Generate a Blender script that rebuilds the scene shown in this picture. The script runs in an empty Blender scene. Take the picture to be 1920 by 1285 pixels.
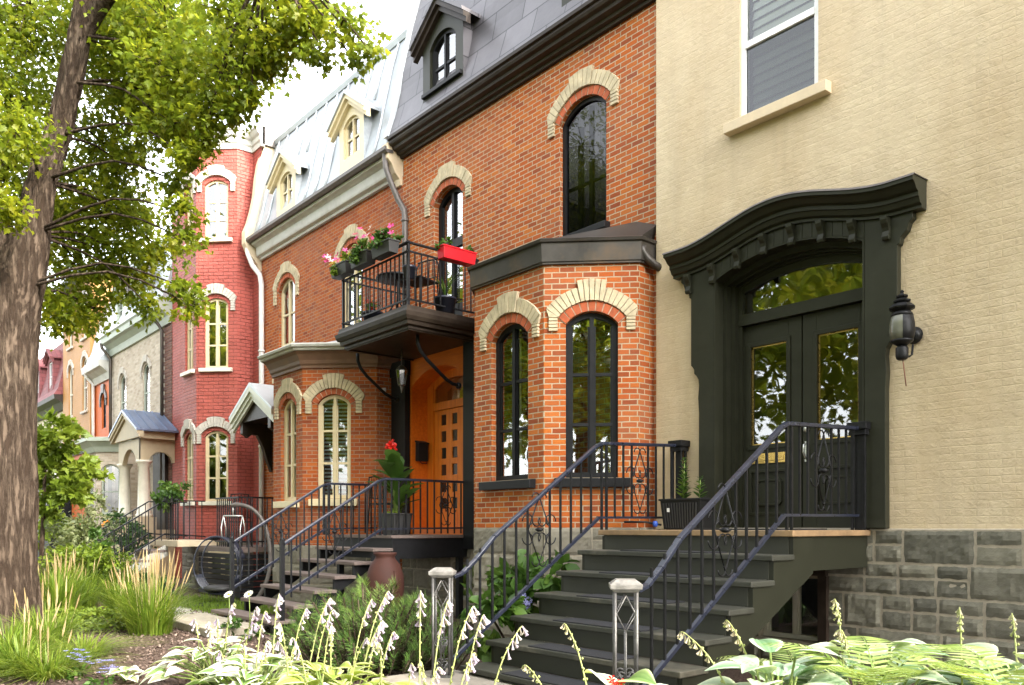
import bpy, math, random
import numpy as np
from mathutils import Vector, Matrix
rnd = random.Random(7)
R = math.radians
sc = bpy.context.scene
COL = sc.collection
ORG = {}

# ------------------------------------------------------------------ materials
def nodes(name):
    m = bpy.data.materials.new(name); m.use_nodes = True
    nt = m.node_tree; nt.nodes.clear()
    out = nt.nodes.new('ShaderNodeOutputMaterial')
    return m, nt, out
def N(nt, typ, **kw):
    n = nt.nodes.new(typ)
    for k, v in kw.items():
        if k in n.inputs: n.inputs[k].default_value = v
        else: setattr(n, k, v)
    return n
def rgb(c): return (c[0], c[1], c[2], 1.0)
def ramp(nt, fac, stops):
    r = N(nt, 'ShaderNodeValToRGB')
    cr = r.color_ramp
    while len(cr.elements) < len(stops): cr.elements.new(0.5)
    for e, (p, c) in zip(cr.elements, stops):
        e.position = p; e.color = rgb(c)
    nt.links.new(fac, r.inputs['Fac'])
    return r.outputs['Color']
def mixc(nt, fac, a, b, mode='MIX'):
    n = N(nt, 'ShaderNodeMix', data_type='RGBA', blend_type=mode)
    for sock, v in ((n.inputs[0], fac), (n.inputs[6], a), (n.inputs[7], b)):
        if hasattr(v, 'is_output'): nt.links.new(v, sock)
        else: sock.default_value = v if not isinstance(v, tuple) else rgb(v)
    return n.outputs[2]
def coords(nt, kind='Object', scale=(1, 1, 1)):
    tc = N(nt, 'ShaderNodeTexCoord'); mp = N(nt, 'ShaderNodeMapping')
    mp.inputs['Scale'].default_value = scale
    nt.links.new(tc.outputs[kind], mp.inputs['Vector'])
    return mp.outputs['Vector']
def noise(nt, vec, scale, detail=4, rough=0.6):
    n = N(nt, 'ShaderNodeTexNoise', Scale=scale, Detail=detail, Roughness=rough)
    nt.links.new(vec, n.inputs['Vector'])
    return n.outputs['Fac']
def bump(nt, h, strength=.3, dist=.01, prev=None):
    b = N(nt, 'ShaderNodeBump', Strength=strength, Distance=dist)
    nt.links.new(h, b.inputs['Height'])
    if prev is not None: nt.links.new(prev, b.inputs['Normal'])
    return b.outputs['Normal']
def finish(nt, out, col, rough=.6, metal=0.0, normal=None, spec=.5):
    p = N(nt, 'ShaderNodeBsdfPrincipled', Metallic=metal)
    p.inputs['Specular IOR Level'].default_value = spec
    if isinstance(col, tuple): p.inputs['Base Color'].default_value = rgb(col)
    else: nt.links.new(col, p.inputs['Base Color'])
    if hasattr(rough, 'is_output'): nt.links.new(rough, p.inputs['Roughness'])
    else: p.inputs['Roughness'].default_value = rough
    if normal is not None: nt.links.new(normal, p.inputs['Normal'])
    nt.links.new(p.outputs[0], out.inputs['Surface'])
    return p

def plain(name, c, rough=.6, metal=0., var=.25, scale=6., bmp=.15, spec=.5, stain=None):
    m, nt, out = nodes(name)
    v = coords(nt)
    f = noise(nt, v, scale, 6, .65)
    lo = tuple(x*(1-var) for x in c); hi = tuple(min(1, x*(1+var)) for x in c)
    col = ramp(nt, f, [(.3, lo), (.7, hi)])
    if stain:
        g = noise(nt, v, 1.3, 5, .7)
        gm = ramp(nt, g, [(.5, (0, 0, 0)), (.68, (1, 1, 1))])
        col = mixc(nt, gm, col, stain)
    h = noise(nt, v, scale*9, 4, .7)
    rr = N(nt, 'ShaderNodeMapRange'); nt.links.new(f, rr.inputs[0])
    rr.inputs[3].default_value = max(.05, rough-.12); rr.inputs[4].default_value = min(1, rough+.12)
    finish(nt, out, col, rr.outputs[0], metal, bump(nt, h, bmp, .004) if bmp else None, spec)
    return m

def brick(name, cols, mortar, w=.22, h=.075, ms=.007, bstr=.6, wob=.004, dirt=(.25, .12, .08), dirt_amt=.25, rough=.85):
    m, nt, out = nodes(name)
    uv = coords(nt, 'UV')
    nz = N(nt, 'ShaderNodeTexNoise', Scale=9., Detail=3.)
    nt.links.new(uv, nz.inputs['Vector'])
    off = N(nt, 'ShaderNodeVectorMath', operation='MULTIPLY_ADD')
    nt.links.new(nz.outputs['Color'], off.inputs[0])
    off.inputs[1].default_value = (wob*2, wob*2, 0); nt.links.new(uv, off.inputs[2])
    b = N(nt, 'ShaderNodeTexBrick', Scale=1.0)
    b.inputs['Brick Width'].default_value = w; b.inputs['Row Height'].default_value = h
    b.inputs['Mortar Size'].default_value = ms; b.inputs['Mortar Smooth'].default_value = .25
    b.inputs['Color1'].default_value = (0, 0, 0, 1); b.inputs['Color2'].default_value = (1, 1, 1, 1)
    b.inputs['Mortar'].default_value = (.5, .5, .5, 1)
    nt.links.new(off.outputs[0], b.inputs['Vector'])
    n = len(cols)
    tint = ramp(nt, b.outputs['Color'], [(i/(n-1), c) for i, c in enumerate(cols)])
    obj = coords(nt)
    fine = noise(nt, obj, 60, 4, .7)
    tint = mixc(nt, .35, tint, ramp(nt, fine, [(.3, (.35, .35, .35)), (.7, (1, 1, 1))]), 'MULTIPLY')
    big = noise(nt, obj, 1.1, 5, .65)
    tint = mixc(nt, ramp(nt, big, [(.45, (0, 0, 0)), (.75, (dirt_amt,)*3)]), tint, dirt)
    mv = noise(nt, obj, 4, 4, .7)
    mcol = ramp(nt, mv, [(.3, tuple(x*.7 for x in mortar)), (.65, mortar)])
    col = mixc(nt, b.outputs['Fac'], tint, mcol)
    inv = N(nt, 'ShaderNodeMath', operation='SUBTRACT'); inv.inputs[0].default_value = 1.0
    nt.links.new(b.outputs['Fac'], inv.inputs[1])
    nrm = bump(nt, inv.outputs[0], bstr, .012)
    nrm = bump(nt, fine, .35, .005, nrm)
    finish(nt, out, col, rough, 0, nrm, .25)
    return m

def painted_brick(name, c, lo=.86, w=.22, h=.075, bstr=.35, stain=None, stain_amt=.35, wob=.008, joint=0., ms=.006):
    """brick under thick paint: joints only read as soft relief, paint weathered in patches"""
    m, nt, out = nodes(name)
    uv = coords(nt, 'UV')
    nz = N(nt, 'ShaderNodeTexNoise', Scale=6., Detail=4.)
    nt.links.new(uv, nz.inputs['Vector'])
    off = N(nt, 'ShaderNodeVectorMath', operation='MULTIPLY_ADD')
    nt.links.new(nz.outputs['Color'], off.inputs[0]); off.inputs[1].default_value = (wob*2, wob*2, 0)
    nt.links.new(uv, off.inputs[2])
    b = N(nt, 'ShaderNodeTexBrick', Scale=1.0)
    b.inputs['Brick Width'].default_value = w; b.inputs['Row Height'].default_value = h
    b.inputs['Mortar Size'].default_value = ms; b.inputs['Mortar Smooth'].default_value = 1.0
    b.inputs['Color1'].default_value = (0, 0, 0, 1); b.inputs['Color2'].default_value = (1, 1, 1, 1)
    b.inputs['Mortar'].default_value = (.5, .5, .5, 1)
    nt.links.new(off.outputs[0], b.inputs['Vector'])
    obj = coords(nt)
    f = noise(nt, obj, 2.2, 6, .7)
    base = ramp(nt, f, [(.3, tuple(x*lo for x in c)), (.7, tuple(min(1, x*1.08) for x in c))])
    base = mixc(nt, .035, base, b.outputs['Color'], 'OVERLAY')
    if stain:
        g = noise(nt, coords(nt, 'Object', (1, 1, .35)), .8, 6, .7)
        base = mixc(nt, ramp(nt, g, [(.42, (0, 0, 0)), (.7, (stain_amt,)*3)]), base, stain)
    if stain:
        g2 = noise(nt, coords(nt, 'Object', (3.2, 3.2, .22)), 1.6, 6, .72)
        base = mixc(nt, ramp(nt, g2, [(.50, (0, 0, 0)), (.76, (.30, .30, .30))]), base, tuple(x*.62 for x in c))
        g3 = noise(nt, obj, 30, 3, .8)
        base = mixc(nt, ramp(nt, g3, [(.66, (0, 0, 0)), (.70, (.5, .5, .5))]), base, tuple(x*.5 for x in c))
    if joint:
        jf = N(nt, 'ShaderNodeMath', operation='MULTIPLY'); nt.links.new(b.outputs['Fac'], jf.inputs[0]); jf.inputs[1].default_value = joint
        base = mixc(nt, jf.outputs[0], base, tuple(x*.42 for x in c))
    # small chips where joints show
    ch = noise(nt, obj, 14, 3, .8)
    chm = ramp(nt, ch, [(.63, (0, 0, 0)), (.72, (1, 1, 1))])
    jm = N(nt, 'ShaderNodeMath', operation='MULTIPLY'); nt.links.new(chm, jm.inputs[0]); nt.links.new(b.outputs['Fac'], jm.inputs[1])
    base = mixc(nt, jm.outputs[0], base, tuple(x*.55 for x in c))
    inv = N(nt, 'ShaderNodeMath', operation='SUBTRACT'); inv.inputs[0].default_value = 1.0
    nt.links.new(b.outputs['Fac'], inv.inputs[1])
    mv = ramp(nt, noise(nt, uv, 2.6, 5, .75), [(.40, (.08, .08, .08)), (.62, (1, 1, 1))])
    hm = N(nt, 'ShaderNodeMath', operation='MULTIPLY'); nt.links.new(inv.outputs[0], hm.inputs[0]); nt.links.new(mv, hm.inputs[1])
    nrm = bump(nt, hm.outputs[0], bstr, .02)
    nrm = bump(nt, noise(nt, obj, 22, 4, .75), .35, .012, nrm)
    finish(nt, out, base, .62, 0, nrm, .35)
    return m

def glass(name, tint=(.9, .93, .92), refl=.22):
    m, nt, out = nodes(name)
    fr = N(nt, 'ShaderNodeFresnel', IOR=1.6)
    ad = N(nt, 'ShaderNodeMath', operation='MULTIPLY_ADD', use_clamp=True)
    nt.links.new(fr.outputs[0], ad.inputs[0]); ad.inputs[1].default_value = 1.2; ad.inputs[2].default_value = refl
    v = coords(nt)
    nb = bump(nt, noise(nt, v, 1.7, 2, .5), .06, .05)
    g = N(nt, 'ShaderNodeBsdfGlossy', Roughness=.015); nt.links.new(nb, g.inputs['Normal'])
    t = N(nt, 'ShaderNodeBsdfTransparent', Color=rgb(tint))
    mx = N(nt, 'ShaderNodeMixShader')
    nt.links.new(ad.outputs[0], mx.inputs[0]); nt.links.new(t.outputs[0], mx.inputs[1]); nt.links.new(g.outputs[0], mx.inputs[2])
    nt.links.new(mx.outputs[0], out.inputs['Surface'])
    return m

def leafmat(name, stops, trans=.45, rough=.5, spec=.4):
    """colour from the per-leaf attribute 'var'; light passes through"""
    m, nt, out = nodes(name)
    at = N(nt, 'ShaderNodeAttribute', attribute_name='var')
    col = ramp(nt, at.outputs['Fac'], stops)
    f = noise(nt, coords(nt), 25, 3, .6)
    col = mixc(nt, .3, col, ramp(nt, f, [(.3, (.6, .6, .6)), (.7, (1, 1, 1))]), 'MULTIPLY')
    p = N(nt, 'ShaderNodeBsdfPrincipled', Roughness=rough)
    p.inputs['Specular IOR Level'].default_value = spec
    nt.links.new(col, p.inputs['Base Color'])
    t = N(nt, 'ShaderNodeBsdfTranslucent')
    tc = mixc(nt, 1.0, col, (1.0, 1.0, .35), 'MULTIPLY')
    tb = N(nt, 'ShaderNodeBrightContrast', Bright=.02); nt.links.new(tc, tb.inputs['Color'])
    nt.links.new(tb.outputs[0], t.inputs['Color'])
    mx = N(nt, 'ShaderNodeMixShader'); mx.inputs[0].default_value = trans
    nt.links.new(p.outputs[0], mx.inputs[1]); nt.links.new(t.outputs[0], mx.inputs[2])
    nt.links.new(mx.outputs[0], out.inputs['Surface'])
    return m

# ------------------------------------------------------------------ objects
def tag(o, label=None, cat=None, group=None, kind=None):
    if label: o['label'] = label
    if cat: o['category'] = cat
    if group: o['group'] = group
    if kind: o['kind'] = kind
    return o
def thing(name, label, cat, loc=(0, 0, 0), group=None, kind=None):
    o = bpy.data.objects.new(name, None); COL.objects.link(o)
    o.location = loc; o.empty_display_size = .1
    ORG[o.name] = Vector(loc)
    return tag(o, label, cat, group, kind)
def clone(o, parent=None):
    c = o.copy(); COL.objects.link(c); c.parent = parent
    for ch in list(o.children): clone(ch, c)
    return c

class Fr:
    """a vertical wall face: a runs along it, d sticks out of it, z is height"""
    def __init__(s, x, y, deg=0):
        s.x, s.y = x, y; p = R(deg); s.c, s.s = math.cos(p), math.sin(p)
    def P(s, a, d, z): return (s.x + a*s.c + d*s.s, s.y + a*s.s - d*s.c, z)
    def off(s, a, d=0):
        q = s.P(a, d, 0); f = Fr(q[0], q[1]); f.c, f.s = s.c, s.s; return f

class MB:
    def __init__(s): s.v = []; s.f = []; s.m = []; s.sm = []; s.var = []; s.cur = 0.5
    def add(s, vs, fs, m=0, sm=False):
        o = len(s.v); s.v.extend(vs)
        for f in fs:
            s.f.append([i+o for i in f]); s.m.append(m); s.sm.append(sm)
        s.var.extend([s.cur]*len(vs))
    def hexa(s, q, m=0):
        s.add(q, [(0, 3, 2, 1), (4, 5, 6, 7), (0, 1, 5, 4), (1, 2, 6, 5), (2, 3, 7, 6), (3, 0, 4, 7)], m)
    def box(s, x0, x1, y0, y1, z0, z1, m=0):
        s.hexa([(x0, y0, z0), (x1, y0, z0), (x1, y1, z0), (x0, y1, z0), (x0, y0, z1), (x1, y0, z1), (x1, y1, z1), (x0, y1, z1)], m)
    def fbox(s, F, a0, a1, d0, d1, z0, z1, m=0):
        P = F.P
        s.hexa([P(a0, d1, z0), P(a1, d1, z0), P(a1, d0, z0), P(a0, d0, z0), P(a0, d1, z1), P(a1, d1, z1), P(a1, d0, z1), P(a0, d0, z1)], m)
    def quad(s, a, b, c, d, m=0): s.add([a, b, c, d], [(0, 1, 2, 3)], m)
    def prism(s, F, poly, d0, d1, m=0, sm=False):
        """polygon [(a,z)] counter-clockwise seen from outside, extruded d0..d1"""
        n = len(poly)
        vs = [F.P(a, d1, z) for a, z in poly] + [F.P(a, d0, z) for a, z in poly]
        fs = [tuple(range(n)), tuple(range(2*n-1, n-1, -1))]
        fs += [(i+n, (i+1) % n + n, (i+1) % n, i) for i in range(n)]
        s.add(vs, fs, m, sm)
    def strip(s, F, p, q, d0, d1, m=0, cap=True):
        """solid band between polylines p (outer) and q (inner) of (a,z)"""
        n = len(p)
        for i in range(n-1):
            s.hexa([F.P(*x) for x in ((q[i][0], d1, q[i][1]), (q[i+1][0], d1, q[i+1][1]), (q[i+1][0], d0, q[i+1][1]), (q[i][0], d0, q[i][1]),
                                      (p[i][0], d1, p[i][1]), (p[i+1][0], d1, p[i+1][1]), (p[i+1][0], d0, p[i+1][1]), (p[i][0], d0, p[i][1]))], m)
    def extr(s, F, prof, a0, a1, m=0, k0=0., k1=0., sm=False):
        """profile [(d,z)] run along a; k0/k1 mitre the ends by k*d"""
        n = len(prof)
        vs = [F.P(a0+k0*d, d, z) for d, z in prof] + [F.P(a1+k1*d, d, z) for d, z in prof]
        fs = [(i, i+n, (i+1) % n+n, (i+1) % n) for i in range(n)]
        fs += [tuple(range(n)), tuple(range(2*n-1, n-1, -1))]
        s.add(vs, fs, m, sm)
    def tube(s, pts, r, n=6, m=0, sm=True, cap=True):
        pts = [Vector(p) for p in pts]; k = len(pts)
        rs = r if isinstance(r, (list, tuple)) else [r]*k
        vs = []; prev = None
        for i, p in enumerate(pts):
            t = (pts[min(i+1, k-1)] - pts[max(i-1, 0)]).normalized()
            if prev is None:
                u = t.orthogonal().normalized()
            else:
                u = (prev - t*prev.dot(t))
                u = u.normalized() if u.length > 1e-6 else t.orthogonal().normalized()
            prev = u; w = t.cross(u)
            for j in range(n):
                a = 2*math.pi*j/n
                vs.append(tuple(p + (u*math.cos(a) + w*math.sin(a))*rs[i]))
        fs = [(i*n+j, i*n+(j+1) % n, (i+1)*n+(j+1) % n, (i+1)*n+j) for i in range(k-1) for j in range(n)]
        if cap: fs += [tuple(range(n-1, -1, -1)), tuple(range((k-1)*n, k*n))]
        s.add(vs, fs, m, sm)
    def bar(s, a, b, w, h=None, m=0):
        """square bar between two points, w across (horizontal), h tall"""
        a, b = Vector(a), Vector(b); h = h or w
        t = (b-a).normalized()
        if abs(t.z) > .99: u = Vector((1, 0, 0)); v = Vector((0, 1, 0))
        else:
            u = t.cross(Vector((0, 0, 1))).normalized(); v = u.cross(t)
        u = u*w/2; v = v*h/2
        s.hexa([tuple(x) for x in (a-u-v, a+u-v, a+u+v, a-u+v, b-u-v, b+u-v, b+u+v, b-u+v)], m)
    def lathe(s, prof, c, n=16, m=0, sm=True, sx=1, sy=1):
        vs = []; k = len(prof)
        for r, z in prof:
            for j in range(n):
                a = 2*math.pi*j/n
                vs.append((c[0]+r*sx*math.cos(a), c[1]+r*sy*math.sin(a), c[2]+z))
        fs = [(i*n+j, i*n+(j+1) % n, (i+1)*n+(j+1) % n, (i+1)*n+j) for i in range(k-1) for j in range(n)]
        fs += [tuple(range(n-1, -1, -1)), tuple(range((k-1)*n, k*n))]
        s.add(vs, fs, m, sm)
    def build(s, name, mat, parent=None, bevel=0, **tg):
        mats = mat if isinstance(mat, (list, tuple)) else [mat]
        me = bpy.data.meshes.new(name)
        org = ORG[parent.name] if parent else Vector((0, 0, 0))
        v = np.array(s.v, dtype=np.float64).reshape(-1, 3)
        if parent is None and tg.pop('local', True) and len(v):
            org = Vector(((v[:, 0].min()+v[:, 0].max())/2, (v[:, 1].min()+v[:, 1].max())/2, v[:, 2].min()))
        me.from_pydata((v - np.array(org)).tolist(), [], s.f)
        for mt in mats: me.materials.append(mt)
        me.polygons.foreach_set('material_index', s.m)
        me.polygons.foreach_set('use_smooth', s.sm)
        uvl = me.uv_layers.new(name='UVMap')
        nl = len(me.loops)
        vi = np.empty(nl, dtype=np.int32); me.loops.foreach_get('vertex_index', vi)
        npoly = len(me.polygons)
        nr = np.empty(npoly*3); me.polygons.foreach_get('normal', nr); nr = nr.reshape(-1, 3)
        lt = np.empty(npoly, dtype=np.int32); me.polygons.foreach_get('loop_total', lt)
        nl_ = np.repeat(nr, lt, axis=0); p = v[vi]
        flat = np.abs(nl_[:, 2]) > .8
        ln = np.hypot(nl_[:, 0], nl_[:, 1]); ln[ln < 1e-6] = 1
        tx, ty = -nl_[:, 1]/ln, nl_[:, 0]/ln
        u = np.where(flat, p[:, 0], p[:, 0]*tx + p[:, 1]*ty)
        w = np.where(flat, p[:, 1], p[:, 2])
        uvl.data.foreach_set('uv', np.stack([u, w], 1).ravel())
        at = me.attributes.new('var', 'FLOAT', 'POINT'); at.data.foreach_set('value', s.var)
        me.update()
        o = bpy.data.objects.new(name, me); COL.objects.link(o)
        if parent: o.parent = parent
        else: o.location = org
        ORG[o.name] = org
        if bevel:
            bv = o.modifiers.new('bevel', 'BEVEL'); bv.width = bevel; bv.segments = 2; bv.limit_method = 'ANGLE'; bv.angle_limit = R(40)
        return tag(o, **tg) if tg else o

def arc(c, w, zs, rise, n=12, grow=0.):
    """points of a segmental arch from left springing to right, grown outward by grow"""
    if rise < 1e-4: return [(c-w-grow, zs+grow), (c+w+grow, zs+grow)]
    Rr = (w*w+rise*rise)/(2*rise); cz = zs+rise-Rr; th = math.asin(min(1, w/Rr)); q = Rr+grow
    return [(c+q*math.sin(-th+2*th*i/n), cz+q*math.cos(-th+2*th*i/n)) for i in range(n+1)]

class Op:
    def __init__(s, a0, a1, z0, zs, rise=0., depth=.12):
        s.a0, s.a1, s.z0, s.zs, s.rise, s.depth = a0, a1, z0, zs, rise, depth
        s.c = (a0+a1)/2; s.w = (a1-a0)/2
    def top(s, a):
        if s.rise < 1e-4: return s.zs
        Rr = (s.w**2+s.rise**2)/(2*s.rise)
        return s.zs+s.rise-Rr+math.sqrt(max(0, Rr*Rr-(a-s.c)**2))
    def outline(s, inset=0., n=12):
        """closed outline ccw from outside: bottom-left, bottom-right, arch right to left"""
        if s.rise < 1e-4:
            return [(s.a0+inset, s.z0+inset), (s.a1-inset, s.z0+inset), (s.a1-inset, s.zs-inset), (s.a0+inset, s.zs-inset)]
        ar = arc(s.c, s.w-inset, s.zs, max(.001, s.rise-inset*.95), n)
        return [(s.a0+inset, s.z0+inset), (s.a1-inset, s.z0+inset)] + ar[::-1]

def wall(mb, F, a0, a1, z0, z1, ops=(), m=0):
    """wall face with openings and their reveals"""
    cuts = sorted({a0, a1} | {o.a0 for o in ops} | {o.a1 for o in ops})
    for i in range(len(cuts)-1):
        l, r = cuts[i], cuts[i+1]
        mid = (l+r)/2
        col = sorted([o for o in ops if o.a0 <= mid <= o.a1], key=lambda o: o.z0)
        n = 12 if any(o.rise > 1e-4 for o in col) else 1
        for k in range(n):
            x0 = l+(r-l)*k/n; x1 = l+(r-l)*(k+1)/n
            lo0 = lo1 = z0
            for o in col + [None]:
                hi = o.z0 if o else z1
                if hi - min(lo0, lo1) > 1e-5:
                    mb.quad(F.P(x0, 0, lo0), F.P(x1, 0, lo1), F.P(x1, 0, hi), F.P(x0, 0, hi), m)
                if o: lo0, lo1 = o.top(x0), o.top(x1)
    for o in ops:
        pts = o.outline()
        for i in range(len(pts)):
            p, q = pts[i], pts[(i+1) % len(pts)]
            mb.quad(F.P(p[0], 0, p[1]), F.P(q[0], 0, q[1]), F.P(q[0], -o.depth, q[1]), F.P(p[0], -o.depth, p[1]), m)

def window(F, o, parent, fm, gm, rails=(), mull=1, fw=.07, dep=None, sub=.035, mw=None, name='window', label=None, thick=.06):
    """frame mesh with a pane child, filling opening o"""
    d1 = -(o.depth-.05) if dep is None else -dep
    mb = MB()
    out, inn = o.outline(), o.outline(fw)
    mb.strip(F, out+out[:1], inn+inn[:1], d1-thick, d1)
    mw = mw or fw*.8
    if mull:
        mb.fbox(F, o.c-mw/2, o.c+mw/2, d1-thick*.9, d1+.006, o.z0+fw*.9, o.top(o.c)-fw*.85)
    for z in rails:
        for sgn in ((-1, 1) if mull else (0,)):
            if mull:
                l = o.a0+fw*.95 if sgn < 0 else o.c+mw/2; r = o.c-mw/2 if sgn < 0 else o.a1-fw*.95
            else: l, r = o.a0+fw*.95, o.a1-fw*.95
            mb.fbox(F, l, r, d1-thick*.8, d1-.008, z-sub/2, z+sub/2)
    if mull:   # casement stiles
        for l in (o.a0+fw*.97, o.c+mw/2):
            mb.fbox(F, l, l+.022, d1-thick*.8, d1-.014, o.z0+fw, o.zs-.01)
        for l in (o.c-mw/2-.022, o.a1-fw*.97-.022):
            mb.fbox(F, l, l+.022, d1-thick*.8, d1-.014, o.z0+fw, o.zs-.01)
    w = mb.build(name, fm, parent)
    if label: w['label'] = label
    pb = MB(); pb.add([F.P(a, d1-thick*.5, z) for a, z in o.outline(fw*.6)], [tuple(range(len(o.outline(fw*.6))))])
    pb.build('pane', gm, w)
    return w

def sill(F, o, w, mat, over=.12, proj=.09, h=.12, z=None, bev=.006):
    mb = MB(); z = o.z0 if z is None else z
    P = F.P; a0, a1 = o.a0-over, o.a1+over
    mb.hexa([P(a0, proj, z-h), P(a1, proj, z-h), P(a1, -.1, z-h), P(a0, -.1, z-h), P(a0, proj, z-.012), P(a1, proj, z-.012), P(a1, -.1, z+.006), P(a0, -.1, z+.006)])
    return mb.build('sill', mat, w, bevel=bev)

def hood(F, o, w, stone, brickm, band=.26, gap=.11, leg=.30, key=.10, proj=.05, n=15, legw=None, plainb=False):
    """raised stone label over an arch: voussoirs, taller centre block, dropped ends, soldier course below"""
    mb = MB()
    lo = arc(o.c, o.w, o.zs, o.rise, n, gap); hi = arc(o.c, o.w, o.zs, o.rise, n, gap+band)
    g = .0 if plainb else .0035
    for i in range(n):
        p0, p1, q0, q1 = hi[i], hi[i+1], lo[i], lo[i+1]
        top = key if abs(i-(n-1)/2) <= n*.17 else 0.
        def sh(p, q, s): 
            L = math.hypot(q[0]-p[0], q[1]-p[1]); return (p[0]+(q[0]-p[0])*s/L, p[1]+(q[1]-p[1])*s/L)
        P0, P1 = sh(p0, p1, g), sh(p1, p0, g); Q0, Q1 = sh(q0, q1, g), sh(q1, q0, g)
        pr = proj+(.012 if top else 0)
        mb.strip(F, [(P0[0], P0[1]+top), (P1[0], P1[1]+top)], [Q0, Q1], -.02, pr+.002*((i*7) % 3))
    legw = legw or band*.62
    for sg in (-1, 1):
        q = lo[0] if sg < 0 else lo[-1]; p = hi[0] if sg < 0 else hi[-1]
        x0, x1 = sorted((q[0], q[0]+sg*legw)); zt = q[1]
        hh = leg/4 if not plainb else leg
        k = 4 if not plainb else 1
        for j in range(k):
            mb.fbox(F, x0, x1, -.02, proj+.002*(j % 2), zt-leg+hh*j+g, zt-leg+hh*(j+1)-g)
        # shoulder between the leg and the end voussoir
        if plainb is False:
            mb.prism(F, ([(x0, zt+g), (x1, zt), (p[0], p[1]-.002)] if sg > 0 else [(x0, zt+g), (x1, zt+g), (p[0], p[1]-.002)]), -.02, proj-.003)
    # mortar bed behind
    mb.strip(F, [(a, z+0) for a, z in arc(o.c, o.w, o.zs, o.rise, n, gap+band-.006)], arc(o.c, o.w, o.zs, o.rise, n, gap+.006), -.02, proj-.012, 1)
    h = mb.build('hood_mould', [stone, M['mortar']], w, bevel=.004)
    if brickm:
        sb = MB(); k = max(9, int((2*o.w)/.075))
        a_, b_ = arc(o.c, o.w, o.zs, o.rise, k, .004), arc(o.c, o.w, o.zs, o.rise, k, gap-.006)
        for i in range(k):
            f = .08
            A0 = [a_[i][j]+(a_[i+1][j]-a_[i][j])*f for j in (0, 1)]; A1 = [a_[i][j]+(a_[i+1][j]-a_[i][j])*(1-f) for j in (0, 1)]
            B0 = [b_[i][j]+(b_[i+1][j]-b_[i][j])*f for j in (0, 1)]; B1 = [b_[i][j]+(b_[i+1][j]-b_[i][j])*(1-f) for j in (0, 1)]
            sb.strip(F, [B0, B1], [A0, A1], -.03, .012+.003*(i % 2))
        sb.strip(F, b_, a_, -.03, .006, 1)
        sb.build('brick_arch', [brickm, M['mortar']], w)
    return h
def sweep(mb, F, curve, prof, m=0):
    """profile [(d,dz)] carried along a curve [(a,z)]"""
    n = len(prof); vs = []; k = len(curve)
    for a, z in curve: vs += [F.P(a, d, z+dz) for d, dz in prof]
    fs = [(i*n+j, (i+1)*n+j, (i+1)*n+(j+1) % n, i*n+(j+1) % n) for i in range(k-1) for j in range(n)]
    fs += [tuple(range(n)), tuple(range(k*n-1, (k-1)*n-1, -1))]
    mb.add(vs, fs, m)
def perim(mb, pts, prof, m=0, sm=False):
    """profile [(d,z)] run round an open plan polyline pts (street on the right hand of travel), mitred"""
    k = len(pts); n = len(prof); vs = []
    def nrm(p, q):
        L = math.hypot(q[0]-p[0], q[1]-p[1]); return ((q[1]-p[1])/L, -(q[0]-p[0])/L)
    for i, p in enumerate(pts):
        n1 = nrm(pts[i-1], p) if i else nrm(p, pts[1]); n2 = nrm(p, pts[i+1]) if i < k-1 else n1
        mx, my = n1[0]+n2[0], n1[1]+n2[1]; s = 2/(mx*mx+my*my)
        vs += [(p[0]+mx*s*d, p[1]+my*s*d, z) for d, z in prof]
    fs = [(i*n+j, (i+1)*n+j, (i+1)*n+(j+1) % n, i*n+(j+1) % n) for i in range(k-1) for j in range(n)]
    fs += [tuple(range(n)), tuple(range(k*n-1, (k-1)*n-1, -1))]
    mb.add(vs, fs, m, sm)
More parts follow.
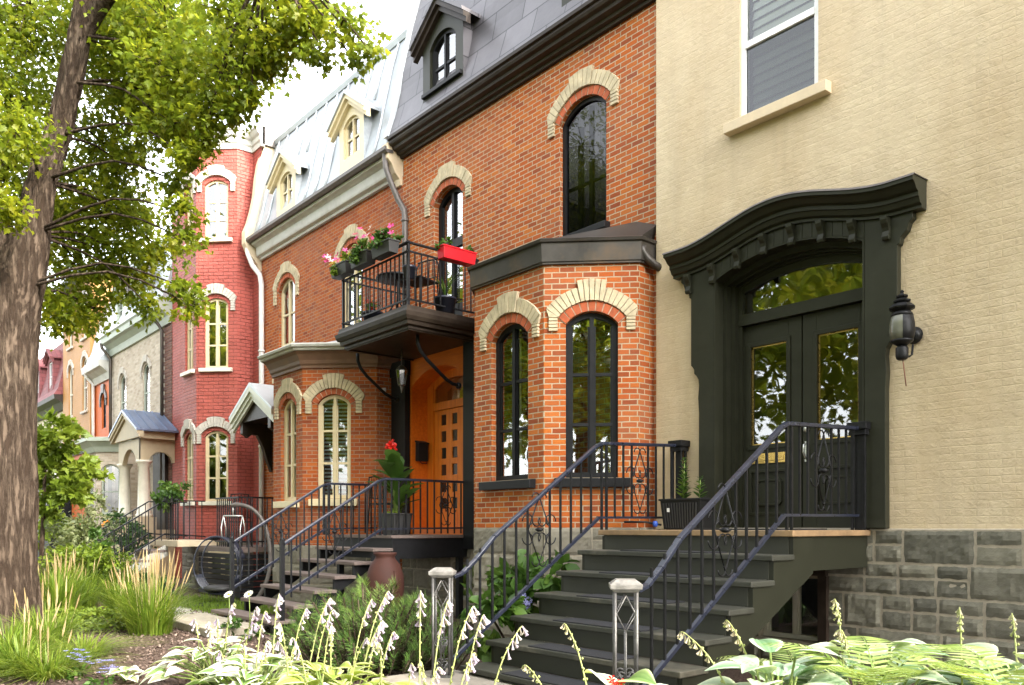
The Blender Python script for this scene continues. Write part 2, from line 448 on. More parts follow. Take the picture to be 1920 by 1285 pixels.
def ashlar(mb, F, a0, a1, z0, z1, seed=1, row=.26, holes=(), m=0, mm=1, proud=.022, gap=.008, split_p=.3):
    """random rock-faced blocks in courses, some courses split in two, over a mortar bed"""
    r = random.Random(seed)
    z = z1
    wall(mb, F, a0, a1, z0, z1, holes, mm)
    def block(x0, x1, b0, b1):
            g = gap
            q = r.uniform(.5, 1)*proud
            P = F.P
            x0_, x1_, y0_, y1_ = x0+g, x1-g, b0+g, b1-g
            nx = max(3, int((x1_-x0_)/.032)); ny = max(3, int((y1_-y0_)/.032))
            lat = [[r.uniform(-1, 1) for _ in range(nx//3+3)] for _ in range(ny//3+3)]
            vs = []
            for j in range(ny+1):
                for i in range(nx+1):
                    ed = min(i, nx-i, j, ny-j)
                    u, v = i/3, j/3; iu, iv = int(u), int(v); fu, fv = u-iu, v-iv
                    lo = (lat[iv][iu]*(1-fu)+lat[iv][iu+1]*fu)*(1-fv)+(lat[iv+1][iu]*(1-fu)+lat[iv+1][iu+1]*fu)*fv
                    d = .003 if ed == 0 else q+lo*.012+r.uniform(-.0035, .0035)
                    ex = r.uniform(-.005, .005) if i in (0, nx) else 0; ez = r.uniform(-.005, .005) if j in (0, ny) else 0
                    vs.append(P(x0_+(x1_-x0_)*i/nx+ex, d, y0_+(y1_-y0_)*j/ny+ez))
            mb.cur = r.random()
            mb.add(vs, [(j*(nx+1)+i, j*(nx+1)+i+1, (j+1)*(nx+1)+i+1, (j+1)*(nx+1)+i) for j in range(ny) for i in range(nx)], m, False)
    while z > z0+.05:
        h = min(row*r.uniform(.85, 1.2), z-z0)
        a = a0
        while a < a1-.02:
            w = min(r.uniform(.28, .72), a1-a)
            if a1-(a+w) < .12: w = a1-a
            split = r.random() < split_p and h > .2
            parts = [(z-h, z)] if not split else [(z-h, z-h*.45), (z-h*.45, z)]
            for (b0, b1) in parts:
                subs = [(a, a+w)] if not split or r.random() < .5 or w < .4 else [(a, a+w*.55), (a+w*.55, a+w)]
                for (x0, x1) in subs:
                    pcs = [(x0, x1)]
                    for o in holes:
                        if b1 > o.z0-.02 and b0 < o.top(o.c)+.02:
                            pcs = [q_ for p_ in pcs for q_ in ((p_[0], min(p_[1], o.a0-.03)), (max(p_[0], o.a1+.03), p_[1])) if q_[1]-q_[0] > .05]
                    for (x0, x1) in pcs: block(x0, x1, b0, b1)
            a += w
        z -= h

M = {}
M['mortar'] = plain('mortar', (.46, .38, .28), .9, scale=20)
BR = [(.34, .070, .015), (.49, .120, .021), (.41, .090, .018), (.53, .152, .026), (.27, .058, .018), (.50, .132, .023)]
M['brick'] = brick('brick_orange', BR, (.47, .37, .25), w=.172, h=.062, ms=.0068, dirt_amt=.45)
M['brick_c'] = brick('brick_worn', [tuple(x*k for x, k in zip(c, (.90, .82, .8))) for c in BR], (.36, .25, .17), w=.172, h=.062, ms=.0060, dirt_amt=.55)
M['soldier'] = plain('brick_soldier', (.38, .085, .028), .85, var=.3, scale=12)
M['cream'] = painted_brick('cream_painted_brick', (.56, .452, .30), lo=.93, w=.19, h=.064, stain=(.40, .275, .14), stain_amt=.6, bstr=.24, wob=.014, joint=.04)
M['red'] = painted_brick('red_painted_brick', (.39, .088, .064), lo=.84, stain=(.31, .062, .045), bstr=.8, wob=.003, joint=1.0, ms=.012)
M['ochre'] = painted_brick('ochre_painted_brick', (.40, .20, .055), stain=(.33, .15, .05), bstr=.4, joint=.3)
M['orange'] = painted_brick('orange_painted_brick', (.56, .13, .03), bstr=.3)
M['buff_brick'] = brick('buff_brick', [(.58, .49, .38), (.48, .39, .30), (.63, .54, .43), (.54, .46, .36), (.42, .34, .26)], (.5, .44, .36), bstr=.4)
M['grey_brick'] = brick('grey_brown_brick', [(.22, .16, .12), (.16, .11, .085), (.27, .21, .16), (.2, .14, .11)], (.3, .26, .21))
M['brown_brick'] = brick('brown_brick', [(.16, .07, .05), (.12, .05, .04), (.2, .09, .06), (.14, .07, .05)], (.22, .16, .13))
M['cream_stucco'] = plain('cream_stucco', (.58, .5, .36), .85, var=.08, scale=3, bmp=.3)
M['landing'] = plain('ochre_stone_slab', (.27, .17, .085), .7, var=.3, scale=5, bmp=.2, stain=(.2, .16, .11))
M['concrete'] = plain('concrete', (.25, .22, .18), .85, var=.2, scale=8, bmp=.3)
M['black_plastic'] = plain('black_plastic', (.012, .012, .012), .5, var=.15, bmp=.05, spec=.25)
M['stone'] = None
def stonemat(name, lo, hi):
    m, nt, out = nodes(name)
    at = N(nt, 'ShaderNodeAttribute', attribute_name='var')
    col = ramp(nt, at.outputs['Fac'], [(0, lo), (.5, tuple((a+b)/2 for a, b in zip(lo, hi))), (1, hi)])
    v = coords(nt)
    col = mixc(nt, .55, col, ramp(nt, noise(nt, v, 9, 6, .7), [(.3, (.55, .55, .53)), (.7, (1, 1, 1))]), 'MULTIPLY')
    nrm = bump(nt, noise(nt, v, 16, 8, .7), .5, .02)
    nrm = bump(nt, noise(nt, coords(nt, 'Object', (1, 1, 3)), 70, 4, .7), .35, .006, nrm)
    finish(nt, out, col, .9, 0, nrm, .25)
    return m
M['stone'] = stonemat('grey_stone', (.12, .115, .092), (.23, .215, .165))
M['stone_b'] = stonemat('buff_grey_stone', (.20, .18, .14), (.30, .27, .21))
M['stone_mortar'] = plain('stone_mortar', (.34, .295, .225), .9, scale=15, bmp=.4)
M['cut_stone'] = plain('buff_cut_stone', (.50, .415, .27), .85, var=.28, scale=7, bmp=.25)
M['white_stone'] = plain('painted_grey_stone', (.46, .42, .36), .8, var=.15, scale=9, bmp=.3)
M['sill_stone'] = plain('beige_sill', (.62, .50, .34), .75, var=.1, scale=6)
M['slate'] = None
def tin_roof(name, c, w, h, edge, rough=.45, metal=.3, var=.25, bstr=.4):
    m, nt, out = nodes(name)
    uv = coords(nt, 'UV')
    b = N(nt, 'ShaderNodeTexBrick', Scale=1.0)
    b.inputs['Brick Width'].default_value = w; b.inputs['Row Height'].default_value = h
    b.inputs['Mortar Size'].default_value = .010; b.inputs['Mortar Smooth'].default_value = .1
    b.inputs['Color1'].default_value = (0, 0, 0, 1); b.inputs['Color2'].default_value = (1, 1, 1, 1)
    nt.links.new(uv, b.inputs['Vector'])
    base = ramp(nt, b.outputs['Color'], [(0, tuple(x*(1-var) for x in c)), (1, tuple(x*(1+var) for x in c))])
    v = coords(nt)
    base = mixc(nt, .6, base, ramp(nt, noise(nt, v, 3, 6, .7), [(.3, (.6, .58, .6)), (.7, (1, 1, 1))]), 'MULTIPLY')
    col = mixc(nt, b.outputs['Fac'], base, edge)
    inv = N(nt, 'ShaderNodeMath', operation='SUBTRACT'); inv.inputs[0].default_value = 1.0
    nt.links.new(b.outputs['Fac'], inv.inputs[1])
    nrm = bump(nt, inv.outputs[0], bstr, .01); nrm = bump(nt, noise(nt, v, 6, 4, .6), .15, .02, nrm)
    finish(nt, out, col, rough, metal, nrm, .5)
    return m
M['slate'] = tin_roof('dark_tin_roof', (.113, .106, .112), .62, .42, (.03, .028, .03), .42, .35)
M['zinc'] = plain('pale_blue_grey_sheet_roof', (.36, .385, .40), .45, .4, var=.14, scale=2.5, bmp=.08, stain=(.27, .285, .295))
M['zinc_white'] = plain('white_sheet_roof', (.50, .53, .55), .45, .3, var=.1, scale=2.5, bmp=.08)
M['blue_metal'] = plain('blue_grey_porch_roof', (.16, .20, .29), .38, .4, var=.15, scale=3, bmp=.05)
M['burgundy'] = tin_roof('burgundy_shingles', (.20, .055, .055), .25, .16, (.10, .03, .03), .75, 0)
M['brown_trim'] = plain('dark_brown_trim', (.026, .018, .013), .45, var=.3, scale=7, bmp=.15, stain=(.05, .037, .027), spec=.22)
M['brown_cove'] = plain('brown_cove', (.16, .085, .05), .6, var=.2, scale=6)
M['bronze_metal'] = plain('dark_bronze_sheet', (.055, .048, .042), .42, .45, var=.3, scale=3, bmp=.06, stain=(.10, .068, .042))
M['black_paint'] = plain('black_paint', (.010, .010, .011), .5, var=.3, scale=10, bmp=.1, spec=.22)
M['iron'] = plain('black_iron', (.010, .010, .011), .45, .0, var=.4, scale=20, bmp=.2, spec=.22)
M['blue_iron'] = plain('worn_blue_black_iron', (.017, .020, .034), .3, .0, var=.25, scale=14, bmp=.12, spec=.55)
M['green'] = plain('dark_olive_paint', (.024, .0245, .0155), .42, var=.15, scale=6, bmp=.12, spec=.22)
M['step_green'] = plain('worn_green_step_paint', (.036, .036, .026), .6, var=.25, scale=6, bmp=.25, stain=(.13, .115, .085))
M['riser_green'] = plain('olive_riser_paint', (.026, .026, .017), .6, var=.2, scale=5, bmp=.2)
M['cream_paint'] = plain('cream_window_paint', (.66, .55, .34), .5, var=.08, scale=6)
M['ivory'] = plain('ivory_paint', (.66, .62, .50), .5, var=.08, scale=6)
M['white'] = plain('white_paint', (.78, .78, .77), .45, var=.05, scale=6)
M['pale_grey'] = plain('pale_grey_trim', (.47, .46, .41), .55, var=.12, scale=4, stain=(.36, .33, .28))
M['pale_green'] = plain('pale_green_trim', (.37, .41, .34), .55, var=.1, scale=4)
M['green_white'] = plain('greenish_white_trim', (.60, .60, .50), .5, var=.1, scale=5)
M['tan'] = plain('tan_porch_paint', (.44, .36, .23), .6, var=.1, scale=4)
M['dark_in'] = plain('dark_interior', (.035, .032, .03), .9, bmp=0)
M['glass'] = glass('window_glass')
M['glass_soft'] = glass('screened_glass', (.50, .51, .51), .01)
M['glass_screen'] = glass('dark_screen', (.16, .17, .17), -.04)
M['glass_d'] = plain('dark_door_pane', (.02, .016, .012), .12, var=.1, bmp=0, spec=.6)
M['glass_clear'] = glass('clear_glass', (.92, .95, .94), .03)
M['glass_warm'] = glass('hall_glass', (.85, .74, .5), .16)
M['curtain'] = plain('white_curtain', (.72, .72, .70), .85, var=.1, scale=8)
M['grey_blind'] = plain('grey_blind', (.36, .37, .37), .7, var=.12, scale=5)
M['white_blind'] = plain('white_blind', (.72, .75, .73), .7, var=.06, scale=5)
M['hall'] = plain('tan_hall_wall', (.36, .25, .10), .8, var=.25, scale=1.5)
M['brass'] = plain('brass', (.62, .42, .13), .28, .9, var=.15, scale=12)
M['steel'] = plain('worn_steel', (.55, .55, .52), .35, .8, var=.2, scale=12)
M['galv'] = plain('galvanised_pipe', (.12, .105, .095), .5, .4, var=.25, scale=12)
M['terracotta'] = plain('terracotta', (.055, .015, .008), .75, var=.2, scale=6, bmp=.2)
M['white_pipe'] = plain('white_pipe', (.68, .66, .63), .45, var=.08, scale=8)
M['rust'] = plain('rusty_wire', (.16, .05, .03), .8)
def woodmat(name, c0, c1, c2, along=(14, 14, 1.2), rough=.42):
    m, nt, out = nodes(name)
    v = coords(nt, 'Object', along)
    f = noise(nt, v, 1.6, 6, .65)
    col = ramp(nt, f, [(.25, c0), (.5, c1), (.75, c2)])
    finish(nt, out, col, rough, 0, bump(nt, f, .12, .005), .5)
    return m
M['door_wood'] = woodmat('varnished_orange_wood', (.50, .115, .008), (.66, .165, .010), (.76, .23, .018))
M['panel_wood'] = woodmat('varnished_orange_boards', (.52, .11, .008), (.66, .145, .010), (.76, .20, .016), (1.2, 14, 14))
M['deck'] = woodmat('weathered_deck', (.10, .07, .06), (.15, .11, .095), (.2, .155, .13), (1.5, 12, 12), .7)
M['raw_wood'] = woodmat('new_wood', (.42, .24, .10), (.5, .3, .14), (.58, .37, .19), (1.5, 12, 12), .6)

def bay(root, x0, x1, yf, side, back, z0, z1, mat, ops_front, ops_right, ops_left=(), name='bay_wall', zs=None, smat=None, seed=1):
    """half-octagon bay: front x0..x1 at yf, 45-degree sides 'side' deep, then square back to the wall"""
    L = side*math.sqrt(2); y1 = yf+side
    faces = [(Fr(x0-side, back, -90), back-y1, ()), (Fr(x0-side, y1, -45), L, ops_left), (Fr(x0, yf, 0), x1-x0, ops_front),
             (Fr(x1, yf, 45), L, ops_right), (Fr(x1+side, y1, 90), back-y1, ())]
    mb = MB()
    for f, w, ops in faces: wall(mb, f, 0, w, zs or z0, z1, ops)
    b = mb.build(name, mat, root)
    ln = MB()
    for f, w, ops in faces:
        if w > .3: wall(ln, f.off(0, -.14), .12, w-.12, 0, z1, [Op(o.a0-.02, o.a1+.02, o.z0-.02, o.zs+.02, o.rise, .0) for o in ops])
    ln.build('room_lining', M['dark_in'], root)
    if zs:
        st = MB()
        for i, (f, w, o) in enumerate(faces): ashlar(st, f.off(0, .012), 0, w, z0, zs, seed+i, row=.3, proud=.02)
        st.build('stone_base', [smat, M['stone_mortar']], root)
    return b, faces
def baypts(x0, x1, yf, side, back):
    return [(x0-side, back), (x0-side, yf+side), (x0, yf), (x1, yf), (x1+side, yf+side), (x1+side, back)]
def shell(root, x0, x1, y0, y1, z1, mat):
    """side, back and ceiling walls that close a house, so its rooms are dark"""
    mb = MB()
    mb.quad((x0, y1, 0), (x0, y0, 0), (x0, y0, z1), (x0, y1, z1)); mb.quad((x1, y0, 0), (x1, y1, 0), (x1, y1, z1), (x1, y0, z1))
    mb.quad((x1, y1, 0), (x0, y1, 0), (x0, y1, z1), (x1, y1, z1))
    return mb.build('side_walls', mat, root)
def drape(F, o, w, mat, a0, a1, z0, z1, dep=.10, folds=5, name='curtain'):
    mb = MB(); n = folds*4; P = F.P
    vs = []
    for i in range(n+1):
        a = a0+(a1-a0)*i/n; d = -o.depth-dep+.025*math.sin(i*math.pi/2)
        vs += [P(a, d, z0), P(a, d, z1)]
    mb.add(vs, [(2*i, 2*i+2, 2*i+3, 2*i+1) for i in range(n)], 0, True)
    return mb.build(name, mat, w)
def slats(F, o, w, mat, pitch=.05, depth=.045, tilt=.02, dep=.07, a0=None, a1=None, z0=None, z1=None, name='blind'):
    mb = MB(); a0 = o.a0+.06 if a0 is None else a0; a1 = o.a1-.06 if a1 is None else a1
    z = o.z0+.05 if z0 is None else z0; top = (o.top(o.c)-.04) if z1 is None else z1
    while z < top:
        l, r = a0, a1
        if z > o.zs:
            while l < o.c and o.top(l) < z+.05: l += .01; r -= .01
        if r > l+.02:
            d = -o.depth-dep; P = F.P
            mb.hexa([P(l, d+depth/2, z-tilt), P(r, d+depth/2, z-tilt), P(r, d-depth/2, z+tilt), P(l, d-depth/2, z+tilt),
                     P(l, d+depth/2, z-tilt+.005), P(r, d+depth/2, z-tilt+.005), P(r, d-depth/2, z+tilt+.005), P(l, d-depth/2, z+tilt+.005)])
        z += pitch
    return mb.build(name, mat, w)
def downpipe(root, pts, r, mat, straps=(), name='downpipe'):
    mb = MB(); mb.tube(pts, r, 10)
    for p in straps: mb.lathe([(r*1.25, -.02), (r*1.25, .02)], p, 10)
    return mb.build(name, mat, root)
def dormer(root, c, half, yf, z0, ze, za, o, mats, over=.1, ybk=1.0, cheek=None):
    """gabled dormer: front wall with window o, cheeks, pitched roof with deep verge"""
    F = Fr(0, yf)
    mb = MB(); wall(mb, F, c-half, c+half, z0, ze, [o])
    mb.add([F.P(c-half, 0, ze), F.P(c+half, 0, ze), F.P(c, 0, za-.06)], [(0, 1, 2)])
    d = mb.build('dormer', mats['front'], root)
    for s in (-1, 1):
        x = c+s*half; ck = MB()
        ck.quad((x, yf, z0), (x, yf+ybk, z0), (x, yf+ybk, ze), (x, yf, ze)) if s > 0 else ck.quad((x, yf+ybk, z0), (x, yf, z0), (x, yf, ze), (x, yf+ybk, ze))
        ck.build('cheek', mats['cheek'], d)
    rf = MB(); sl = (za-ze)/half; he = half+over; zb = za-sl*he
    for s in (-1, 1):
        p = [(c, za), (c+s*he, zb), (c+s*he, zb+.05), (c, za+.06)]
        if s < 0: p = p[::-1]
        rf.prism(F, p if s < 0 else p[::1][::-1][::-1], -ybk-.2, .15)
    rf.build('dormer_roof', mats['roof'], d)
    vg = MB()
    for s in (-1, 1):
        for (dd, t0, t1) in ((.12, -.005, -.075), (.07, -.075, -.15)):
            p = [(c, za+t0), (c+s*he, zb+t0), (c+s*he, zb+t1), (c, za+t1)]
            vg.prism(F, p if s < 0 else p[::-1], -.01, dd)
    vg.build('verge', mats['verge'], d)
    return d, F
# =============================================================== cream painted house
A = thing('cream_house', 'cream painted brick house with a dark green arched double door and a grey stone base', 'house', (-3.2, 7.15, 0))
FA = Fr(0, 7.15)
oU = Op(-4.80, -3.945, 5.43, 6.98, 0, .07)
oD = Op(-5.06, -3.47, 1.28, 3.86, .17, .3)
oB = Op(-4.60, -3.90, .22, .86, 0, .16)
w = MB(); wall(w, FA, -5.88, 14, 1.285, 8.75, [oU, oD]); w.quad((-5.88, 7.15, 0), (-5.88, 9, 0), (-5.88, 9, 8.75), (-5.88, 7.15, 8.75))
w.build('wall', M['cream'], A)
st = MB(); ashlar(st, FA.off(0, .03), -5.5, 3.2, 0, 1.285, 11, .29, [oB], gap=.012, split_p=.5, proud=.018); st.quad(FA.P(-5.5, .03, 1.285), FA.P(3.2, .03, 1.285), FA.P(3.2, -.02, 1.30), FA.P(-5.5, -.02, 1.30), 1)
st.build('stone_base', [M['stone'], M['stone_mortar']], A)
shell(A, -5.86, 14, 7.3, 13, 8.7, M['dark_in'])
rf = MB(); rf.extr(FA, [(-6, 8.75), (.28, 8.75), (.34, 8.9), (.36, 9.1), (.30, 9.15), (-6, 9.2)], -5.9, 14)
rf.build('roof', M['brown_trim'], A)
w1 = window(FA, oU, A, M['white'], M['glass_clear'], (), 0, .055, .03, name='sash_window', label='white sash window with a grey slatted blind behind its glass')
mb = MB(); mb.fbox(FA, oU.a0+.05, oU.a1-.05, -.10, -.018, 6.15, 6.215)
mb.build('meeting_rail', M['white'], w1)
mb = MB(); mb.add([FA.P(*p) for p in ((oU.a0+.055, -.045, 5.5), (oU.a1-.055, -.045, 5.5), (oU.a1-.055, -.045, 6.16), (oU.a0+.055, -.045, 6.16))], [(0, 1, 2, 3)])
mb.build('insect_screen', M['glass_soft'], w1)
slats(FA, oU, w1, M['white_blind'], .095, .03, .046, .085, z0=5.48, z1=6.9)
sill(FA, oU, w1, M['sill_stone'], .13, .10, .115)
# basement window
w2 = window(FA, oB, A, M['ivory'], M['glass'], (), 1, .045, .12, name='basement_window')
mb = MB()
for a, b, z, t in ((oB.a0-.07, oB.a1+.07, oB.zs-.005, oB.zs+.08), (oB.a0-.08, oB.a0+.006, oB.z0, oB.zs-.005), (oB.a1-.006, oB.a1+.08, oB.z0, oB.zs-.005)): mb.fbox(FA, a, b, -.02, .085, z, t)
mb.build('outer_frame', M['brown_trim'], w2)
# --- door surround
FP = Fr(-4.265, 7.15)
def zc(a):
    x = abs(a); return 4.085 + (.10*(1+math.cos(math.pi*min(1, x/1.12)))) + (.0 if x < 1.12 else 0)
sp = MB()
il = arc(0, oD.w, oD.zs, oD.rise, 16)
def side_outline(s, hw, d0, d1):
    inn = oD.w
    pr = [(hw, 4.06), (hw, 3.93), (hw-.03, 3.90), (hw-.05, 3.84), (hw-.10, 3.79), (hw-.11, 3.74), (hw-.13, 3.73), (hw-.13, 3.02), (hw-.15, 3.0), (hw-.17, 2.97), (hw-.17, 2.93), (hw-.20, 2.90), (hw-.225, 2.86), (hw-.232, 2.80), (hw-.222, 2.66), (hw-.232, 2.5), (hw-.228, 1.295)]
    poly = pr + [(inn, 1.295), (inn, 4.06)]
    poly = [(s*a, z) for a, z in poly]
    sp.prism(FP, poly if s < 0 else poly[::-1], d0, d1)
for s in (-1, 1): side_outline(s, 1.215, -.01, .075)
cv = [(-oD.w + 2*oD.w*i/16) for i in range(17)]
sp.strip(FP, [(a, zc(a)-.02) for a in cv], [(a, oD.top(a-4.265)) for a in cv], -.01, .075)
pr_ = sp.build('door_surround', M['green'], A, bevel=.006)
cs = MB()
curve = [(-1.30+2.60*i/48, zc(-1.30+2.60*i/48)) for i in range(49)]
sweep(cs, FP, curve, [(-.01, -.10), (.10, -.10), (.10, -.075), (.13, -.06), (.15, -.02), (.165, -.015), (.165, .02), (.20, .035), (.235, .075), (.25, .085), (.27, .09), (.27, .125), (.255, .135), (-.01, .15)])
cs.build('cornice', M['green'], pr_)
lead = MB(); sweep(lead, FP, [(-1.31+2.62*i/48, zc(-1.31+2.62*i/48)) for i in range(49)], [(-.012, .152), (.262, .137), (.274, .122), (.278, .122), (.266, .143), (-.01, .158)])
lead.build('flashing', M['galv'], pr_)
for a in (-1.13, -.83, -.53, -.23, .07, .37, .67, .97):
    z = zc(a+.03)-.105; b = MB()
    prof = [(.07, z), (.155, z), (.155, z-.03), (.14, z-.06), (.115, z-.09), (.105, z-.12), (.115, z-.15), (.125, z-.17), (.115, z-.195), (.09, z-.20), (.07, z-.17)]
    b.extr(FP, prof, a, a+.06); b.build('bracket', M['green'], pr_, bevel=.004)
# nested arch mouldings inside the recess, jambs, transom and doors
jm = MB()
q_ = [(oD.a1-.001, 1.29)] + arc(oD.c, oD.w-.001, oD.zs, oD.rise, 16)[::-1] + [(oD.a0+.001, 1.29)]; q2_ = [(oD.a1-.014, 1.29)] + arc(oD.c, oD.w-.014, oD.zs-.012, oD.rise, 16)[::-1] + [(oD.a0+.014, 1.29)]
jm.strip(FA, q_, q2_, -.29, .078)
for g, d0, d1 in ((.0, -.17, -.07), (.045, -.24, -.15), (.085, -.29, -.22)):
    o1 = Op(oD.a0+g, oD.a1-g, 1.29, oD.zs, max(.02, oD.rise-g*.4)); 
    a_, b_ = o1.outline(0, 16)[1:], o1.outline(.055, 16)[1:]
    p0 = [(oD.a1-g, 1.29)] + arc(o1.c, o1.w, o1.zs, o1.rise, 16)[::-1] + [(oD.a0+g, 1.29)]
    o2 = Op(o1.a0+.055, o1.a1-.055, 1.29, oD.zs-.045, max(.02, o1.rise-.02))
    p1 = [(o2.a1, 1.29)] + arc(o2.c, o2.w, o2.zs, o2.rise, 16)[::-1] + [(o2.a0, 1.29)]
    jm.strip(FA, p0, p1, d0, d1)
ent = jm.build('door_frame', M['green'], A)
Fd = Fr(0, 7.42)
dl, dr = -5.0, -3.53; dm = (dl+dr)/2
tb = MB(); tb.fbox(Fd, dl-.06, dr+.06, -.05, .06, 3.405, 3.47); tb.fbox(Fd, dl-.06, dr+.06, -.05, .045, 3.47, 3.52)
tb.build('transom_rail', M['green'], ent)
tr = Op(dl+.02, dr-.02, 3.53, 3.73, .13)
fb = MB(); oo = Op(dl-.1, dr+.1, 3.50, 3.86, .17); q = tr.outline(0, 16); q2 = oo.outline(0, 16); fb.strip(Fd, q2+q2[:1], q+q[:1], -.03, .03)
fb.build('transom_frame', M['green'], ent)
pb = MB(); pb.add([Fd.P(a, -.0, z) for a, z in tr.outline(-.01, 16)], [tuple(range(19))]); pb.build('transom_pane', M['glass_warm'], ent)
for k, (x0, x1) in enumerate(((dl, dm-.006), (dm+.006, dr))):
    d = MB(); gx0, gx1 = x0+.145, x1-.145; F = Fd
    zs_ = [1.30, 1.42, 1.84, 1.93, 2.12, 3.19, 3.40]
    d.fbox(F, x0, gx0, -.04, .0, 1.30, 3.40); d.fbox(F, gx1, x1, -.04, .0, 1.30, 3.40)
    d.fbox(F, gx0, gx1, -.04, .0, 3.19, 3.40); d.fbox(F, gx0, gx1, -.04, 0, 1.89, 2.14); d.fbox(F, gx0, gx1, -.04, 0, 1.30, 1.44)
    d.fbox(F, gx0, gx1, -.035, -.018, 1.44, 1.89)
    leaf = d.build('door_leaf', M['green'], ent, bevel=.004)
    mo = MB()
    def ringm(a0, a1, z0, z1, t, d0, d1):
        mo.strip(F, [(a0, z0), (a1, z0), (a1, z1), (a0, z1), (a0, z0)], [(a0+t, z0+t), (a1-t, z0+t), (a1-t, z1-t), (a0+t, z1-t), (a0+t, z0+t)], d0, d1)
    ringm(gx0-.03, gx1+.03, 2.11, 3.22, .045, -.01, .016); ringm(gx0-.01, gx1+.01, 1.43, 1.90, .03, -.02, .010)
    c0, c1 = (gx0+gx1)/2-.145, (gx0+gx1)/2+.145
    o8 = [(c0, 1.56), (c0+.03, 1.53), (c1-.03, 1.53), (c1, 1.56), (c1, 1.77), (c1-.03, 1.80), (c0+.03, 1.80), (c0, 1.77)]
    sc8 = [((a-(c0+c1)/2)*.86+(c0+c1)/2, (z-1.665)*.84+1.665) for a, z in o8]
    mo.strip(F, o8+o8[:1], sc8+sc8[:1], -.02, .008); mo.prism(F, sc8, -.02, -.006)
    mo.build('moulding', M['green'], leaf, bevel=.003)
    g = MB(); g.quad(F.P(gx0-.01, -.02, 2.13), F.P(gx1+.01, -.02, 2.13), F.P(gx1+.01, -.02, 3.2), F.P(gx0-.01, -.02, 3.2)); g.build('pane', M['glass_warm'], leaf)
    g = MB()
    g.strip(F, [(gx0+.012, 2.15), (gx1-.012, 2.15), (gx1-.012, 3.18), (gx0+.012, 3.18), (gx0+.012, 2.15)], [(gx0+.03, 2.168), (gx1-.03, 2.168), (gx1-.03, 3.162), (gx0+.03, 3.162), (gx0+.03, 2.168)], -.019, -.014)
    g.build('glazing_bead', M['brass'], leaf)
    if k == 0:
        s_ = MB(); s_.fbox(F, gx0+.03, gx1-.02, 0, .012, 1.96, 2.065); s_.fbox(F, gx0+.055, gx1-.045, .012, .018, 1.985, 2.04); s_.build('mail_slot', M['brass'], leaf, bevel=.003)
    else:
        s_ = MB(); P = F.P
        s_.lathe([(.03, 0), (.032, .02), (.018, .035)], (0, 0, 0), 12)
        vs = s_.v; s_.v = [P(x0+.045+vx, vz+.0, 2.27+vy) for vx, vy, vz in vs]
        s_.fbox(F, x0+.03, x0+.062, 0, .012, 1.95, 2.15); s_.tube([P(x0+.045, .01, 2.13), P(x0+.045, .06, 2.11), P(x0+.045, .065, 2.04), P(x0+.045, .03, 1.99), P(x0+.045, .01, 1.98)], .011, 8)
        s_.build('handle', M['steel'], leaf)
# hall behind the doors
hl = MB(); hl.quad((-5.3, 9.6, 1.2), (-3.3, 9.6, 1.2), (-3.3, 9.6, 4.2), (-5.3, 9.6, 4.2)); hl.quad((-5.3, 7.6, 1.2), (-5.3, 9.6, 1.2), (-5.3, 9.6, 4.2), (-5.3, 7.6, 4.2)); hl.quad((-3.3, 9.6, 1.2), (-3.3, 7.6, 1.2), (-3.3, 7.6, 4.2), (-3.3, 9.6, 4.2))
hl.quad((-5.3, 7.6, 4.2), (-5.3, 9.6, 4.2), (-3.3, 9.6, 4.2), (-3.3, 7.6, 4.2)); hl.quad((-5.3, 7.6, 1.2), (-3.3, 7.6, 1.2), (-3.3, 9.6, 1.2), (-5.3, 9.6, 1.2))
hl.box(-4.15, -3.7, 9.5, 9.59, 1.3, 3.2, 1)
hl.build('hallway', [M['hall'], M['dark_in']], A)

# =============================================================== brick house with black windows
B = thing('brick_house', 'orange brick house with black arched windows, a dark tin mansard and a half octagon bay', 'house', (-8.5, 7.2, 0))
FB = Fr(0, 7.2)
b1 = Op(-7.48, -6.68, 4.95, 6.40, .20, .10); b2 = Op(-10.26, -9.52, 4.245, 6.20, .20, .16)
bd = Op(-10.86, -9.45, 1.28, 3.52, .24, .36)
w = MB(); wall(w, FB, -11.1, -9.05, 4.0, 7.26, [b2]); wall(w, FB, -9.05, -5.86, 1.0, 7.26, [b1]); w.build('wall', M['brick'], B)
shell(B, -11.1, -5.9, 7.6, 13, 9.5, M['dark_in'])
pw = MB(); wall(pw, FB, -11.1, -9.05, 1.0, 4.0, [bd]); pw.build('entrance_panelling', M['panel_wood'], B)
# bay
fo = Op(.33, .99, 1.86, 3.53, .17, .10); ro = Op(.245, .825, 1.86, 3.57, .14, .10)
bw, BF = bay(B, -7.96, -6.705, 6.205, .745, 7.2, 0, 4.27, M['brick'], [fo], [ro], [Op(.245, .825, 1.86, 3.57, .14, .10)], zs=1.30, smat=M['stone_b'], seed=31)
pts = baypts(-7.96, -6.705, 6.205, .745, 7.2)
cp = MB(); perim(cp, pts, [(-.03, 4.235), (.035, 4.235), (.035, 4.255), (.05, 4.26), (.06, 4.46), (.085, 4.47), (.095, 4.50), (.07, 4.515), (-.03, 4.52)])
cap = cp.build('bay_cap', M['bronze_metal'], B)
rb = MB(); inn = [(p[0], p[1], 4.515) for p in pts]; up = [(-8.6, 7.19, 4.70), (-8.4, 7.19, 4.82), (-7.9, 7.19, 4.86), (-6.8, 7.19, 4.86), (-6.2, 7.19, 4.82), (-5.9, 7.19, 4.70)]
for i in range(5): rb.quad(inn[i], inn[i+1], up[i+1], up[i])
rb.build('bay_roof', M['bronze_metal'], cap)
bp = MB(); bp.tube([(-5.93, 6.97, 4.42), (-5.93, 6.98, 4.36), (-5.90, 7.02, 4.29), (-5.86, 7.1, 4.22), (-5.84, 7.18, 4.19)], .045, 10); bp.build('rain_spout', M['bronze_metal'], cap)
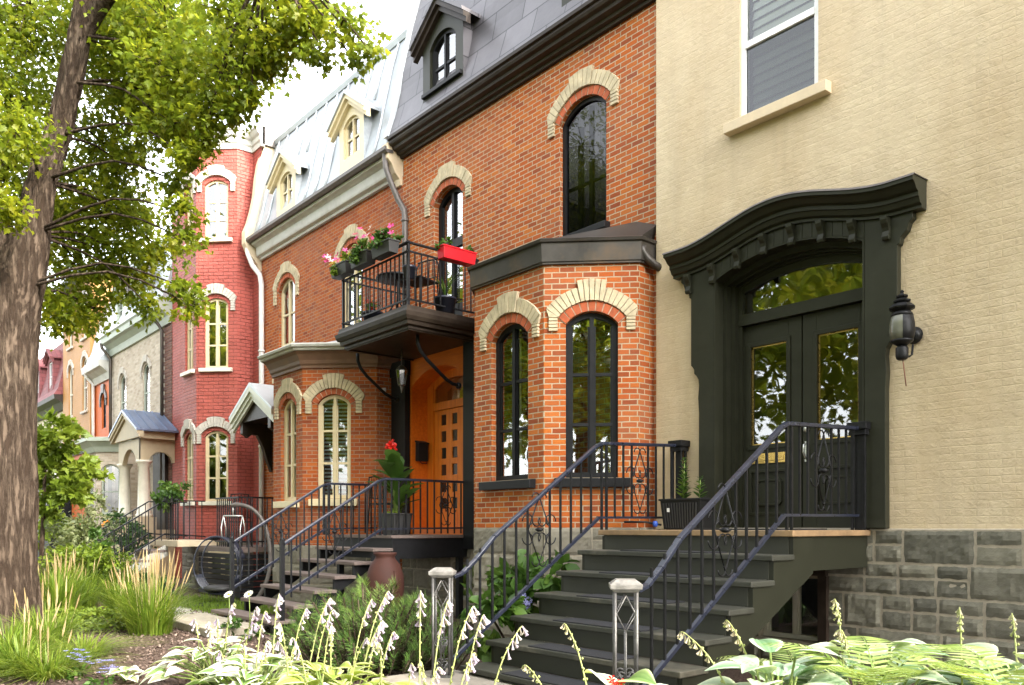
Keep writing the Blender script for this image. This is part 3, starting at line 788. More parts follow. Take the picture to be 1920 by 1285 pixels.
for F, o, lf in ((BF[2][0], fo, True), (BF[3][0], ro, False)):
    wn = window(F, o, B, M['black_paint'], M['glass'], (2.46, 3.02), 1, .06, .07, label='tall black arched casement window in the brick bay')
    hood(F, o, wn, M['cut_stone'], M['soldier'], .165, .115, .15, .075, .03, 17, .10)
    sill(F, o, wn, M['black_paint'], .13, .10, .11)
    if lf: drape(F, o, wn, M['curtain'], o.a0+.16, o.a0+.24, o.z0+.05, o.zs+.05, .16, 2)
BF1 = BF[1]; window(BF1[0], BF1[2][0], B, M['black_paint'], M['glass'], (2.46, 3.02), 1, .06, .07)
# upper windows
wn = window(FB, b1, B, M['black_paint'], M['glass_screen'], (), 0, .055, .05, label='black arched upper window behind an insect screen')
hood(FB, b1, wn, M['cut_stone'], M['soldier'], .165, .11, .17, .055, .03, 17, .11); 
mb = MB(); mb.fbox(FB, b1.c-.03, b1.c+.03, -.19, -.15, b1.z0, b1.zs+.15); mb.fbox(FB, b1.a0, b1.a1, -.19, -.15, 5.60, 5.63); mb.build('inner_casement', M['grey_blind'], wn)
drape(FB, b1, wn, M['grey_blind'], b1.a0+.10, b1.a0+.19, b1.z0+.05, b1.zs, .14, 2)
sill(FB, b1, wn, M['black_paint'], .06, .10, .09)
wn = window(FB, b2, B, M['black_paint'], M['glass'], (5.62,), 1, .075, .10, name='balcony_door', label='black glazed balcony door with an arched head')
hood(FB, b2, wn, M['cut_stone'], M['soldier'], .165, .11, .17, .055, .03, 17, .11)
mb = MB(); mb.fbox(FB, b2.a0+.07, b2.a1-.07, -.15, -.095, 5.50, 5.62); mb.build('lock_rail', M['black_paint'], wn); mb = MB(); mb.fbox(FB, b2.a0+.07, b2.a1-.07, -.15, -.10, 4.25, 4.65); mb.build('kick_panel', M['black_paint'], wn)
# cornice and mansard
co = MB(); co.extr(FB, [(-.02, 7.22), (.05, 7.22), (.06, 7.255), (.11, 7.265), (.12, 7.30), (.19, 7.315), (.20, 7.355), (.25, 7.37), (.265, 7.40), (.265, 7.43), (.30, 7.44), (.305, 7.48), (.28, 7.49), (-.02, 7.50)], -11.115, -5.89)
cn = co.build('cornice', M['brown_trim'], B)
mprof = [(.285, 7.49), (.25, 7.60), (.20, 7.75), (.13, 7.98), (.07, 8.25), (.02, 8.6), (-.06, 8.95), (-.17, 9.4), (-.30, 9.85), (-.36, 10.1)]
def mansard(F, prof, a0, a1, name, mat, root, back=5.8, split=True):
    mb = MB()
    for i in range(len(prof)-1):
        (d0, z0), (d1, z1) = prof[i], prof[i+1]
        mb.quad(F.P(a0, d0, z0), F.P(a1, d0, z0), F.P(a1, d1, z1), F.P(a0, d1, z1))
    top = prof[-1]
    mb.quad(F.P(a0, *top), F.P(a1, *top), F.P(a1, -back, top[1]+.15), F.P(a0, -back, top[1]+.15))
    for a in (a0, a1):
        vs = [F.P(a, d, z) for d, z in prof] + [F.P(a, -back, top[1]+.15), F.P(a, -back, prof[0][1])]
        mb.add(vs, [tuple(range(len(vs)))])
    return mb.build(name, mat, root)
mr = mansard(FB, mprof, -11.08, -5.89, 'mansard_roof', M['slate'], B)
ct = MB(); ct.extr(FB, [(-.50, 10.02), (-.32, 10.02), (-.30, 10.10), (-.33, 10.16), (-.5, 10.18)], -11.08, -5.89); ct.build('roof_curb', M['bronze_metal'], mr)
od = Op(-10.06, -9.38, 7.80, 8.42, .17, .06)
dB, FdB = dormer(B, -9.72, .50, 6.98, 7.62, 8.62, 8.98, Op(-10.04, -9.40, 7.80, 8.40, .17, .07), dict(front=M['green'], cheek=M['slate'], roof=M['slate'], verge=M['brown_trim']), .16, .9)
oq = Op(-10.04, -9.40, 7.80, 8.40, .17, .07)
wn = window(FdB, oq, B, M['black_paint'], M['glass'], (8.1,), 1, .05, .05, name='dormer_window', label='arched black window in the dark dormer'); sill(FdB, oq, wn, M['black_paint'], .16, .05, .07)
dB2, FdB2 = dormer(B, -6.72, .50, 6.98, 7.62, 8.62, 8.98, Op(-7.04, -6.40, 7.80, 8.40, .17, .07), dict(front=M['green'], cheek=M['slate'], roof=M['slate'], verge=M['brown_trim']), .16, .9)
# wooden entrance
Fe = Fr(0, 7.55); eb = MB()
eb.fbox(Fe, -10.9, -9.4, -.06, -.03, 1.28, 3.8)
ef = eb.build('entrance_back', M['door_wood'], B)
et = MB(); et.fbox(Fe, -10.86, -10.70, -.03, .05, 1.28, 3.76); et.fbox(Fe, -9.62, -9.45, -.03, .05, 1.28, 3.76); et.fbox(Fe, -10.70, -9.62, -.03, .045, 3.16, 3.28)
o_t = Op(-10.68, -9.64, 3.28, 3.5, .14); q = o_t.outline(0); oo = Op(-10.80, -9.5, 3.2, 3.56, .2); q2 = oo.outline(0); et.strip(Fe, q2+q2[:1], q+q[:1], -.03, .03)
et.build('entrance_frame', M['door_wood'], B)
pb = MB(); pb.add([Fe.P(a, .0, z) for a, z in o_t.outline(-.01)], [tuple(range(15))]); pb.build('transom_pane', M['glass_warm'], ef)
dd = MB(); X0, X1 = -10.69, -9.63; cols_ = [(-10.52, -10.38), (-10.23, -10.09), (-9.94, -9.80)]; rows_ = [1.60+.262*i for i in range(6)]
xs = [X0] + [x for c in cols_ for x in c] + [X1]
for i in range(0, 7, 2): dd.fbox(Fe, xs[i], xs[i+1], -.02, .025, 1.30, 3.15)
zz = [1.30] + [z for r_ in rows_ for z in (r_, r_+.17)] + [3.15]
for c0, c1 in cols_:
    for j in range(0, 14, 2): dd.fbox(Fe, c0, c1, -.02, .025, zz[j], zz[j+1])
dr_ = dd.build('wooden_door', M['door_wood'], B, bevel=.003)
for c0, c1 in cols_:
    for z in rows_:
        pb = MB(); pb.quad(Fe.P(c0-.002, .004, z-.002), Fe.P(c1+.002, .004, z-.002), Fe.P(c1+.002, .004, z+.172), Fe.P(c0-.002, .004, z+.172)); pb.build('door_pane', M['glass_d'] if 'glass_d' in M else M['glass_soft'], dr_)
pk = MB(); pk.fbox(Fe, -9.735, -9.70, .025, .04, 2.0, 2.12); pk.tube([Fe.P(-9.715, .03, 2.05), Fe.P(-9.715, .09, 2.05), Fe.P(-9.80, .09, 2.05)], .01, 8); pk.build('handle', M['black_paint'], dr_)
# posts carrying the balcony
ps = MB(); ps.box(-11.29, -10.89, 7.09, 7.19, 1.0, 3.95); ps.box(-11.31, -10.87, 7.07, 7.19, 1.0, 1.5); ps.box(-11.31, -10.87, 7.07, 7.19, 3.72, 3.95)
ps.build('entrance_pilaster', M['black_paint'], B, bevel=.006)
ps = MB(); ps.box(-9.36, -9.08, 7.08, 7.19, 1.0, 3.95); ps.build('entrance_pilaster', M['black_paint'], B, bevel=.006)
pb = MB(); pb.box(-9.0, -8.7, 7.0, 7.2, .0, 4.0); pb.build('bay_return', M['brick'], B)
st = MB(); ashlar(st, Fr(0, 7.18), -11.1, -8.7, 0, 1.0, 77, .3, [Op(-9.75, -9.15, .25, .80)]); st.build('stone_base', [M['stone_b'], M['stone_mortar']], B)
bo = Op(-9.75, -9.15, .25, .80, 0, .1); bw_ = window(Fr(0, 7.18), bo, B, M['pale_grey'], M['glass'], (), 1, .05, .06, name='basement_window')

# =============================================================== worn brick house with pale roof
C = thing('pale_roof_brick_house', 'worn brick house with cream window frames and a pale grey sheet metal mansard', 'house', (-13.8, 7.2, 0))
FC = Fr(0, 7.2)
c1 = Op(-15.72, -14.99, 4.35, 6.08, .22, .10); c2 = Op(-13.12, -12.38, 4.35, 6.08, .22, .10)
cdr = Op(-15.95, -15.05, 1.0, 3.1, 0, .2)
w = MB(); wall(w, FC, -16.55, -11.1, 0, 6.96, [c1, c2, cdr]); w.build('wall', M['brick_c'], C)
shell(C, -16.53, -11.12, 7.5, 13, 9.2, M['dark_in'])
cf = Op(.29, .86, 1.75, 3.28, .16, .10); cr_ = Op(.24, .79, 1.77, 3.28, .16, .10)
cw, CF = bay(C, -13.25, -12.16, 5.975, .86, 7.2, 0, 3.9, M['brick_c'], [cf], [cr_], (), zs=1.02, smat=M['stone_b'], seed=51)
pts = baypts(-13.25, -12.16, 5.975, .86, 7.2)
cp = MB(); perim(cp, pts, [(-.03, 3.86), (.03, 3.86), (.035, 3.90), (.06, 3.93), (.07, 3.98), (.12, 4.07), (.17, 4.11), (-.03, 4.12)])
cap = cp.build('bay_cornice', M['brown_cove'], C)
cp = MB(); perim(cp, pts, [(-.03, 4.115), (.19, 4.115), (.20, 4.13), (.20, 4.155), (.24, 4.165), (.25, 4.20), (.22, 4.225), (-.03, 4.23)]); cp.build('bay_gutter', M['pale_grey'], cap)
rb = MB(); inn = []
for (x, y) in pts: inn.append((x, y, 4.225))
up = [(-13.9, 7.19, 4.35), (-13.5, 7.19, 4.55), (-13.0, 7.19, 4.58), (-12.4, 7.19, 4.58), (-11.9, 7.19, 4.55), (-11.5, 7.19, 4.35)]
for i in range(5): rb.quad(inn[i], inn[i+1], up[i+1], up[i])
rb.build('bay_roof', M['zinc_white'], cap)
for F, o, sh in ((CF[2][0], cf, 0), (CF[3][0], cr_, 1)):
    wn = window(F, o, C, M['cream_paint'], M['glass'], (2.34, 2.86), 1, .06, .06, label='tall cream framed arched window with slatted shutters inside' if sh else 'tall cream framed arched window in the worn brick bay')
    hood(F, o, wn, M['cut_stone'], M['soldier'], .17, .10, .20, .06, .035, 17, .10)
    sill(F, o, wn, M['cream_paint'], .12, .09, .12)
    if sh: slats(F, o, wn, M['white_blind'], .062, .05, .014, .09)
for o in (c1, c2):
    wn = window(FC, o, C, M['cream_paint'], M['glass'], (5.0, 5.6), 1, .065, .06, label='cream framed arched upper window')
    hood(FC, o, wn, M['cut_stone'], M['soldier'], .16, .10, .28, .055, .035, 17, .10)
    sill(FC, o, wn, M['cream_paint'], .12, .09, .11)
    drape(FC, o, wn, M['curtain'], o.a0+.06, o.a0+.2, o.z0+.05, o.zs, .14, 3)
dm_ = MB(); dm_.fbox(FC, cdr.a0, cdr.a1, -.22, -.16, 1.0, 3.1); dm_.build('side_door', M['brown_trim'], C)
co = MB(); co.extr(FC, [(-.02, 6.93), (.06, 6.93), (.07, 6.97), (.13, 7.0), (.14, 7.03), (.15, 7.16), (.19, 7.19), (.24, 7.21), (.25, 7.25), (-.02, 7.27)], -16.5, -11.13); cn = co.build('cornice', M['pale_grey'], C)
gt = MB(); gt.extr(FC, [(.18, 7.265), (.30, 7.25), (.34, 7.29), (.345, 7.34), (.315, 7.34), (.31, 7.30), (.2, 7.31)], -16.6, -11.1); gt.build('gutter', M['galv'], cn)
cprof = [(.24, 7.28), (.20, 7.42), (.12, 7.7), (.06, 7.95), (.0, 8.25), (-.08, 8.6), (-.17, 9.0), (-.27, 9.35), (-.32, 9.52)]
mr = mansard(FC, cprof, -16.62, -11.14, 'mansard_roof', M['zinc'], C)
for a in [-16.3+.42*i for i in range(13)]:
    if -15.6 < a < -14.45 or -13.2 < a < -12.0: lo = 5
    else: lo = 1
    sm = MB(); sm.tube([FC.P(a, d+.012, z) for d, z in cprof[lo:]], .022, 6); sm.build('roof_seam', M['zinc_white'], mr)
rc = MB(); rc.extr(FC, [(-.6, 9.46), (-.28, 9.46), (-.25, 9.54), (-.29, 9.6), (-.6, 9.62)], -16.62, -11.14); rc.build('roof_curb', M['zinc'], mr)
# raised flashing strip along the party line and its carved end block
fl = MB()
for i in range(len(mprof)-1):
    (d0, z0), (d1, z1) = mprof[i], mprof[i+1]
    P = FB.P; fl.hexa([P(-11.19, d0+.03, z0), P(-11.07, d0+.03, z0), P(-11.07, d0-.3, z0), P(-11.19, d0-.3, z0), P(-11.19, d1+.03, z1), P(-11.07, d1+.03, z1), P(-11.07, d1-.3, z1), P(-11.19, d1-.3, z1)])
fl.build('party_flashing', M['zinc_white'], C)
eb = MB(); eb.extr(FC, [(-.05, 6.80), (.04, 6.80), (.06, 6.90), (.14, 6.98), (.20, 7.1), (.28, 7.18), (.28, 7.42), (.0, 7.5)], -11.3, -11.121); eb.build('end_block', M['sill_stone'], C, bevel=.01)
eb = MB(); eb.extr(FC, [(-.05, 6.72), (.05, 6.72), (.09, 6.85), (.20, 6.98), (.30, 7.12), (.36, 7.25), (.36, 7.5), (.28, 7.7), (.20, 8.0), (.14, 8.3), (.10, 8.7), (.05, 9.0), (-.1, 9.5), (-.3, 9.5)], -16.74, -16.56); eb.build('end_block', M['sill_stone'], C, bevel=.01)
for cx, s_ in ((-15.0, 0), (-12.45, .12)):
    o = Op(cx-.27, cx+.27, 7.58+s_, 8.12+s_, .13, .06)
    dr, Fq = dormer(C, cx, .42, 7.02, 7.42, 8.30+s_, 8.60+s_, o, dict(front=M['cream_paint'], cheek=M['zinc'], roof=M['zinc'], verge=M['cream_paint']), .20, .75)
    wn = window(Fq, o, C, M['cream_paint'], M['glass'], (7.9+s_,), 1, .045, .04, name='dormer_window', label='small arched window in a pale metal dormer')
downpipe(C, [(-11.22, 6.93, 7.30), (-11.22, 6.95, 7.05), (-11.15, 6.98, 6.85), (-11.10, 7.1, 6.55), (-10.98, 7.14, 6.35), (-10.96, 7.14, 6.2), (-10.96, 7.14, 4.3)], .048, M['galv'], [(-10.96, 7.14, 6.18)])
downpipe(C, [(-16.62, 6.93, 7.25), (-16.62, 6.93, 7.05), (-16.55, 7.0, 6.8), (-16.42, 7.1, 6.6), (-16.40, 7.13, 6.4), (-16.40, 7.13, .3)], .055, M['white_pipe'], [(-16.4, 7.13, 5), (-16.4, 7.13, 3)])
lp = MB(); lp.tube([(-11.72, 6.78, 3.85), (-11.70, 6.70, 3.6), (-11.60, 6.70, 3.52), (-11.28, 6.98, 3.50)], .05, 8); lp.build('leader', M['white_pipe'], C)
# gabled hood over its side door
FH = Fr(-15.4, 6.5); hb = MB()
for s in (-1, 1):
    p = [(0, 4.06), (s*1.02, 3.50), (s*1.02, 3.55), (0, 4.13)]; hb.prism(FH, p if s < 0 else p[::-1], -.7, .06)
hd = hb.build('door_hood', M['zinc_white'], C)
hb = MB()
for s in (-1, 1):
    for dd_, t0, t1 in ((.055, .0, -.10), (.02, -.10, -.19), (-.01, -.19, -.27)):
        p = [(0, 4.06+t0), (s*1.0, 3.51+t0), (s*1.0, 3.51+t1), (0, 4.06+t1)]; hb.prism(FH, p if s < 0 else p[::-1], -.06, dd_)
    if s > 0: hb.box(-14.42, -14.37, 6.5, 7.15, 3.33, 3.5)
hb.build('verge', M['green_white'], hd)
hb = MB()
hb.prism(FH, [(-.75, 3.42), (.75, 3.42), (.1, 3.92), (-.1, 3.92)], -.5, -.08)
for s in (-1, 1):
    x = -15.4+s*.66; p = [(-.0, 3.42), (.62, 3.42), (.62, 3.2), (.5, 3.12), (.42, 3.2), (.30, 3.18), (.18, 2.95), (.10, 2.7), (0, 2.45)]
    n = len(p); vs = [(x-.06, 7.18-d, z) for d, z in p]+[(x+.06, 7.18-d, z) for d, z in p]
    hb.add(vs, [tuple(range(n)), tuple(range(2*n-1, n-1, -1))]+[(i, i+n, (i+1) % n+n, (i+1) % n) for i in range(n)])
hb.box(-14.68, -14.50, 7.05, 7.2, 1.0, 3.3)
hb.build('hood_bracket', M['brown_trim'], hd)
# =============================================================== red house with the tower
D = thing('red_tower_house', 'red painted brick house with a three storey half octagon tower', 'house', (-18.5, 7.2, 0))
FD = Fr(0, 7.2)
w = MB(); wall(w, FD, -22.2, -16.56, 0, 9.45); w.build('wall', M['red'], D)
w = MB(); w.box(-22.2, -16.57, 7.3, 13, 0, 9.4); w.build('side_walls', M['red'], D)
tops = [(1.87, 3.24, .13), (4.71, 6.07, .13), (7.47, 8.60, .12)]
rops = [Op(.18, .70, a, b, r, .09) for a, b, r in tops]; fops = [Op(.16, .66, a, b, r, .09) for a, b, r in tops]
tw, TF = bay(D, -18.48, -17.63, 6.215, .635, 7.2, 0, 9.5, M['red'], fops, rops, (), name='tower_wall', zs=1.02, smat=M['stone_b'], seed=71)
tw.name = 'tower_wall'
pts = baypts(-18.48, -17.63, 6.215, .635, 7.2); pts[-1] = (pts[-1][0], 7.2); pts.append((-16.5, 7.2))
cp = MB(); perim(cp, pts, [(-.05, 9.36), (.03, 9.36), (.035, 9.46), (.06, 9.49), (.06, 9.58), (.10, 9.62), (.14, 9.70), (.16, 9.71), (.16, 9.78), (-.05, 9.80)]); cp.build('tower_cornice', M['pale_grey'], D)
rt = MB(); rt.add([(x, y, 9.79) for x, y in baypts(-18.48, -17.63, 6.215, .635, 7.2)], [(0, 1, 2, 3, 4, 5)]); rt.box(-22.2, -16.5, 7.2, 13, 9.4, 9.78); rt.build('roof', M['galv'], D)
for F, ops in ((TF[2][0], fops), (TF[3][0], rops)):
    for i, o in enumerate(ops):
        wn = window(F, o, D, M['cream_paint'], M['glass'], [o.z0+(o.zs-o.z0)*k for k in (.36, .70)], 1, .05, .05, label='cream framed arched tower window')
        hood(F, o, wn, M['white_stone'], M['red_arch'] if 'red_arch' in M else None, .16, .085, .20, .05, .045, 13, .09)
        sill(F, o, wn, M['ivory'], .10, .08, .09)
inn = MB(); inn.add([(x, y, z) for z in (0.5, 9.3) for x, y in ((-18.9, 7.19), (-17.2, 7.19), (-17.2, 7.0), (-18.9, 7.0))], [(0, 1, 5, 4), (1, 2, 6, 5), (2, 3, 7, 6), (3, 0, 4, 7)]); inn.build('tower_rooms', M['dark_in'], D)

# =============================================================== houses further along
def simple_window(F, o, root, fm, hm=None, sm=None, cat=None, rails=None, leg=.18, band=.14):
    rails = rails if rails is not None else [o.z0+(o.zs-o.z0)*.5]
    wn = window(F, o, root, fm, M['glass'], rails, 0, .05, .04)
    if hm: hood(F, o, wn, hm, None, band, .06, leg, .05, .04, 9, .08)
    if sm: sill(F, o, wn, sm, .08, .07, .09)
    return wn
E_ = thing('buff_brick_house', 'buff brick house with pale green eaves and a columned gabled porch', 'house', (-25, 7.2, 0))
FE = Fr(0, 7.2)
e1 = Op(-24.75, -24.10, 4.55, 5.75, .22, .1); e2 = Op(-27.05, -26.40, 4.55, 5.75, .22, .1)
w = MB(); wall(w, FE, -27.95, -22.75, 0, 7.0, [e1, e2]); w.build('wall', M['buff_brick'], E_)
q = MB(); r5 = random.Random(5)
for i in range(56): q.fbox(FE, -22.78-(.0 if i % 2 else .14), -22.21, -.05, .012+.004*(i % 2), .7+i*.113, .7+i*.113+.105)
q.build('quoins', M['brown_brick'], E_)
shell(E_, -27.9, -22.3, 7.4, 13, 9.0, M['dark_in'])
for o in (e1, e2): simple_window(FE, o, E_, M['pale_green'], M['white_stone'], M['sill_stone'])
co = MB(); co.extr(FE, [(-.02, 6.72), (.06, 6.72), (.10, 6.9), (.22, 7.02), (.32, 7.06), (.34, 7.2), (.38, 7.25), (-.02, 7.28)], -27.95, -22.25); cn = co.build('cornice', M['pale_green'], E_)
eprof = [(.36, 7.26), (.22, 7.45), (.10, 7.8), (.0, 8.3), (-.12, 8.9), (-.25, 9.5)]
mr = mansard(FE, eprof, -27.95, -22.25, 'mansard_roof', M['zinc'], E_)
for cx in (-26.3, -24.0):
    o = Op(cx-.27, cx+.27, 7.55, 8.15, .13, .05)
    dr, Fq = dormer(E_, cx, .40, 7.0, 7.4, 8.3, 8.65, o, dict(front=M['pale_green'], cheek=M['zinc'], roof=M['galv'], verge=M['pale_green']), .15, .8)
    simple_window(Fq, o, dr, M['pale_green'])
downpipe(E_, [(-22.9, 6.86, 7.1), (-22.9, 6.9, 6.95), (-22.85, 7.05, 6.75), (-22.8, 7.12, 6.6), (-22.8, 7.12, 1)], .045, M['bronze_metal'])
downpipe(E_, [(-27.9, 6.86, 7.1), (-27.9, 6.9, 6.95), (-27.85, 7.05, 6.75), (-27.8, 7.12, 6.6), (-27.8, 7.12, 1)], .045, M['bronze_metal'])
# its brick bay left of the porch
eo = Op(.25, .85, 1.7, 3.0, .15, .1); eo2 = Op(.15, .7, 1.7, 3.0, .15, .1)
bay(E_, -27.0, -25.9, 6.25, .6, 7.2, 0, 3.55, M['buff_brick'], [eo], [eo2], (), zs=.95, smat=M['stone_b'], seed=91)
cp = MB(); pts = baypts(-27.0, -25.9, 6.25, .6, 7.2); perim(cp, pts, [(-.03, 3.5), (.05, 3.5), (.12, 3.65), (.25, 3.78), (.30, 3.8), (.30, 3.9), (-.03, 3.95)]); cp.build('bay_cornice', M['pale_green'], E_)
for F, o in ((Fr(-27.0, 6.25, 0), eo), (Fr(-25.9, 6.25, 45), eo2)): simple_window(F, o, E_, M['pale_green'])
# porch
px0, px1, py = -24.05, -21.95, 6.3; pc = (px0+px1)/2
FPp = Fr(pc, py)
pm = MB()
for s in (-1, 1):
    p = [(0, 4.35), (s*1.30, 3.76), (s*1.30, 3.81), (0, 4.42)]; pm.prism(FPp, p if s < 0 else p[::-1], -.92, .14)
    for k in range(5):
        t = -.85+.22*k*1.0
        pm.bar(FPp.P(0, t, 4.43), FPp.P(s*1.30, t, 3.825), .02, .03)
pr = pm.build('porch_roof', M['blue_metal'], E_)
pm = MB()
for s in (-1, 1):
    for dd_, t0, t1 in ((.12, 0, -.09), (.08, -.09, -.17)):
        p = [(0, 4.35+t0), (s*1.28, 3.77+t0), (s*1.28, 3.77+t1), (0, 4.35+t1)]; pm.prism(FPp, p if s < 0 else p[::-1], -.04, dd_)
pm.prism(FPp, [(-1.1, 3.62), (1.1, 3.62), (0, 4.16)], -.06, .03)
pm.box(px1+.02, px1+.1, py, 7.15, 3.58, 3.76)
pm.build('porch_gable', M['tan'], pr)
pm = MB()
ao = Op(-.62, .62, 1.6, 3.02, .36, .2)
def archboard(F, a0, a1, o, ztop):
    n = 14; c = arc(o.c, o.w, o.zs, o.rise, n)
    pm.strip(F, [(a, ztop) for a, z in c], c, -.12, .0)
    pm.fbox(F, a0, o.a0, -.12, 0, o.zs-.02, ztop); pm.fbox(F, o.a1, a1, -.12, 0, o.zs-.02, ztop)
archboard(Fr(pc, py+.05), -.98, .98, ao, 3.6)
archboard(Fr(px1-.06, py+.05, 90), 0, .92, Op(.20, .80, 1.6, 3.02, .25, .2), 3.6)
pm.build('porch_arch', M['tan'], pr)
for x in (px0+.22, px1-.18):
    cb = MB(); cb.lathe([(.21, 0), (.21, .06), (.17, .09), (.185, .14), (.155, .17), (.15, .6), (.125, 1.30), (.15, 1.33), (.15, 1.37), (.19, 1.40), (.20, 1.46)], (x, py+.17, 1.58), 18); cb.build('porch_column', M['ivory'], pr)
    cb = MB(); cb.box(x-.24, x+.24, py-.06, py+.4, 0, 1.58); cb.build('porch_pedestal', M['tan'], pr)
pd = MB(); pd.box(px0, px1, py+.3, 7.19, 0, 1.25); pd.box(-23.5, -22.5, 7.1, 7.19, 1.25, 3.3, 1)
pd.build('porch_floor', [M['tan'], M['brown_trim']], pr)
for k in range(6):
    s_ = MB(); s_.box(px0+.45, px1-.4, py-.06-.28*(k+1)+.3, py-.06-.28*k+.33, 0, 1.25-.2*(k+1)); s_.build('porch_step', M['tan'], pr)

Fh = thing('orange_house', 'narrow bright orange brick house with one black arched upper window', 'house', (-29, 7.2, 0))
fo_ = Op(-29.15, -28.62, 4.55, 5.45, .2, .12)
w = MB(); wall(w, FE, -30.15, -27.96, 0, 6.35, [fo_]); w.build('wall', M['orange'], Fh)
shell(Fh, -30.1, -27.98, 7.4, 13, 8.5, M['dark_in'])
wn = window(FE, fo_, Fh, M['black_paint'], M['glass'], (5.0,), 1, .06, .06); hood(FE, fo_, wn, M['galv'], None, .13, .05, .2, .16, .05, 9, .08)
co = MB(); co.extr(FE, [(-.02, 6.05), (.06, 6.05), (.12, 6.25), (.28, 6.38), (.36, 6.42), (.38, 6.6), (-.02, 6.62)], -30.2, -27.97); co.build('cornice', M['pale_grey'], Fh)
mansard(FE, [(.38, 6.6), (.22, 6.8), (.10, 7.2), (.0, 7.7), (-.12, 8.2), (-.28, 8.8)], -30.2, -27.97, 'mansard_roof', M['zinc_white'], Fh)
bo_ = MB(); bo_.box(-30.0, -28.1, 6.5, 7.19, 1.2, 3.75); bb = bo_.build('bay_wall', M['orange'], Fh)
bo_ = MB(); perim(bo_, [(-30.0, 7.2), (-30.0, 6.5), (-28.1, 6.5), (-28.1, 7.2)], [(-.05, 3.65), (.05, 3.65), (.10, 3.8), (.24, 3.95), (.26, 4.05), (-.05, 4.12)]); bo_.build('bay_cornice', M['bronze_metal'], bb)
downpipe(Fh, [(-29.95, 6.86, 6.5), (-29.95, 6.95, 6.3), (-29.9, 7.12, 6.1), (-29.9, 7.12, 1)], .05, M['white_pipe'])

G = thing('ochre_house', 'tall ochre yellow brick house with narrow arched white windows', 'house', (-32, 7.2, 0))
FG = Fr(0, 7.05)
gops = [Op(a, a+.62, z0, z1, .2, .1) for a in (-31.0, -33.0) for z0, z1 in ((2.6, 4.15), (5.3, 6.9), (7.8, 9.0))]
w = MB(); wall(w, FG, -33.9, -30.0, 0, 9.8, gops); w.quad((-30, 7.05, 0), (-30, 13, 0), (-30, 13, 9.8), (-30, 7.05, 9.8)); w.build('wall', M['ochre'], G)
shell(G, -33.9, -30.02, 7.2, 13, 9.7, M['dark_in'])
for o in gops: simple_window(FG, o, G, M['ivory'], M['white_stone'], M['white_stone'])
rf = MB(); rf.extr(FG, [(-6, 9.8), (.1, 9.8), (.25, 9.95), (.28, 10.1), (-6, 10.2)], -34.0, -29.9); rf.build('roof', M['bronze_metal'], G)
gb = MB(); gb.box(-33.2, -30.3, 5.9, 7.04, 0, 2.9); gp = gb.build('ground_floor_bay', M['black_paint'], G)
gb = MB()
gb.extr(Fr(0, 5.9), [(-1.12, 3.25), (.18, 2.95), (.20, 3.0), (.20, 3.06), (-1.12, 3.36)], -33.4, -30.1); gb.build('bay_roof', M['zinc_white'], gp)
gb = MB()
for a in (-32.9, -32.1, -31.3): gb.fbox(Fr(0, 5.9), a, a+.62, -.01, .012, 1.0, 2.2)
gb.build('pane', M['glass'], gp)

H = thing('burgundy_roof_house', 'cream house with a steep burgundy mansard and two dormers', 'house', (-37, 7.2, 0))
hops = [Op(a, a+.6, 3.4, 4.6, .2, .1) for a in (-35.6, -37.6)]
w = MB(); wall(w, FE, -40, -33.92, 0, 6.0, hops); w.build('wall', M['cream_stucco'], H)
for o in hops: simple_window(FE, o, H, M['ivory'], M['white_stone'])
shell(H, -40, -33.95, 7.4, 13, 8, M['dark_in'])
co = MB(); co.extr(FE, [(-.02, 5.75), (.08, 5.75), (.2, 6.0), (.42, 6.1), (.45, 6.25), (-.02, 6.28)], -40, -33.95); co.build('cornice', M['brown_trim'], H)
mansard(FE, [(.44, 6.25), (.3, 6.5), (.18, 7.0), (.05, 7.6), (-.1, 8.3), (-.15, 8.5)], -40, -33.95, 'mansard_roof', M['burgundy'], H)
for cx in (-35.3, -37.7):
    o = Op(cx-.3, cx+.3, 6.55, 7.65, 0, .05)
    dr, Fq = dormer(H, cx, .48, 6.9, 6.4, 7.8, 8.1, o, dict(front=M['burgundy'], cheek=M['burgundy'], roof=M['burgundy'], verge=M['burgundy']), .12, .8)
    simple_window(Fq, o, dr, M['white'], rails=[7.1])
tr_ = MB(); tr_.box(-36.6, -34.9, 9.5, 11.2, 7, 9.9); tr_.box(-36.8, -34.7, 9.3, 11.4, 9.9, 10.1, 1)
tr_.lathe([(1.2, 10.1), (.9, 10.5), (.15, 11.2)], (-35.75, 10.35, 0), 4, 1, False); tr_.build('roof_turret', [M['pale_grey'], M['burgundy']], H)

# =============================================================== ironwork helpers
def scroll(mb, P2, cu, cv, s, r=.006):
    """diamond with C-scrolls and a rosette, in the plane given by P2(u,v)"""
    def T(pts, rr=r): mb.tube([P2(cu+u*s, cv+v*s) for u, v in pts], rr, 5)
    def C(u, v, dx, dy, k=.12):
        T([(u+dx*k*(1.1-.55*t)*math.cos(t*4.2)*1.0, v+dy*k*(1.1-.55*t)*math.sin(t*4.2)) for t in [i/12 for i in range(13)]])
    T([(0, .60), (.27, 0), (0, -.60), (-.27, 0), (0, .60)], r*1.15)
    for su in (-1, 1):
        for sv in (-1, 1):
            C(su*.26, sv*.15, su, sv, .14); C(su*.07, sv*.58, su, sv, .10); C(su*.05, sv*.16, su, -sv, .11)
    mb.lathe([(.02, -.02), (.045, 0), (.02, .02)], P2(cu, cv), 8)
def plane_x(X): return lambda u, v: (X, u, v)
def plane_y(Y): return lambda u, v: (u, Y, v)
def plane_f(p, q):
    p, q = Vector(p), Vector(q); L = (q-p).length; t = (q-p)/L
    return (lambda u, v: tuple(p + t*u + Vector((0, 0, v)))), L
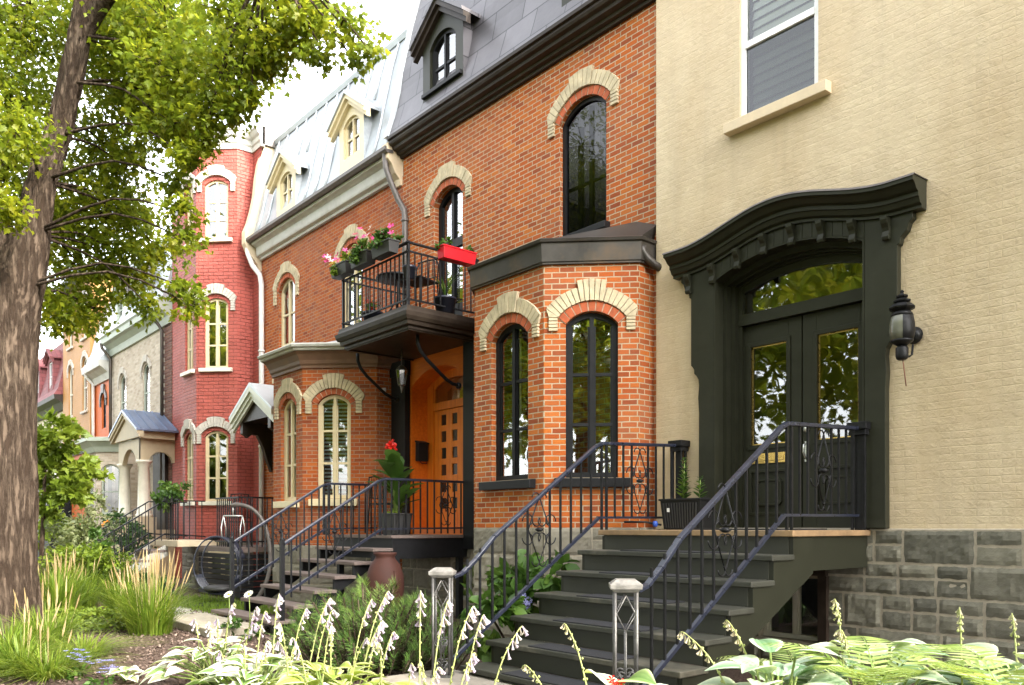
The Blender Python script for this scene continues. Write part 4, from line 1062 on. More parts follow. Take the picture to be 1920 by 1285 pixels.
def railing_run(root, P2, u0, u1, top0, top1, bot0, bot1, n, mat, br=.0085, skip=None, drop=0.0):
    """balusters between a top and a bottom line, each a part"""
    for i in range(n):
        f = (i+.5)/n
        if skip and skip[0] < f < skip[1]: continue
        u = u0+(u1-u0)*f; zt = top0+(top1-top0)*f; zb = bot0+(bot1-bot0)*f-drop
        b = MB(); b.bar(P2(u, zb), P2(u, zt), br*2, br*2); b.build('baluster', mat, root)

# =============================================================== stone coloured stair of the cream house
S = thing('entrance_stair', 'olive painted wooden stair rising to the dark green double door', 'stair', (-4.47, 5.0, 0))
X0, X1 = -5.52, -3.43; ZL = 1.28; RZ = .19; RD = .28; YL = 5.85
ld = MB(); ld.box(X0, X1, YL-.02, 7.14, ZL-.05, ZL); ld.build('landing', M['landing'] if 'landing' in M else M['sill_stone'], S, bevel=.006)
fa = MB(); fa.box(X0+.03, X1-.03, YL+.03, 7.14, .95, ZL-.052); fa.build('landing_apron', M['green'], S)
for i in range(1, 7):
    z = ZL-RZ*i; y1 = YL-RD*(i-1); y0 = y1-RD
    t = MB(); t.box(X0, X1, y0-.03, y1+.01, z-.045, z)
    t.build('tread', M['step_green'], S, bevel=.008)
    r_ = MB(); r_.box(X0+.06, X1-.06, y1+.012, y1+.04, z+.001, z+RZ-.046); r_.build('riser', M['riser_green'], S)
t = MB(); z = ZL-RZ*7; y1 = YL-RD*6; r_ = MB(); r_.box(X0+.06, X1-.06, y1+.012, y1+.04, 0, z+RZ-.046); r_.build('riser', M['riser_green'], S)
for x in (X0+.02, X1-.08):
    s_ = MB(); poly = [(YL+.2, 0.93), (YL+.03, ZL-.06)]
    p = [(YL+.32, .93), (YL+.32, ZL-.06), (YL+.02, ZL-.06)]
    for i in range(1, 7): p += [(YL-RD*(i-1)+.02, ZL-RZ*i-.046), (YL-RD*i+.02, ZL-RZ*i-.046)]
    p += [(YL-RD*6+.02, 0), (YL-RD*6+.25, 0)]
    n = len(p); vs = [(x, y, z) for y, z in p]+[(x+.06, y, z) for y, z in p]
    s_.add(vs, [tuple(range(n)), tuple(range(2*n-1, n-1, -1))]+[(i, i+n, (i+1) % n+n, (i+1) % n) for i in range(n)]); s_.build('stringer', M['green'], S)
M['rubber'] = plain('black_rubber', (.016, .016, .019), .75, var=.3, scale=15, bmp=.3)
words_ = ['topmost', 'second', 'third', 'fourth', 'fifth', 'sixth']
for i in range(1, 7):
    z = ZL-RZ*i; y1 = YL-RD*(i-1)
    mt = MB(); mt.box(-4.98, -4.02, y1-RD-.02, y1-.05, z+.001, z+.010)
    mt.build('stair_mat', M['rubber'], None, label='thin black rubber mat on the %s tread of the olive stair' % words_[i-1], cat='mat', group='rubber mats on the olive stair')
mt = MB(); mt.box(-4.75, -3.75, 6.15, 6.95, ZL+.001, ZL+.014); mt.build('door_mat', M['rubber'], None, label='large dark mat before the green double door', cat='mat')
pd = MB(); pd.box(-5.8, -3.2, 3.45, 4.22, 0, .075); pd.build('concrete_pad', M['concrete'] if 'concrete' in M else M['sill_stone'], None, bevel=.01, label='pale concrete pad at the foot of the olive stair', cat='paving')

def stair_rail(X, label, swapnewel):
    r = thing('stair_railing', label, 'railing', (X, 5.0, .4), 'iron railings of the olive stair')
    P2 = plane_x(X)
    y0, y1 = 4.02, 5.84; t0, t1 = .90, 2.12; sl = (t1-t0)/(y1-y0)
    hb = MB(); path = [P2(4.06, t0-.01), P2(4.16, t0+.02), P2(4.3, t0+.13), P2(4.5, t0+.48*sl+.0), P2(5.78, t1-.03), P2(5.86, t1+.005), P2(5.95, t1+.01), P2(7.02, t1+.06)]
    for a, b in zip(path[:-1], path[1:]): hb.bar(a, b, .046, .032)
    hb.build('handrail', M['blue_iron'], r, bevel=.006)
    lb = MB(); lb.bar(P2(4.05, t0-.70), P2(5.82, t1-.72), .03, .028); lb.bar(P2(5.80, t1-.72), P2(7.02, ZL+.13), .028, .022); lb.build('lower_rail', M['blue_iron'], r)
    railing_run(r, P2, 4.14, 5.78, t0+.09, t1-.05, t0-.70+.09, t1-.72-.02, 12, M['iron'], skip=(.47, .62), drop=.03)
    railing_run(r, P2, 5.86, 7.0, t1, t1+.055, t1-.72, ZL+.13, 9, M['iron'], skip=(.40, .60))
    sc_ = MB(); scroll(sc_, P2, 4.14+1.64*.545, t0+.05+(t1-t0)*.545-.35+.02, .5); sc_.build('scroll_panel', M['iron'], r)
    sc_ = MB(); scroll(sc_, P2, 6.43, ZL+.5, .5); sc_.build('scroll_panel', M['iron'], r)
    for y in (5.86, 5.93):
        pb = MB(); pb.bar(P2(y, ZL), P2(y, t1), .02); pb.build('baluster', M['iron'], r)
    # cast newel of four rods with a moulded cap
    nw = MB(); cx, cy = X, 3.95; h = .07; k7 = .70711
    def W(a, b, z): return (cx+(a-b)*k7, cy+(a+b)*k7, z)      # the post stands turned by 45 degrees
    for dx in (-.068, .068):
        for dy in (-.068, .068): nw.tube([W(dx, dy, h), W(dx, dy, .90)], .0105, 8)
    q = [W(-.085, -.085, h), W(.085, -.085, h), W(.085, .085, h), W(-.085, .085, h)]; nw.hexa(q+[(x, y, h+.025) for x, y, z in q])
    for b_ in (-.068, .068):
        T = lambda pts: nw.tube([W(u, b_, v) for u, v in pts], .0055, 5)
        T([(0, .87), (.060, .755), (0, .64), (-.060, .755), (0, .87)]); T([(0, .64), (0, .10)])
        for s_ in (-1, 1):
            for zc_ in (.36, .18):
                T([(s_*(.030+.028*math.cos(t)), zc_+.028*math.sin(t)) for t in [(-2.4+i*.42) for i in range(13)]]); T([(0, zc_-.10), (s_*.018, zc_-.03), (s_*.05, zc_+.015)])
    nb = nw.build('newel_post', M['newel'], r)
    cb = MB()
    for h0, h1, a, b in ((.89, .91, .075, .09), (.91, .945, .100, .104), (.945, .972, .098, .062)):
        cb.hexa([W(-a, -a, h0), W(a, -a, h0), W(a, a, h0), W(-a, a, h0), W(-b, -b, h1), W(b, -b, h1), W(b, b, h1), W(-b, b, h1)])
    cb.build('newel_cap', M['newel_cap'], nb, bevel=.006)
    wp = MB(); cy = 7.06
    for dx in (-.055, .055):
        for dy in (-.03, .045): wp.bar((X+dx, cy+dy, ZL), (X+dx, cy+dy, 2.17), .024)
    wp.box(X-.03, X+.03, cy-.01, cy+.03, ZL, 2.17); wp.box(X-.09, X+.09, cy-.07, cy+.085, 2.17, 2.235); wp.box(X-.075, X+.075, cy-.055, cy+.075, 2.12, 2.17)
    wp.build('wall_post', M['iron'], r, bevel=.004)
    return r
M['newel'] = plain('weathered_newel_paint', (.085, .082, .08), .42, .3, var=.5, scale=14, bmp=.4, stain=(.26, .25, .23))
M['newel_cap'] = plain('sunlit_pale_newel_cap', (.20, .19, .175), .6, var=.4, scale=14, bmp=.4, stain=(.12, .11, .10))  # paler than the post to make the caps look sunlit
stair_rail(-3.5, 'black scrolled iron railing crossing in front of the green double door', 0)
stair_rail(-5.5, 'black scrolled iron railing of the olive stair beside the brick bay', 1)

# wall lantern
L = thing('wall_lantern', 'black carriage lantern with a stepped finial on the cream wall beside the door', 'lantern', (-3.06, 6.9, 2.47))
lx, ly = -3.06, 6.90
b = MB(); b.lathe([(.03, 2.70), (.045, 2.71), (.05, 2.73), (.05, 2.80), (.035, 2.82)], (lx, ly, 0), 12); b.lathe([(.04, 2.82), (.085, 2.85), (.09, 2.865), (.04, 2.87)], (lx, ly, 0), 14)
b.lathe([(.088, 3.065), (.08, 3.09), (.05, 3.11)], (lx, ly, 0), 14)
b.lathe([(.055, 3.10), (.102, 3.125), (.107, 3.135), (.075, 3.165), (.035, 3.17)], (lx, ly, 0), 8, 0, False); b.lathe([(.04, 3.165), (.07, 3.185), (.072, 3.195), (.03, 3.215)], (lx, ly, 0), 8, 0, False)
b.lathe([(.03, 3.21), (.048, 3.225), (.05, 3.235), (.015, 3.25), (.012, 3.26), (.018, 3.27), (.004, 3.285)], (lx, ly, 0), 8, 0, False)
for k in range(3):
    a = R(-100+180*k/2-90+100)
vs = []; n = 16
prof = [(.045, 2.85), (.088, 2.87), (.102, 2.93), (.099, 3.0), (.088, 3.06), (.055, 3.085)]
a0, a1 = R(-62), R(118)
for r_, z in prof:
    for j in range(n+1):
        a = a0+(a1-a0)*j/n; vs.append((lx+r_*math.cos(a), ly+r_*math.sin(a), z))
b.add(vs, [(i*(n+1)+j, i*(n+1)+j+1, (i+1)*(n+1)+j+1, (i+1)*(n+1)+j) for i in range(5) for j in range(n)], 0, True)
b.build('lantern_body', M['iron'], L)
vs = []; a0, a1 = R(118), R(298)
for r_, z in prof:
    for j in range(n+1):
        a = a0+(a1-a0)*j/n; vs.append((lx+r_*.97*math.cos(a), ly+r_*.97*math.sin(a), z))
b = MB(); b.add(vs, [(i*(n+1)+j, i*(n+1)+j+1, (i+1)*(n+1)+j+1, (i+1)*(n+1)+j) for i in range(5) for j in range(n)], 0, True); b.build('lantern_glass', plain('frosted_glass', (.13, .13, .10), .25, bmp=0, var=.1), L)
b = MB(); b.tube([(lx+.01, ly, 2.74), (lx+.02, ly+.08, 2.735), (lx+.02, ly+.14, 2.76), (lx+.02, ly+.16, 2.85)], .009, 6); b.tube([(lx, ly+.02, 2.93), (lx, 7.15, 2.93)], .02, 8)
vs0 = len(b.v); b.lathe([(.0, 0), (.05, 0), (.075, .02), (.03, .06)], (0, 0, 0), 14)
b.v = b.v[:vs0]+[(lx+x, 7.15-z, 2.94+y) for x, y, z in b.v[vs0:]]
b.build('wall_bracket', M['iron'], L)
b = MB(); b.tube([(lx+.005, ly, 2.71), (lx+.03, ly+.01, 2.48)], .0045, 5); b.build('wire', M['rust'], L)
# =============================================================== balcony of the brick house
K = thing('balcony', 'dark brown balcony with a black iron railing above the orange wooden entrance', 'balcony', (-9.97, 6.5, 3.93))
bx0, bx1, by = -10.87, -9.07, 5.95
s = MB(); s.box(bx0-.02, bx1+.02, by-.02, 7.18, 4.20, 4.24); s.build('deck', M['deck_dark'] if 'deck_dark' in M else M['brown_trim'], K)
s = MB(); perim(s, [(bx0, 7.18), (bx0, by), (bx1, by), (bx1, 7.18)], [(-.1, 3.93), (-.06, 3.93), (-.05, 3.985), (.0, 4.0), (.01, 4.05), (.03, 4.055), (.055, 4.10), (.065, 4.155), (.03, 4.165), (.025, 4.20), (-.1, 4.20)])
s.build('fascia', M['brown_trim'], K)
s = MB(); s.box(bx0+.04, bx1-.04, by+.04, 7.18, 3.95, 3.98); s.build('soffit', M['brown_trim'], K)
for X in (-10.98, -9.36):
    s = MB(); s.tube([(X, 6.30, 3.96), (X, 6.305, 3.84), (X, 6.35, 3.74), (X, 6.46, 3.63), (X, 6.78, 3.40), (X, 6.90, 3.345), (X, 7.02, 3.33)], .026, 8); s.tube([(X, 6.98, 3.33), (X, 7.02, 3.33)], .045, 10); s.build('bracket', M['iron'], K)
Pf, Ps, Pl = plane_y(by+.03), plane_x(bx1-.03), plane_x(bx0+.03)
hr = MB()
for z, ww in ((5.08, .042), (4.965, .022), (4.33, .022)):
    hr.bar(Pf(bx0, z), Pf(bx1, z), ww, .022); hr.bar(Ps(by, z), Ps(7.16, z), ww, .022); hr.bar(Pl(by, z), Pl(7.16, z), ww, .022)
for x, y in ((bx0+.03, by+.03), (bx1-.03, by+.03), (bx1-.03, 7.12), (bx0+.03, 7.12)): hr.bar((x, y, 4.2), (x, y, 5.1), .034)
hr.build('guard_rail', M['iron'], K)
for i in range(15):
    x = bx0+.03+(bx1-bx0-.06)*(i+1)/16; b = MB(); b.bar((x, by+.03, 4.33), (x, by+.03, 4.965), .015); b.build('baluster', M['iron'], K)
for i in range(10):
    y = by+.03+1.15*(i+1)/11
    for x in (bx0+.03, bx1-.03): b = MB(); b.bar((x, y, 4.33), (x, y, 4.965), .015); b.build('baluster', M['iron'], K)

# =============================================================== plant tools
class Leaves:
    """many copies of a small leaf shape gathered into one mesh"""
    def __init__(s): s.V = []; s.F = []; s.var = []; s.n = 0
    def inst(s, tv, tf, pos, t, nrm, size, var):
        """tv (k,3) in (across, along, up); arrays of pos, along-direction t, normal nrm, size, var"""
        pos, t, nrm = (np.asarray(a, float).reshape(-1, 3) for a in (pos, t, nrm))
        t = t/np.maximum(1e-9, np.linalg.norm(t, axis=1, keepdims=True))
        nrm = nrm - t*np.sum(nrm*t, 1, keepdims=True); nrm = nrm/np.maximum(1e-9, np.linalg.norm(nrm, axis=1, keepdims=True))
        a = np.cross(t, nrm); size = np.asarray(size, float).reshape(-1, 1, 1)
        tv = np.asarray(tv, float)
        v = pos[:, None, :] + size*(tv[None, :, 0:1]*a[:, None, :] + tv[None, :, 1:2]*t[:, None, :] + tv[None, :, 2:3]*nrm[:, None, :])
        k = len(tv); m = len(pos)
        tf = np.asarray(tf)
        f = (tf[None, :, :] + (np.arange(m)*k)[:, None, None] + s.n).reshape(-1, tf.shape[1])
        s.V.append(v.reshape(-1, 3)); s.F.append(f); s.var.append(np.repeat(np.asarray(var, float), k)); s.n += m*k
    def ribbon(s, pts, widths, side, var):
        """a blade: centre line pts with half-widths, spread along side"""
        pts = np.asarray(pts, float); w = np.asarray(widths)[:, None]; side = np.asarray(side, float)
        v = np.empty((2*len(pts), 3)); v[0::2] = pts-w*side; v[1::2] = pts+w*side
        f = np.array([(2*i, 2*i+1, 2*i+3, 2*i+2) for i in range(len(pts)-1)])+s.n
        s.V.append(v); s.F.append(f); s.var.append(np.full(len(v), var)); s.n += len(v)
    def build(s, name, mat, parent=None, smooth=False, **tg):
        v = np.concatenate(s.V); org = ORG[parent.name] if parent else Vector((float(v[:, 0].mean()), float(v[:, 1].mean()), float(v[:, 2].min())))
        v = v-np.array(org)
        me = bpy.data.meshes.new(name); me.vertices.add(len(v)); me.vertices.foreach_set('co', v.ravel())
        tot = np.concatenate([np.full(len(f), f.shape[1]) for f in s.F]); idx = np.concatenate([f.ravel() for f in s.F])
        me.loops.add(len(idx)); me.loops.foreach_set('vertex_index', idx.astype(np.int32))
        me.polygons.add(len(tot)); st = np.concatenate([[0], np.cumsum(tot)[:-1]])
        me.polygons.foreach_set('loop_start', st.astype(np.int32))
        me.update(calc_edges=True)
        if smooth: me.polygons.foreach_set('use_smooth', np.ones(len(tot), bool))
        at = me.attributes.new('var', 'FLOAT', 'POINT'); at.data.foreach_set('value', np.concatenate(s.var))
        me.materials.append(mat)
        o = bpy.data.objects.new(name, me); COL.objects.link(o)
        if parent: o.parent = parent
        else: o.location = org
        ORG[o.name] = org
        return tag(o, **tg) if tg else o
nr = np.random.default_rng(11)
OVAL = (np.array([(0, 0, 0), (.22, .25, .05), (.30, .5, .06), (.20, .78, .02), (0, 1, -.10), (-.20, .78, .02), (-.30, .5, .06), (-.22, .25, .05), (0, .5, 0)]),
        np.array([(0, 1, 2, 8), (8, 2, 3, 4), (8, 4, 5, 6), (0, 8, 6, 7)]))
def _maple():
    out = [(0, 0), (.22, -.02), (.17, .12), (.50, .22), (.33, .38), (.42, .55), (.20, .50), (.16, .68), (.0, 1.0), (-.16, .68), (-.20, .50), (-.42, .55), (-.33, .38), (-.50, .22), (-.17, .12), (-.22, -.02)]
    v = [(0, .3, .03)]+[(x, y, -.10*(abs(x)*1.6+max(0, y-.5))) for x, y in out]
    n = len(out); f = [(0, i+1, (i+1) % n+1) for i in range(n)]
    return np.array(v), np.array(f)
MAPLE = _maple()
PETAL = (np.array([(0, 0, 0), (.16, .35, .05), (.24, .75, .02), (0, 1, -.05), (-.24, .75, .02), (-.16, .35, .05)]), np.array([(0, 1, 2, 3), (0, 3, 4, 5)]))
def sphere_dirs(n, up=0.): 
    d = nr.normal(size=(n, 3)); d[:, 2] += up; return d/np.linalg.norm(d, axis=1, keepdims=True)
def cloud(lv, tmpl, c, rad, n, size, up=.8, lo=.0, hi=1., droop=.3, shellp=.6):
    """n leaves in an uneven ellipsoid of clumps about c"""
    rad = np.asarray(rad, float)
    k = max(3, n//60); cd = sphere_dirs(k)*(nr.random((k, 1))**shellp); cc = np.asarray(c)+cd*rad
    w = nr.integers(0, k, n); p = cc[w] + nr.normal(size=(n, 3))*rad*.17
    out = p-np.asarray(c)
    t = out/np.maximum(.05, np.linalg.norm(out, axis=1, keepdims=True)) + nr.normal(size=(n, 3))*.7; t[:, 2] -= droop
    nm = nr.normal(size=(n, 3))*.55; nm[:, 2] += up
    cv = nr.random(k)
    lv.inst(*tmpl, p, t, nm, size*(.65+.7*nr.random(n)), np.clip(lo+(hi-lo)*(.55*cv[w]+.45*nr.random(n)), 0, 1))
M['leaf_green'] = leafmat('garden_leaf', [(0, (.035, .085, .012)), (.5, (.07, .15, .02)), (1, (.14, .22, .03))], .35)
M['leaf_yellow'] = leafmat('yellow_green_leaf', [(0, (.09, .15, .012)), (.5, (.17, .25, .02)), (1, (.27, .33, .04))], .45)
M['leaf_dark'] = leafmat('dark_shrub_leaf', [(0, (.02, .05, .012)), (.5, (.035, .085, .02)), (1, (.06, .12, .025))], .3)
M['leaf_olive'] = leafmat('silvery_leaf', [(0, (.10, .14, .055)), (.5, (.20, .24, .10)), (1, (.32, .34, .19))], .35)
M['maple_leaf'] = leafmat('maple_leaf', [(0, (.10, .155, .007)), (.35, (.18, .24, .008)), (.7, (.27, .305, .010)), (1, (.38, .37, .016))], .68, .45)
M['grass_blade'] = leafmat('grass_blade', [(0, (.10, .18, .015)), (.5, (.20, .30, .028)), (1, (.33, .38, .07))], .5)
M['plume'] = leafmat('straw_plume', [(0, (.36, .25, .12)), (.5, (.48, .36, .19)), (1, (.58, .46, .27))], .3)
M['pink'] = leafmat('pink_petal', [(0, (.55, .02, .17)), (.5, (.72, .06, .32)), (.75, (.80, .35, .55)), (1, (.85, .70, .75))], .4)
M['yellow_petal'] = leafmat('yellow_petal', [(0, (.7, .5, .03)), (1, (.8, .65, .08))], .4)
M['red_petal'] = leafmat('red_petal', [(0, (.6, .01, .008)), (1, (.75, .04, .02))], .35)
M['lilac'] = leafmat('lilac_bell', [(0, (.50, .40, .62)), (.5, (.64, .56, .72)), (1, (.78, .74, .80))], .45)
M['white_petal'] = leafmat('white_petal', [(0, (.75, .75, .7)), (1, (.85, .85, .8))], .4)
M['blue_petal'] = leafmat('blue_petal', [(0, (.22, .22, .62)), (1, (.42, .42, .78))], .35)
M['stem'] = plain('green_stem', (.16, .22, .05), .6, bmp=0)
M['soil'] = plain('dark_soil', (.03, .022, .016), .95, scale=30, bmp=.5)
def stems(root, pts, r, mat=None, name='stem'):
    mb = MB()
    for a in pts: mb.tube(a, r, 5)
    return mb.build(name, mat or M['stem'], root)
def trough(root, c, l, wd, h, mat, along=(1, 0), taper=.8, name='box'):
    """open planter box with a rolled rim and soil"""
    ax, ay = along; bx, by_ = -ay, ax; mb = MB()
    def P(u, v, z): return (c[0]+ax*u+bx*v, c[1]+ay*u+by_*v, c[2]+z)
    def ring(k, z): return [P(s*l/2*(1-(1-k)*wd/l), t*wd/2*k, z) for s, t in ((-1, -1), (1, -1), (1, 1), (-1, 1))]
    rings = [ring(taper, 0), ring(1, h-.02), ring(1.10, h-.02), ring(1.10, h), ring(.95, h), ring(.92, h-.03)]
    vs = [p for r_ in rings for p in r_]
    fs = [(0, 3, 2, 1)]+[(4*i+j, 4*i+(j+1) % 4, 4*i+4+(j+1) % 4, 4*i+4+j) for i in range(5) for j in range(4)]
    mb.add(vs, fs); o = mb.build(name, mat, root, bevel=.004)
    sb = MB(); sb.add([p for p in ring(.93, h-.03)], [(0, 1, 2, 3)]); sb.build('soil', M['soil'], root)
    return o
def bloom(lv, c, r, n=6, var=None, up=(0, 0, 1)):
    up = np.asarray(up, float); a = nr.random()*6.28
    u = np.cross(up, (.3, .9, .2)); u /= np.linalg.norm(u); v = np.cross(up, u)
    ang = a+np.arange(n)*2*math.pi/n
    t = np.cos(ang)[:, None]*u+np.sin(ang)[:, None]*v+up*.35
    lv.inst(*PETAL, np.tile(np.asarray(c, float), (n, 1)), t, np.tile(up, (n, 1)), np.full(n, r), np.full(n, var if var is not None else nr.random()))

# window boxes of petunias on the front rail of the balcony
M['box_dark'] = plain('charcoal_plastic', (.028, .027, .026), .55, var=.15, bmp=.05)
M['red_plastic'] = plain('red_plastic', (.62, .012, .022), .38, var=.06, bmp=.02)
where = ['leftmost', 'middle', 'rightmost']
for i, x in enumerate((-10.66, -10.08, -9.50)):
    t = thing('window_box', '%s charcoal balcony window box, %s' % (where[i], ('of trailing pink petunias with yellow leaves', 'of the tallest pink and white petunias', 'of mostly green leaves with few pink blooms')[i]), 'planter', (x, 5.87, 4.97), 'charcoal window boxes on the balcony')
    trough(t, (x, 5.87, 4.97), .46, .17, .17, M['box_dark'], name='box')
    lv = Leaves(); cloud(lv, OVAL, (x, 5.87, 5.19), (.25, .13, .10), 330, .055, .6); cloud(lv, OVAL, (x-.05, 5.80, 5.10), (.24, .06, .09), 120, .05, .6); lv.build('foliage', M['leaf_green'] if i else M['leaf_yellow'], t)
    lf = Leaves()
    for k in range((14, 20, 6)[i]): 
        c = (x+nr.uniform(-.27, .27)-(.06 if i == 0 else 0), 5.85+nr.uniform(-.12, .1), 5.24+nr.uniform(-.06, .16)*(1.2 if i == 1 else .8))
        bloom(lf, c, .052, 5, min(1, max(0, nr.normal(.5, .3))), (nr.normal()*.5+.1, -.7+nr.normal()*.4, .6))
    lf.build('flowers', M['pink'], t)
    if i < 2:
        ly_ = Leaves(); 
        for k in range(7): bloom(ly_, (x+nr.uniform(-.25, .1), 5.80, 5.14+nr.uniform(-.03, .07)), .04, 5, None, (0, -.8, .5))
        ly_.build('yellow_flowers', M['yellow_petal'], t)
t = thing('window_box', 'bright red window box with sparse green leaves on the side balcony rail', 'planter', (-9.02, 6.72, 4.97))
trough(t, (-9.02, 6.72, 4.95), .56, .17, .17, M['red_plastic'], (0, 1), name='box')
lv = Leaves(); cloud(lv, OVAL, (-9.02, 6.52, 5.16), (.08, .10, .07), 110, .05); cloud(lv, OVAL, (-9.02, 6.9, 5.16), (.07, .11, .06), 70, .05); lv.build('foliage', M['leaf_green'], t)
# furniture on the balcony
t = thing('bistro_table', 'round black metal bistro table on the balcony', 'table', (-10.1, 6.45, 4.24))
b = MB(); b.lathe([(.30, .66), (.31, .665), (.31, .69), (.30, .695)], (-10.1, 6.45, 4.24), 24); b.build('tabletop', M['iron'], t)
for k in range(3):
    a = k*2.1+.4; b = MB(); b.tube([(-10.1+.03*math.cos(a), 6.45+.03*math.sin(a), 4.90), (-10.1+.05*math.cos(a), 6.45+.05*math.sin(a), 4.55), (-10.1+.24*math.cos(a), 6.45+.24*math.sin(a), 4.25)], .012, 6); b.build('leg', M['iron'], t)
b = MB(); b.lathe([(.15, .10), (.16, .11), (.16, .13)], (-10.1, 6.45, 4.24), 18); b.build('lower_shelf', M['iron'], t)
def metal_chair(x, y, z, ang, label, h=.88, seat=.45):
    t = thing('bistro_chair', label, 'chair', (x, y, z)); c, s_ = math.cos(ang), math.sin(ang)
    def P(u, v, w): return (x+c*u-s_*v, y+s_*u+c*v, z+w)
    b = MB(); q = [P(-.2, -.2, seat), P(.2, -.2, seat), P(.2, .2, seat), P(-.2, .2, seat)]; b.hexa(q+[(p[0], p[1], p[2]+.02) for p in q]); b.build('seat', M['iron'], t)
    for u in (-.19, .19):
        for v in (-.19, .19):
            b = MB(); b.tube([P(u*1.1, v*1.15, 0), P(u, v, seat)] + ([P(u, v*1.1, h-.08), P(u*.8, v*1.15, h)] if v > 0 else []), .011, 6); b.build('leg', M['iron'], t)
    b = MB(); b.tube([P(-.17, .21, h), P(0, .23, h+.02), P(.17, .21, h)], .011, 6)
    for k in range(6): b.tube([P(-.15+.06*k, .2, seat+.1), P(-.15+.06*k, .22, h)], .006, 5)
    b.tube([P(-.19, .2, seat+.1), P(.19, .2, seat+.1)], .008, 5); b.build('backrest', M['iron'], t)
    return t
metal_chair(-9.42, 6.35, 4.24, .3, 'black metal chair beside the balcony door', .8)
metal_chair(-10.62, 6.6, 1.2, 2.0, 'black slatted metal chair on the landing before the orange door', .86)
def pot(name, label, cat, c, r0, r1, h, mat, part='pot'):
    t = thing(name, label, cat, c)
    b = MB(); b.lathe([(r0, 0), (r1, h-.03), (r1*1.08, h-.03), (r1*1.08, h), (r1*.93, h), (r1*.9, h-.04)], c, 18); b.build(part, mat, t)
    return t
M['blue_pot'] = plain('blue_black_glaze', (.02, .022, .035), .3, bmp=.03)
t = pot('flower_pot', 'small blue black pot hung at the corner of the balcony rail', 'plant pot', (-9.18, 6.05, 4.62), .07, .09, .17, M['blue_pot'])
t = pot('flower_pot', 'black pot of spiky green leaves on the balcony floor', 'plant pot', (-9.2, 6.65, 4.26), .12, .15, .22, M['blue_pot'])
lv = Leaves()
for k in range(38):
    a = nr.random()*6.28; L_ = nr.uniform(.25, .5); d = np.array([math.cos(a), math.sin(a), 0]); s_ = np.array([-d[1], d[0], 0])
    lv.ribbon([np.array((-9.2, 6.65, 4.47))+d*L_*.5*(f**1.6)+np.array((0, 0, L_*f*(1-.2*f))) for f in (0, .3, .6, 1)], [.008, .010, .008, .001], s_, nr.random())
lv.build('foliage', M['leaf_green'], t)
t = pot('flower_pot', 'dark trough with red leaved plants under the balcony table', 'plant pot', (-10.45, 6.25, 4.26), .12, .15, .2, M['blue_pot'])
lv = Leaves(); cloud(lv, OVAL, (-10.45, 6.25, 4.55), (.17, .12, .13), 130, .06); lv.build('foliage', M['leaf_green'], t)
lf = Leaves()
for k in range(8): bloom(lf, (-10.45+nr.uniform(-.15, .2), 6.2, 4.55+nr.uniform(-.1, .1)), .04, 5)
lf.build('flowers', M['red_petal'], t)
# lantern under the balcony, mailbox
t = thing('porch_lantern', 'clear glass hanging lantern under the balcony', 'lantern', (-10.25, 6.62, 3.3))
b = MB(); b.tube([(-10.25, 6.62, 3.96), (-10.25, 6.62, 3.70)], .008, 6); b.lathe([(.06, 3.955), (.06, 3.97)], (-10.25, 6.62, 0), 12); b.lathe([(.02, 3.71), (.05, 3.69), (.085, 3.64), (.09, 3.63)], (-10.25, 6.62, 0), 6, 0, False); b.lathe([(.05, 3.41), (.05, 3.42)], (-10.25, 6.62, 0), 6, 0, False); b.lathe([(.004, 3.30), (.015, 3.34), (.03, 3.40), (.05, 3.41)], (-10.25, 6.62, 0), 6, 0, False)
for k in range(6):
    a = k*math.pi/3; b.bar((-10.25+.05*math.cos(a), 6.62+.05*math.sin(a), 3.41), (-10.25+.085*math.cos(a), 6.62+.085*math.sin(a), 3.63), .008)
b.build('lantern_frame', M['galv'], t); b = MB(); b.lathe([(.048, 3.415), (.082, 3.625)], (-10.25, 6.62, 0), 6, 0, False); b.build('lantern_glass', M['glass'], t)
t = thing('mailbox', 'small black mailbox on the side of the orange wooden entrance', 'mailbox', (-10.83, 7.35, 2.35))
b = MB(); b.box(-10.86, -10.76, 7.27, 7.45, 2.36, 2.66); b.hexa([(-10.86, 7.26, 2.66), (-10.74, 7.26, 2.63), (-10.74, 7.46, 2.63), (-10.86, 7.46, 2.66), (-10.86, 7.26, 2.69), (-10.74, 7.26, 2.65), (-10.74, 7.46, 2.65), (-10.86, 7.46, 2.69)]); b.build('body', M['black_paint'], t, bevel=.006)
b = MB(); b.tube([(-10.78, 7.30, 2.36), (-10.74, 7.31, 2.32), (-10.74, 7.41, 2.32), (-10.78, 7.42, 2.36)], .006, 6); b.build('hook', M['black_paint'], t)

# =============================================================== stair and landing of the brick house
T_ = thing('entrance_stair', 'open brown wooden stair and landing before the orange wooden door', 'stair', (-10.16, 5.2, 0))
X0, X1, ZL, RZ, RD, YL = -10.98, -9.34, 1.20, .172, .28, 5.9
b = MB(); b.box(X0, X1, YL-.03, 7.17, ZL-.04, ZL); b.build('landing', M['deck'], T_)
b = MB(); b.box(X1-.06, X1-.02, YL, 7.17, .88, ZL-.042); b.box(X0+.02, X0+.06, YL, 7.17, .88, ZL-.042); b.box(X0+.06, X1-.06, YL, YL+.04, .88, ZL-.042)
for x, y in ((X1-.09, YL+.03), (X1-.09, 7.0), (X0+.03, YL+.03)): b.box(x, x+.08, y, y+.08, 0, .88)
b.build('landing_frame', M['black_paint'], T_)
for i in range(1, 7):
    z = ZL-RZ*i; y1 = YL-RD*(i-1); x0 = X0 if i < 6 else X0-.35
    b = MB(); b.box(x0, X1, y1-RD-.03, y1, z-.042, z); b.build('tread', M['deck'], T_, bevel=.006)
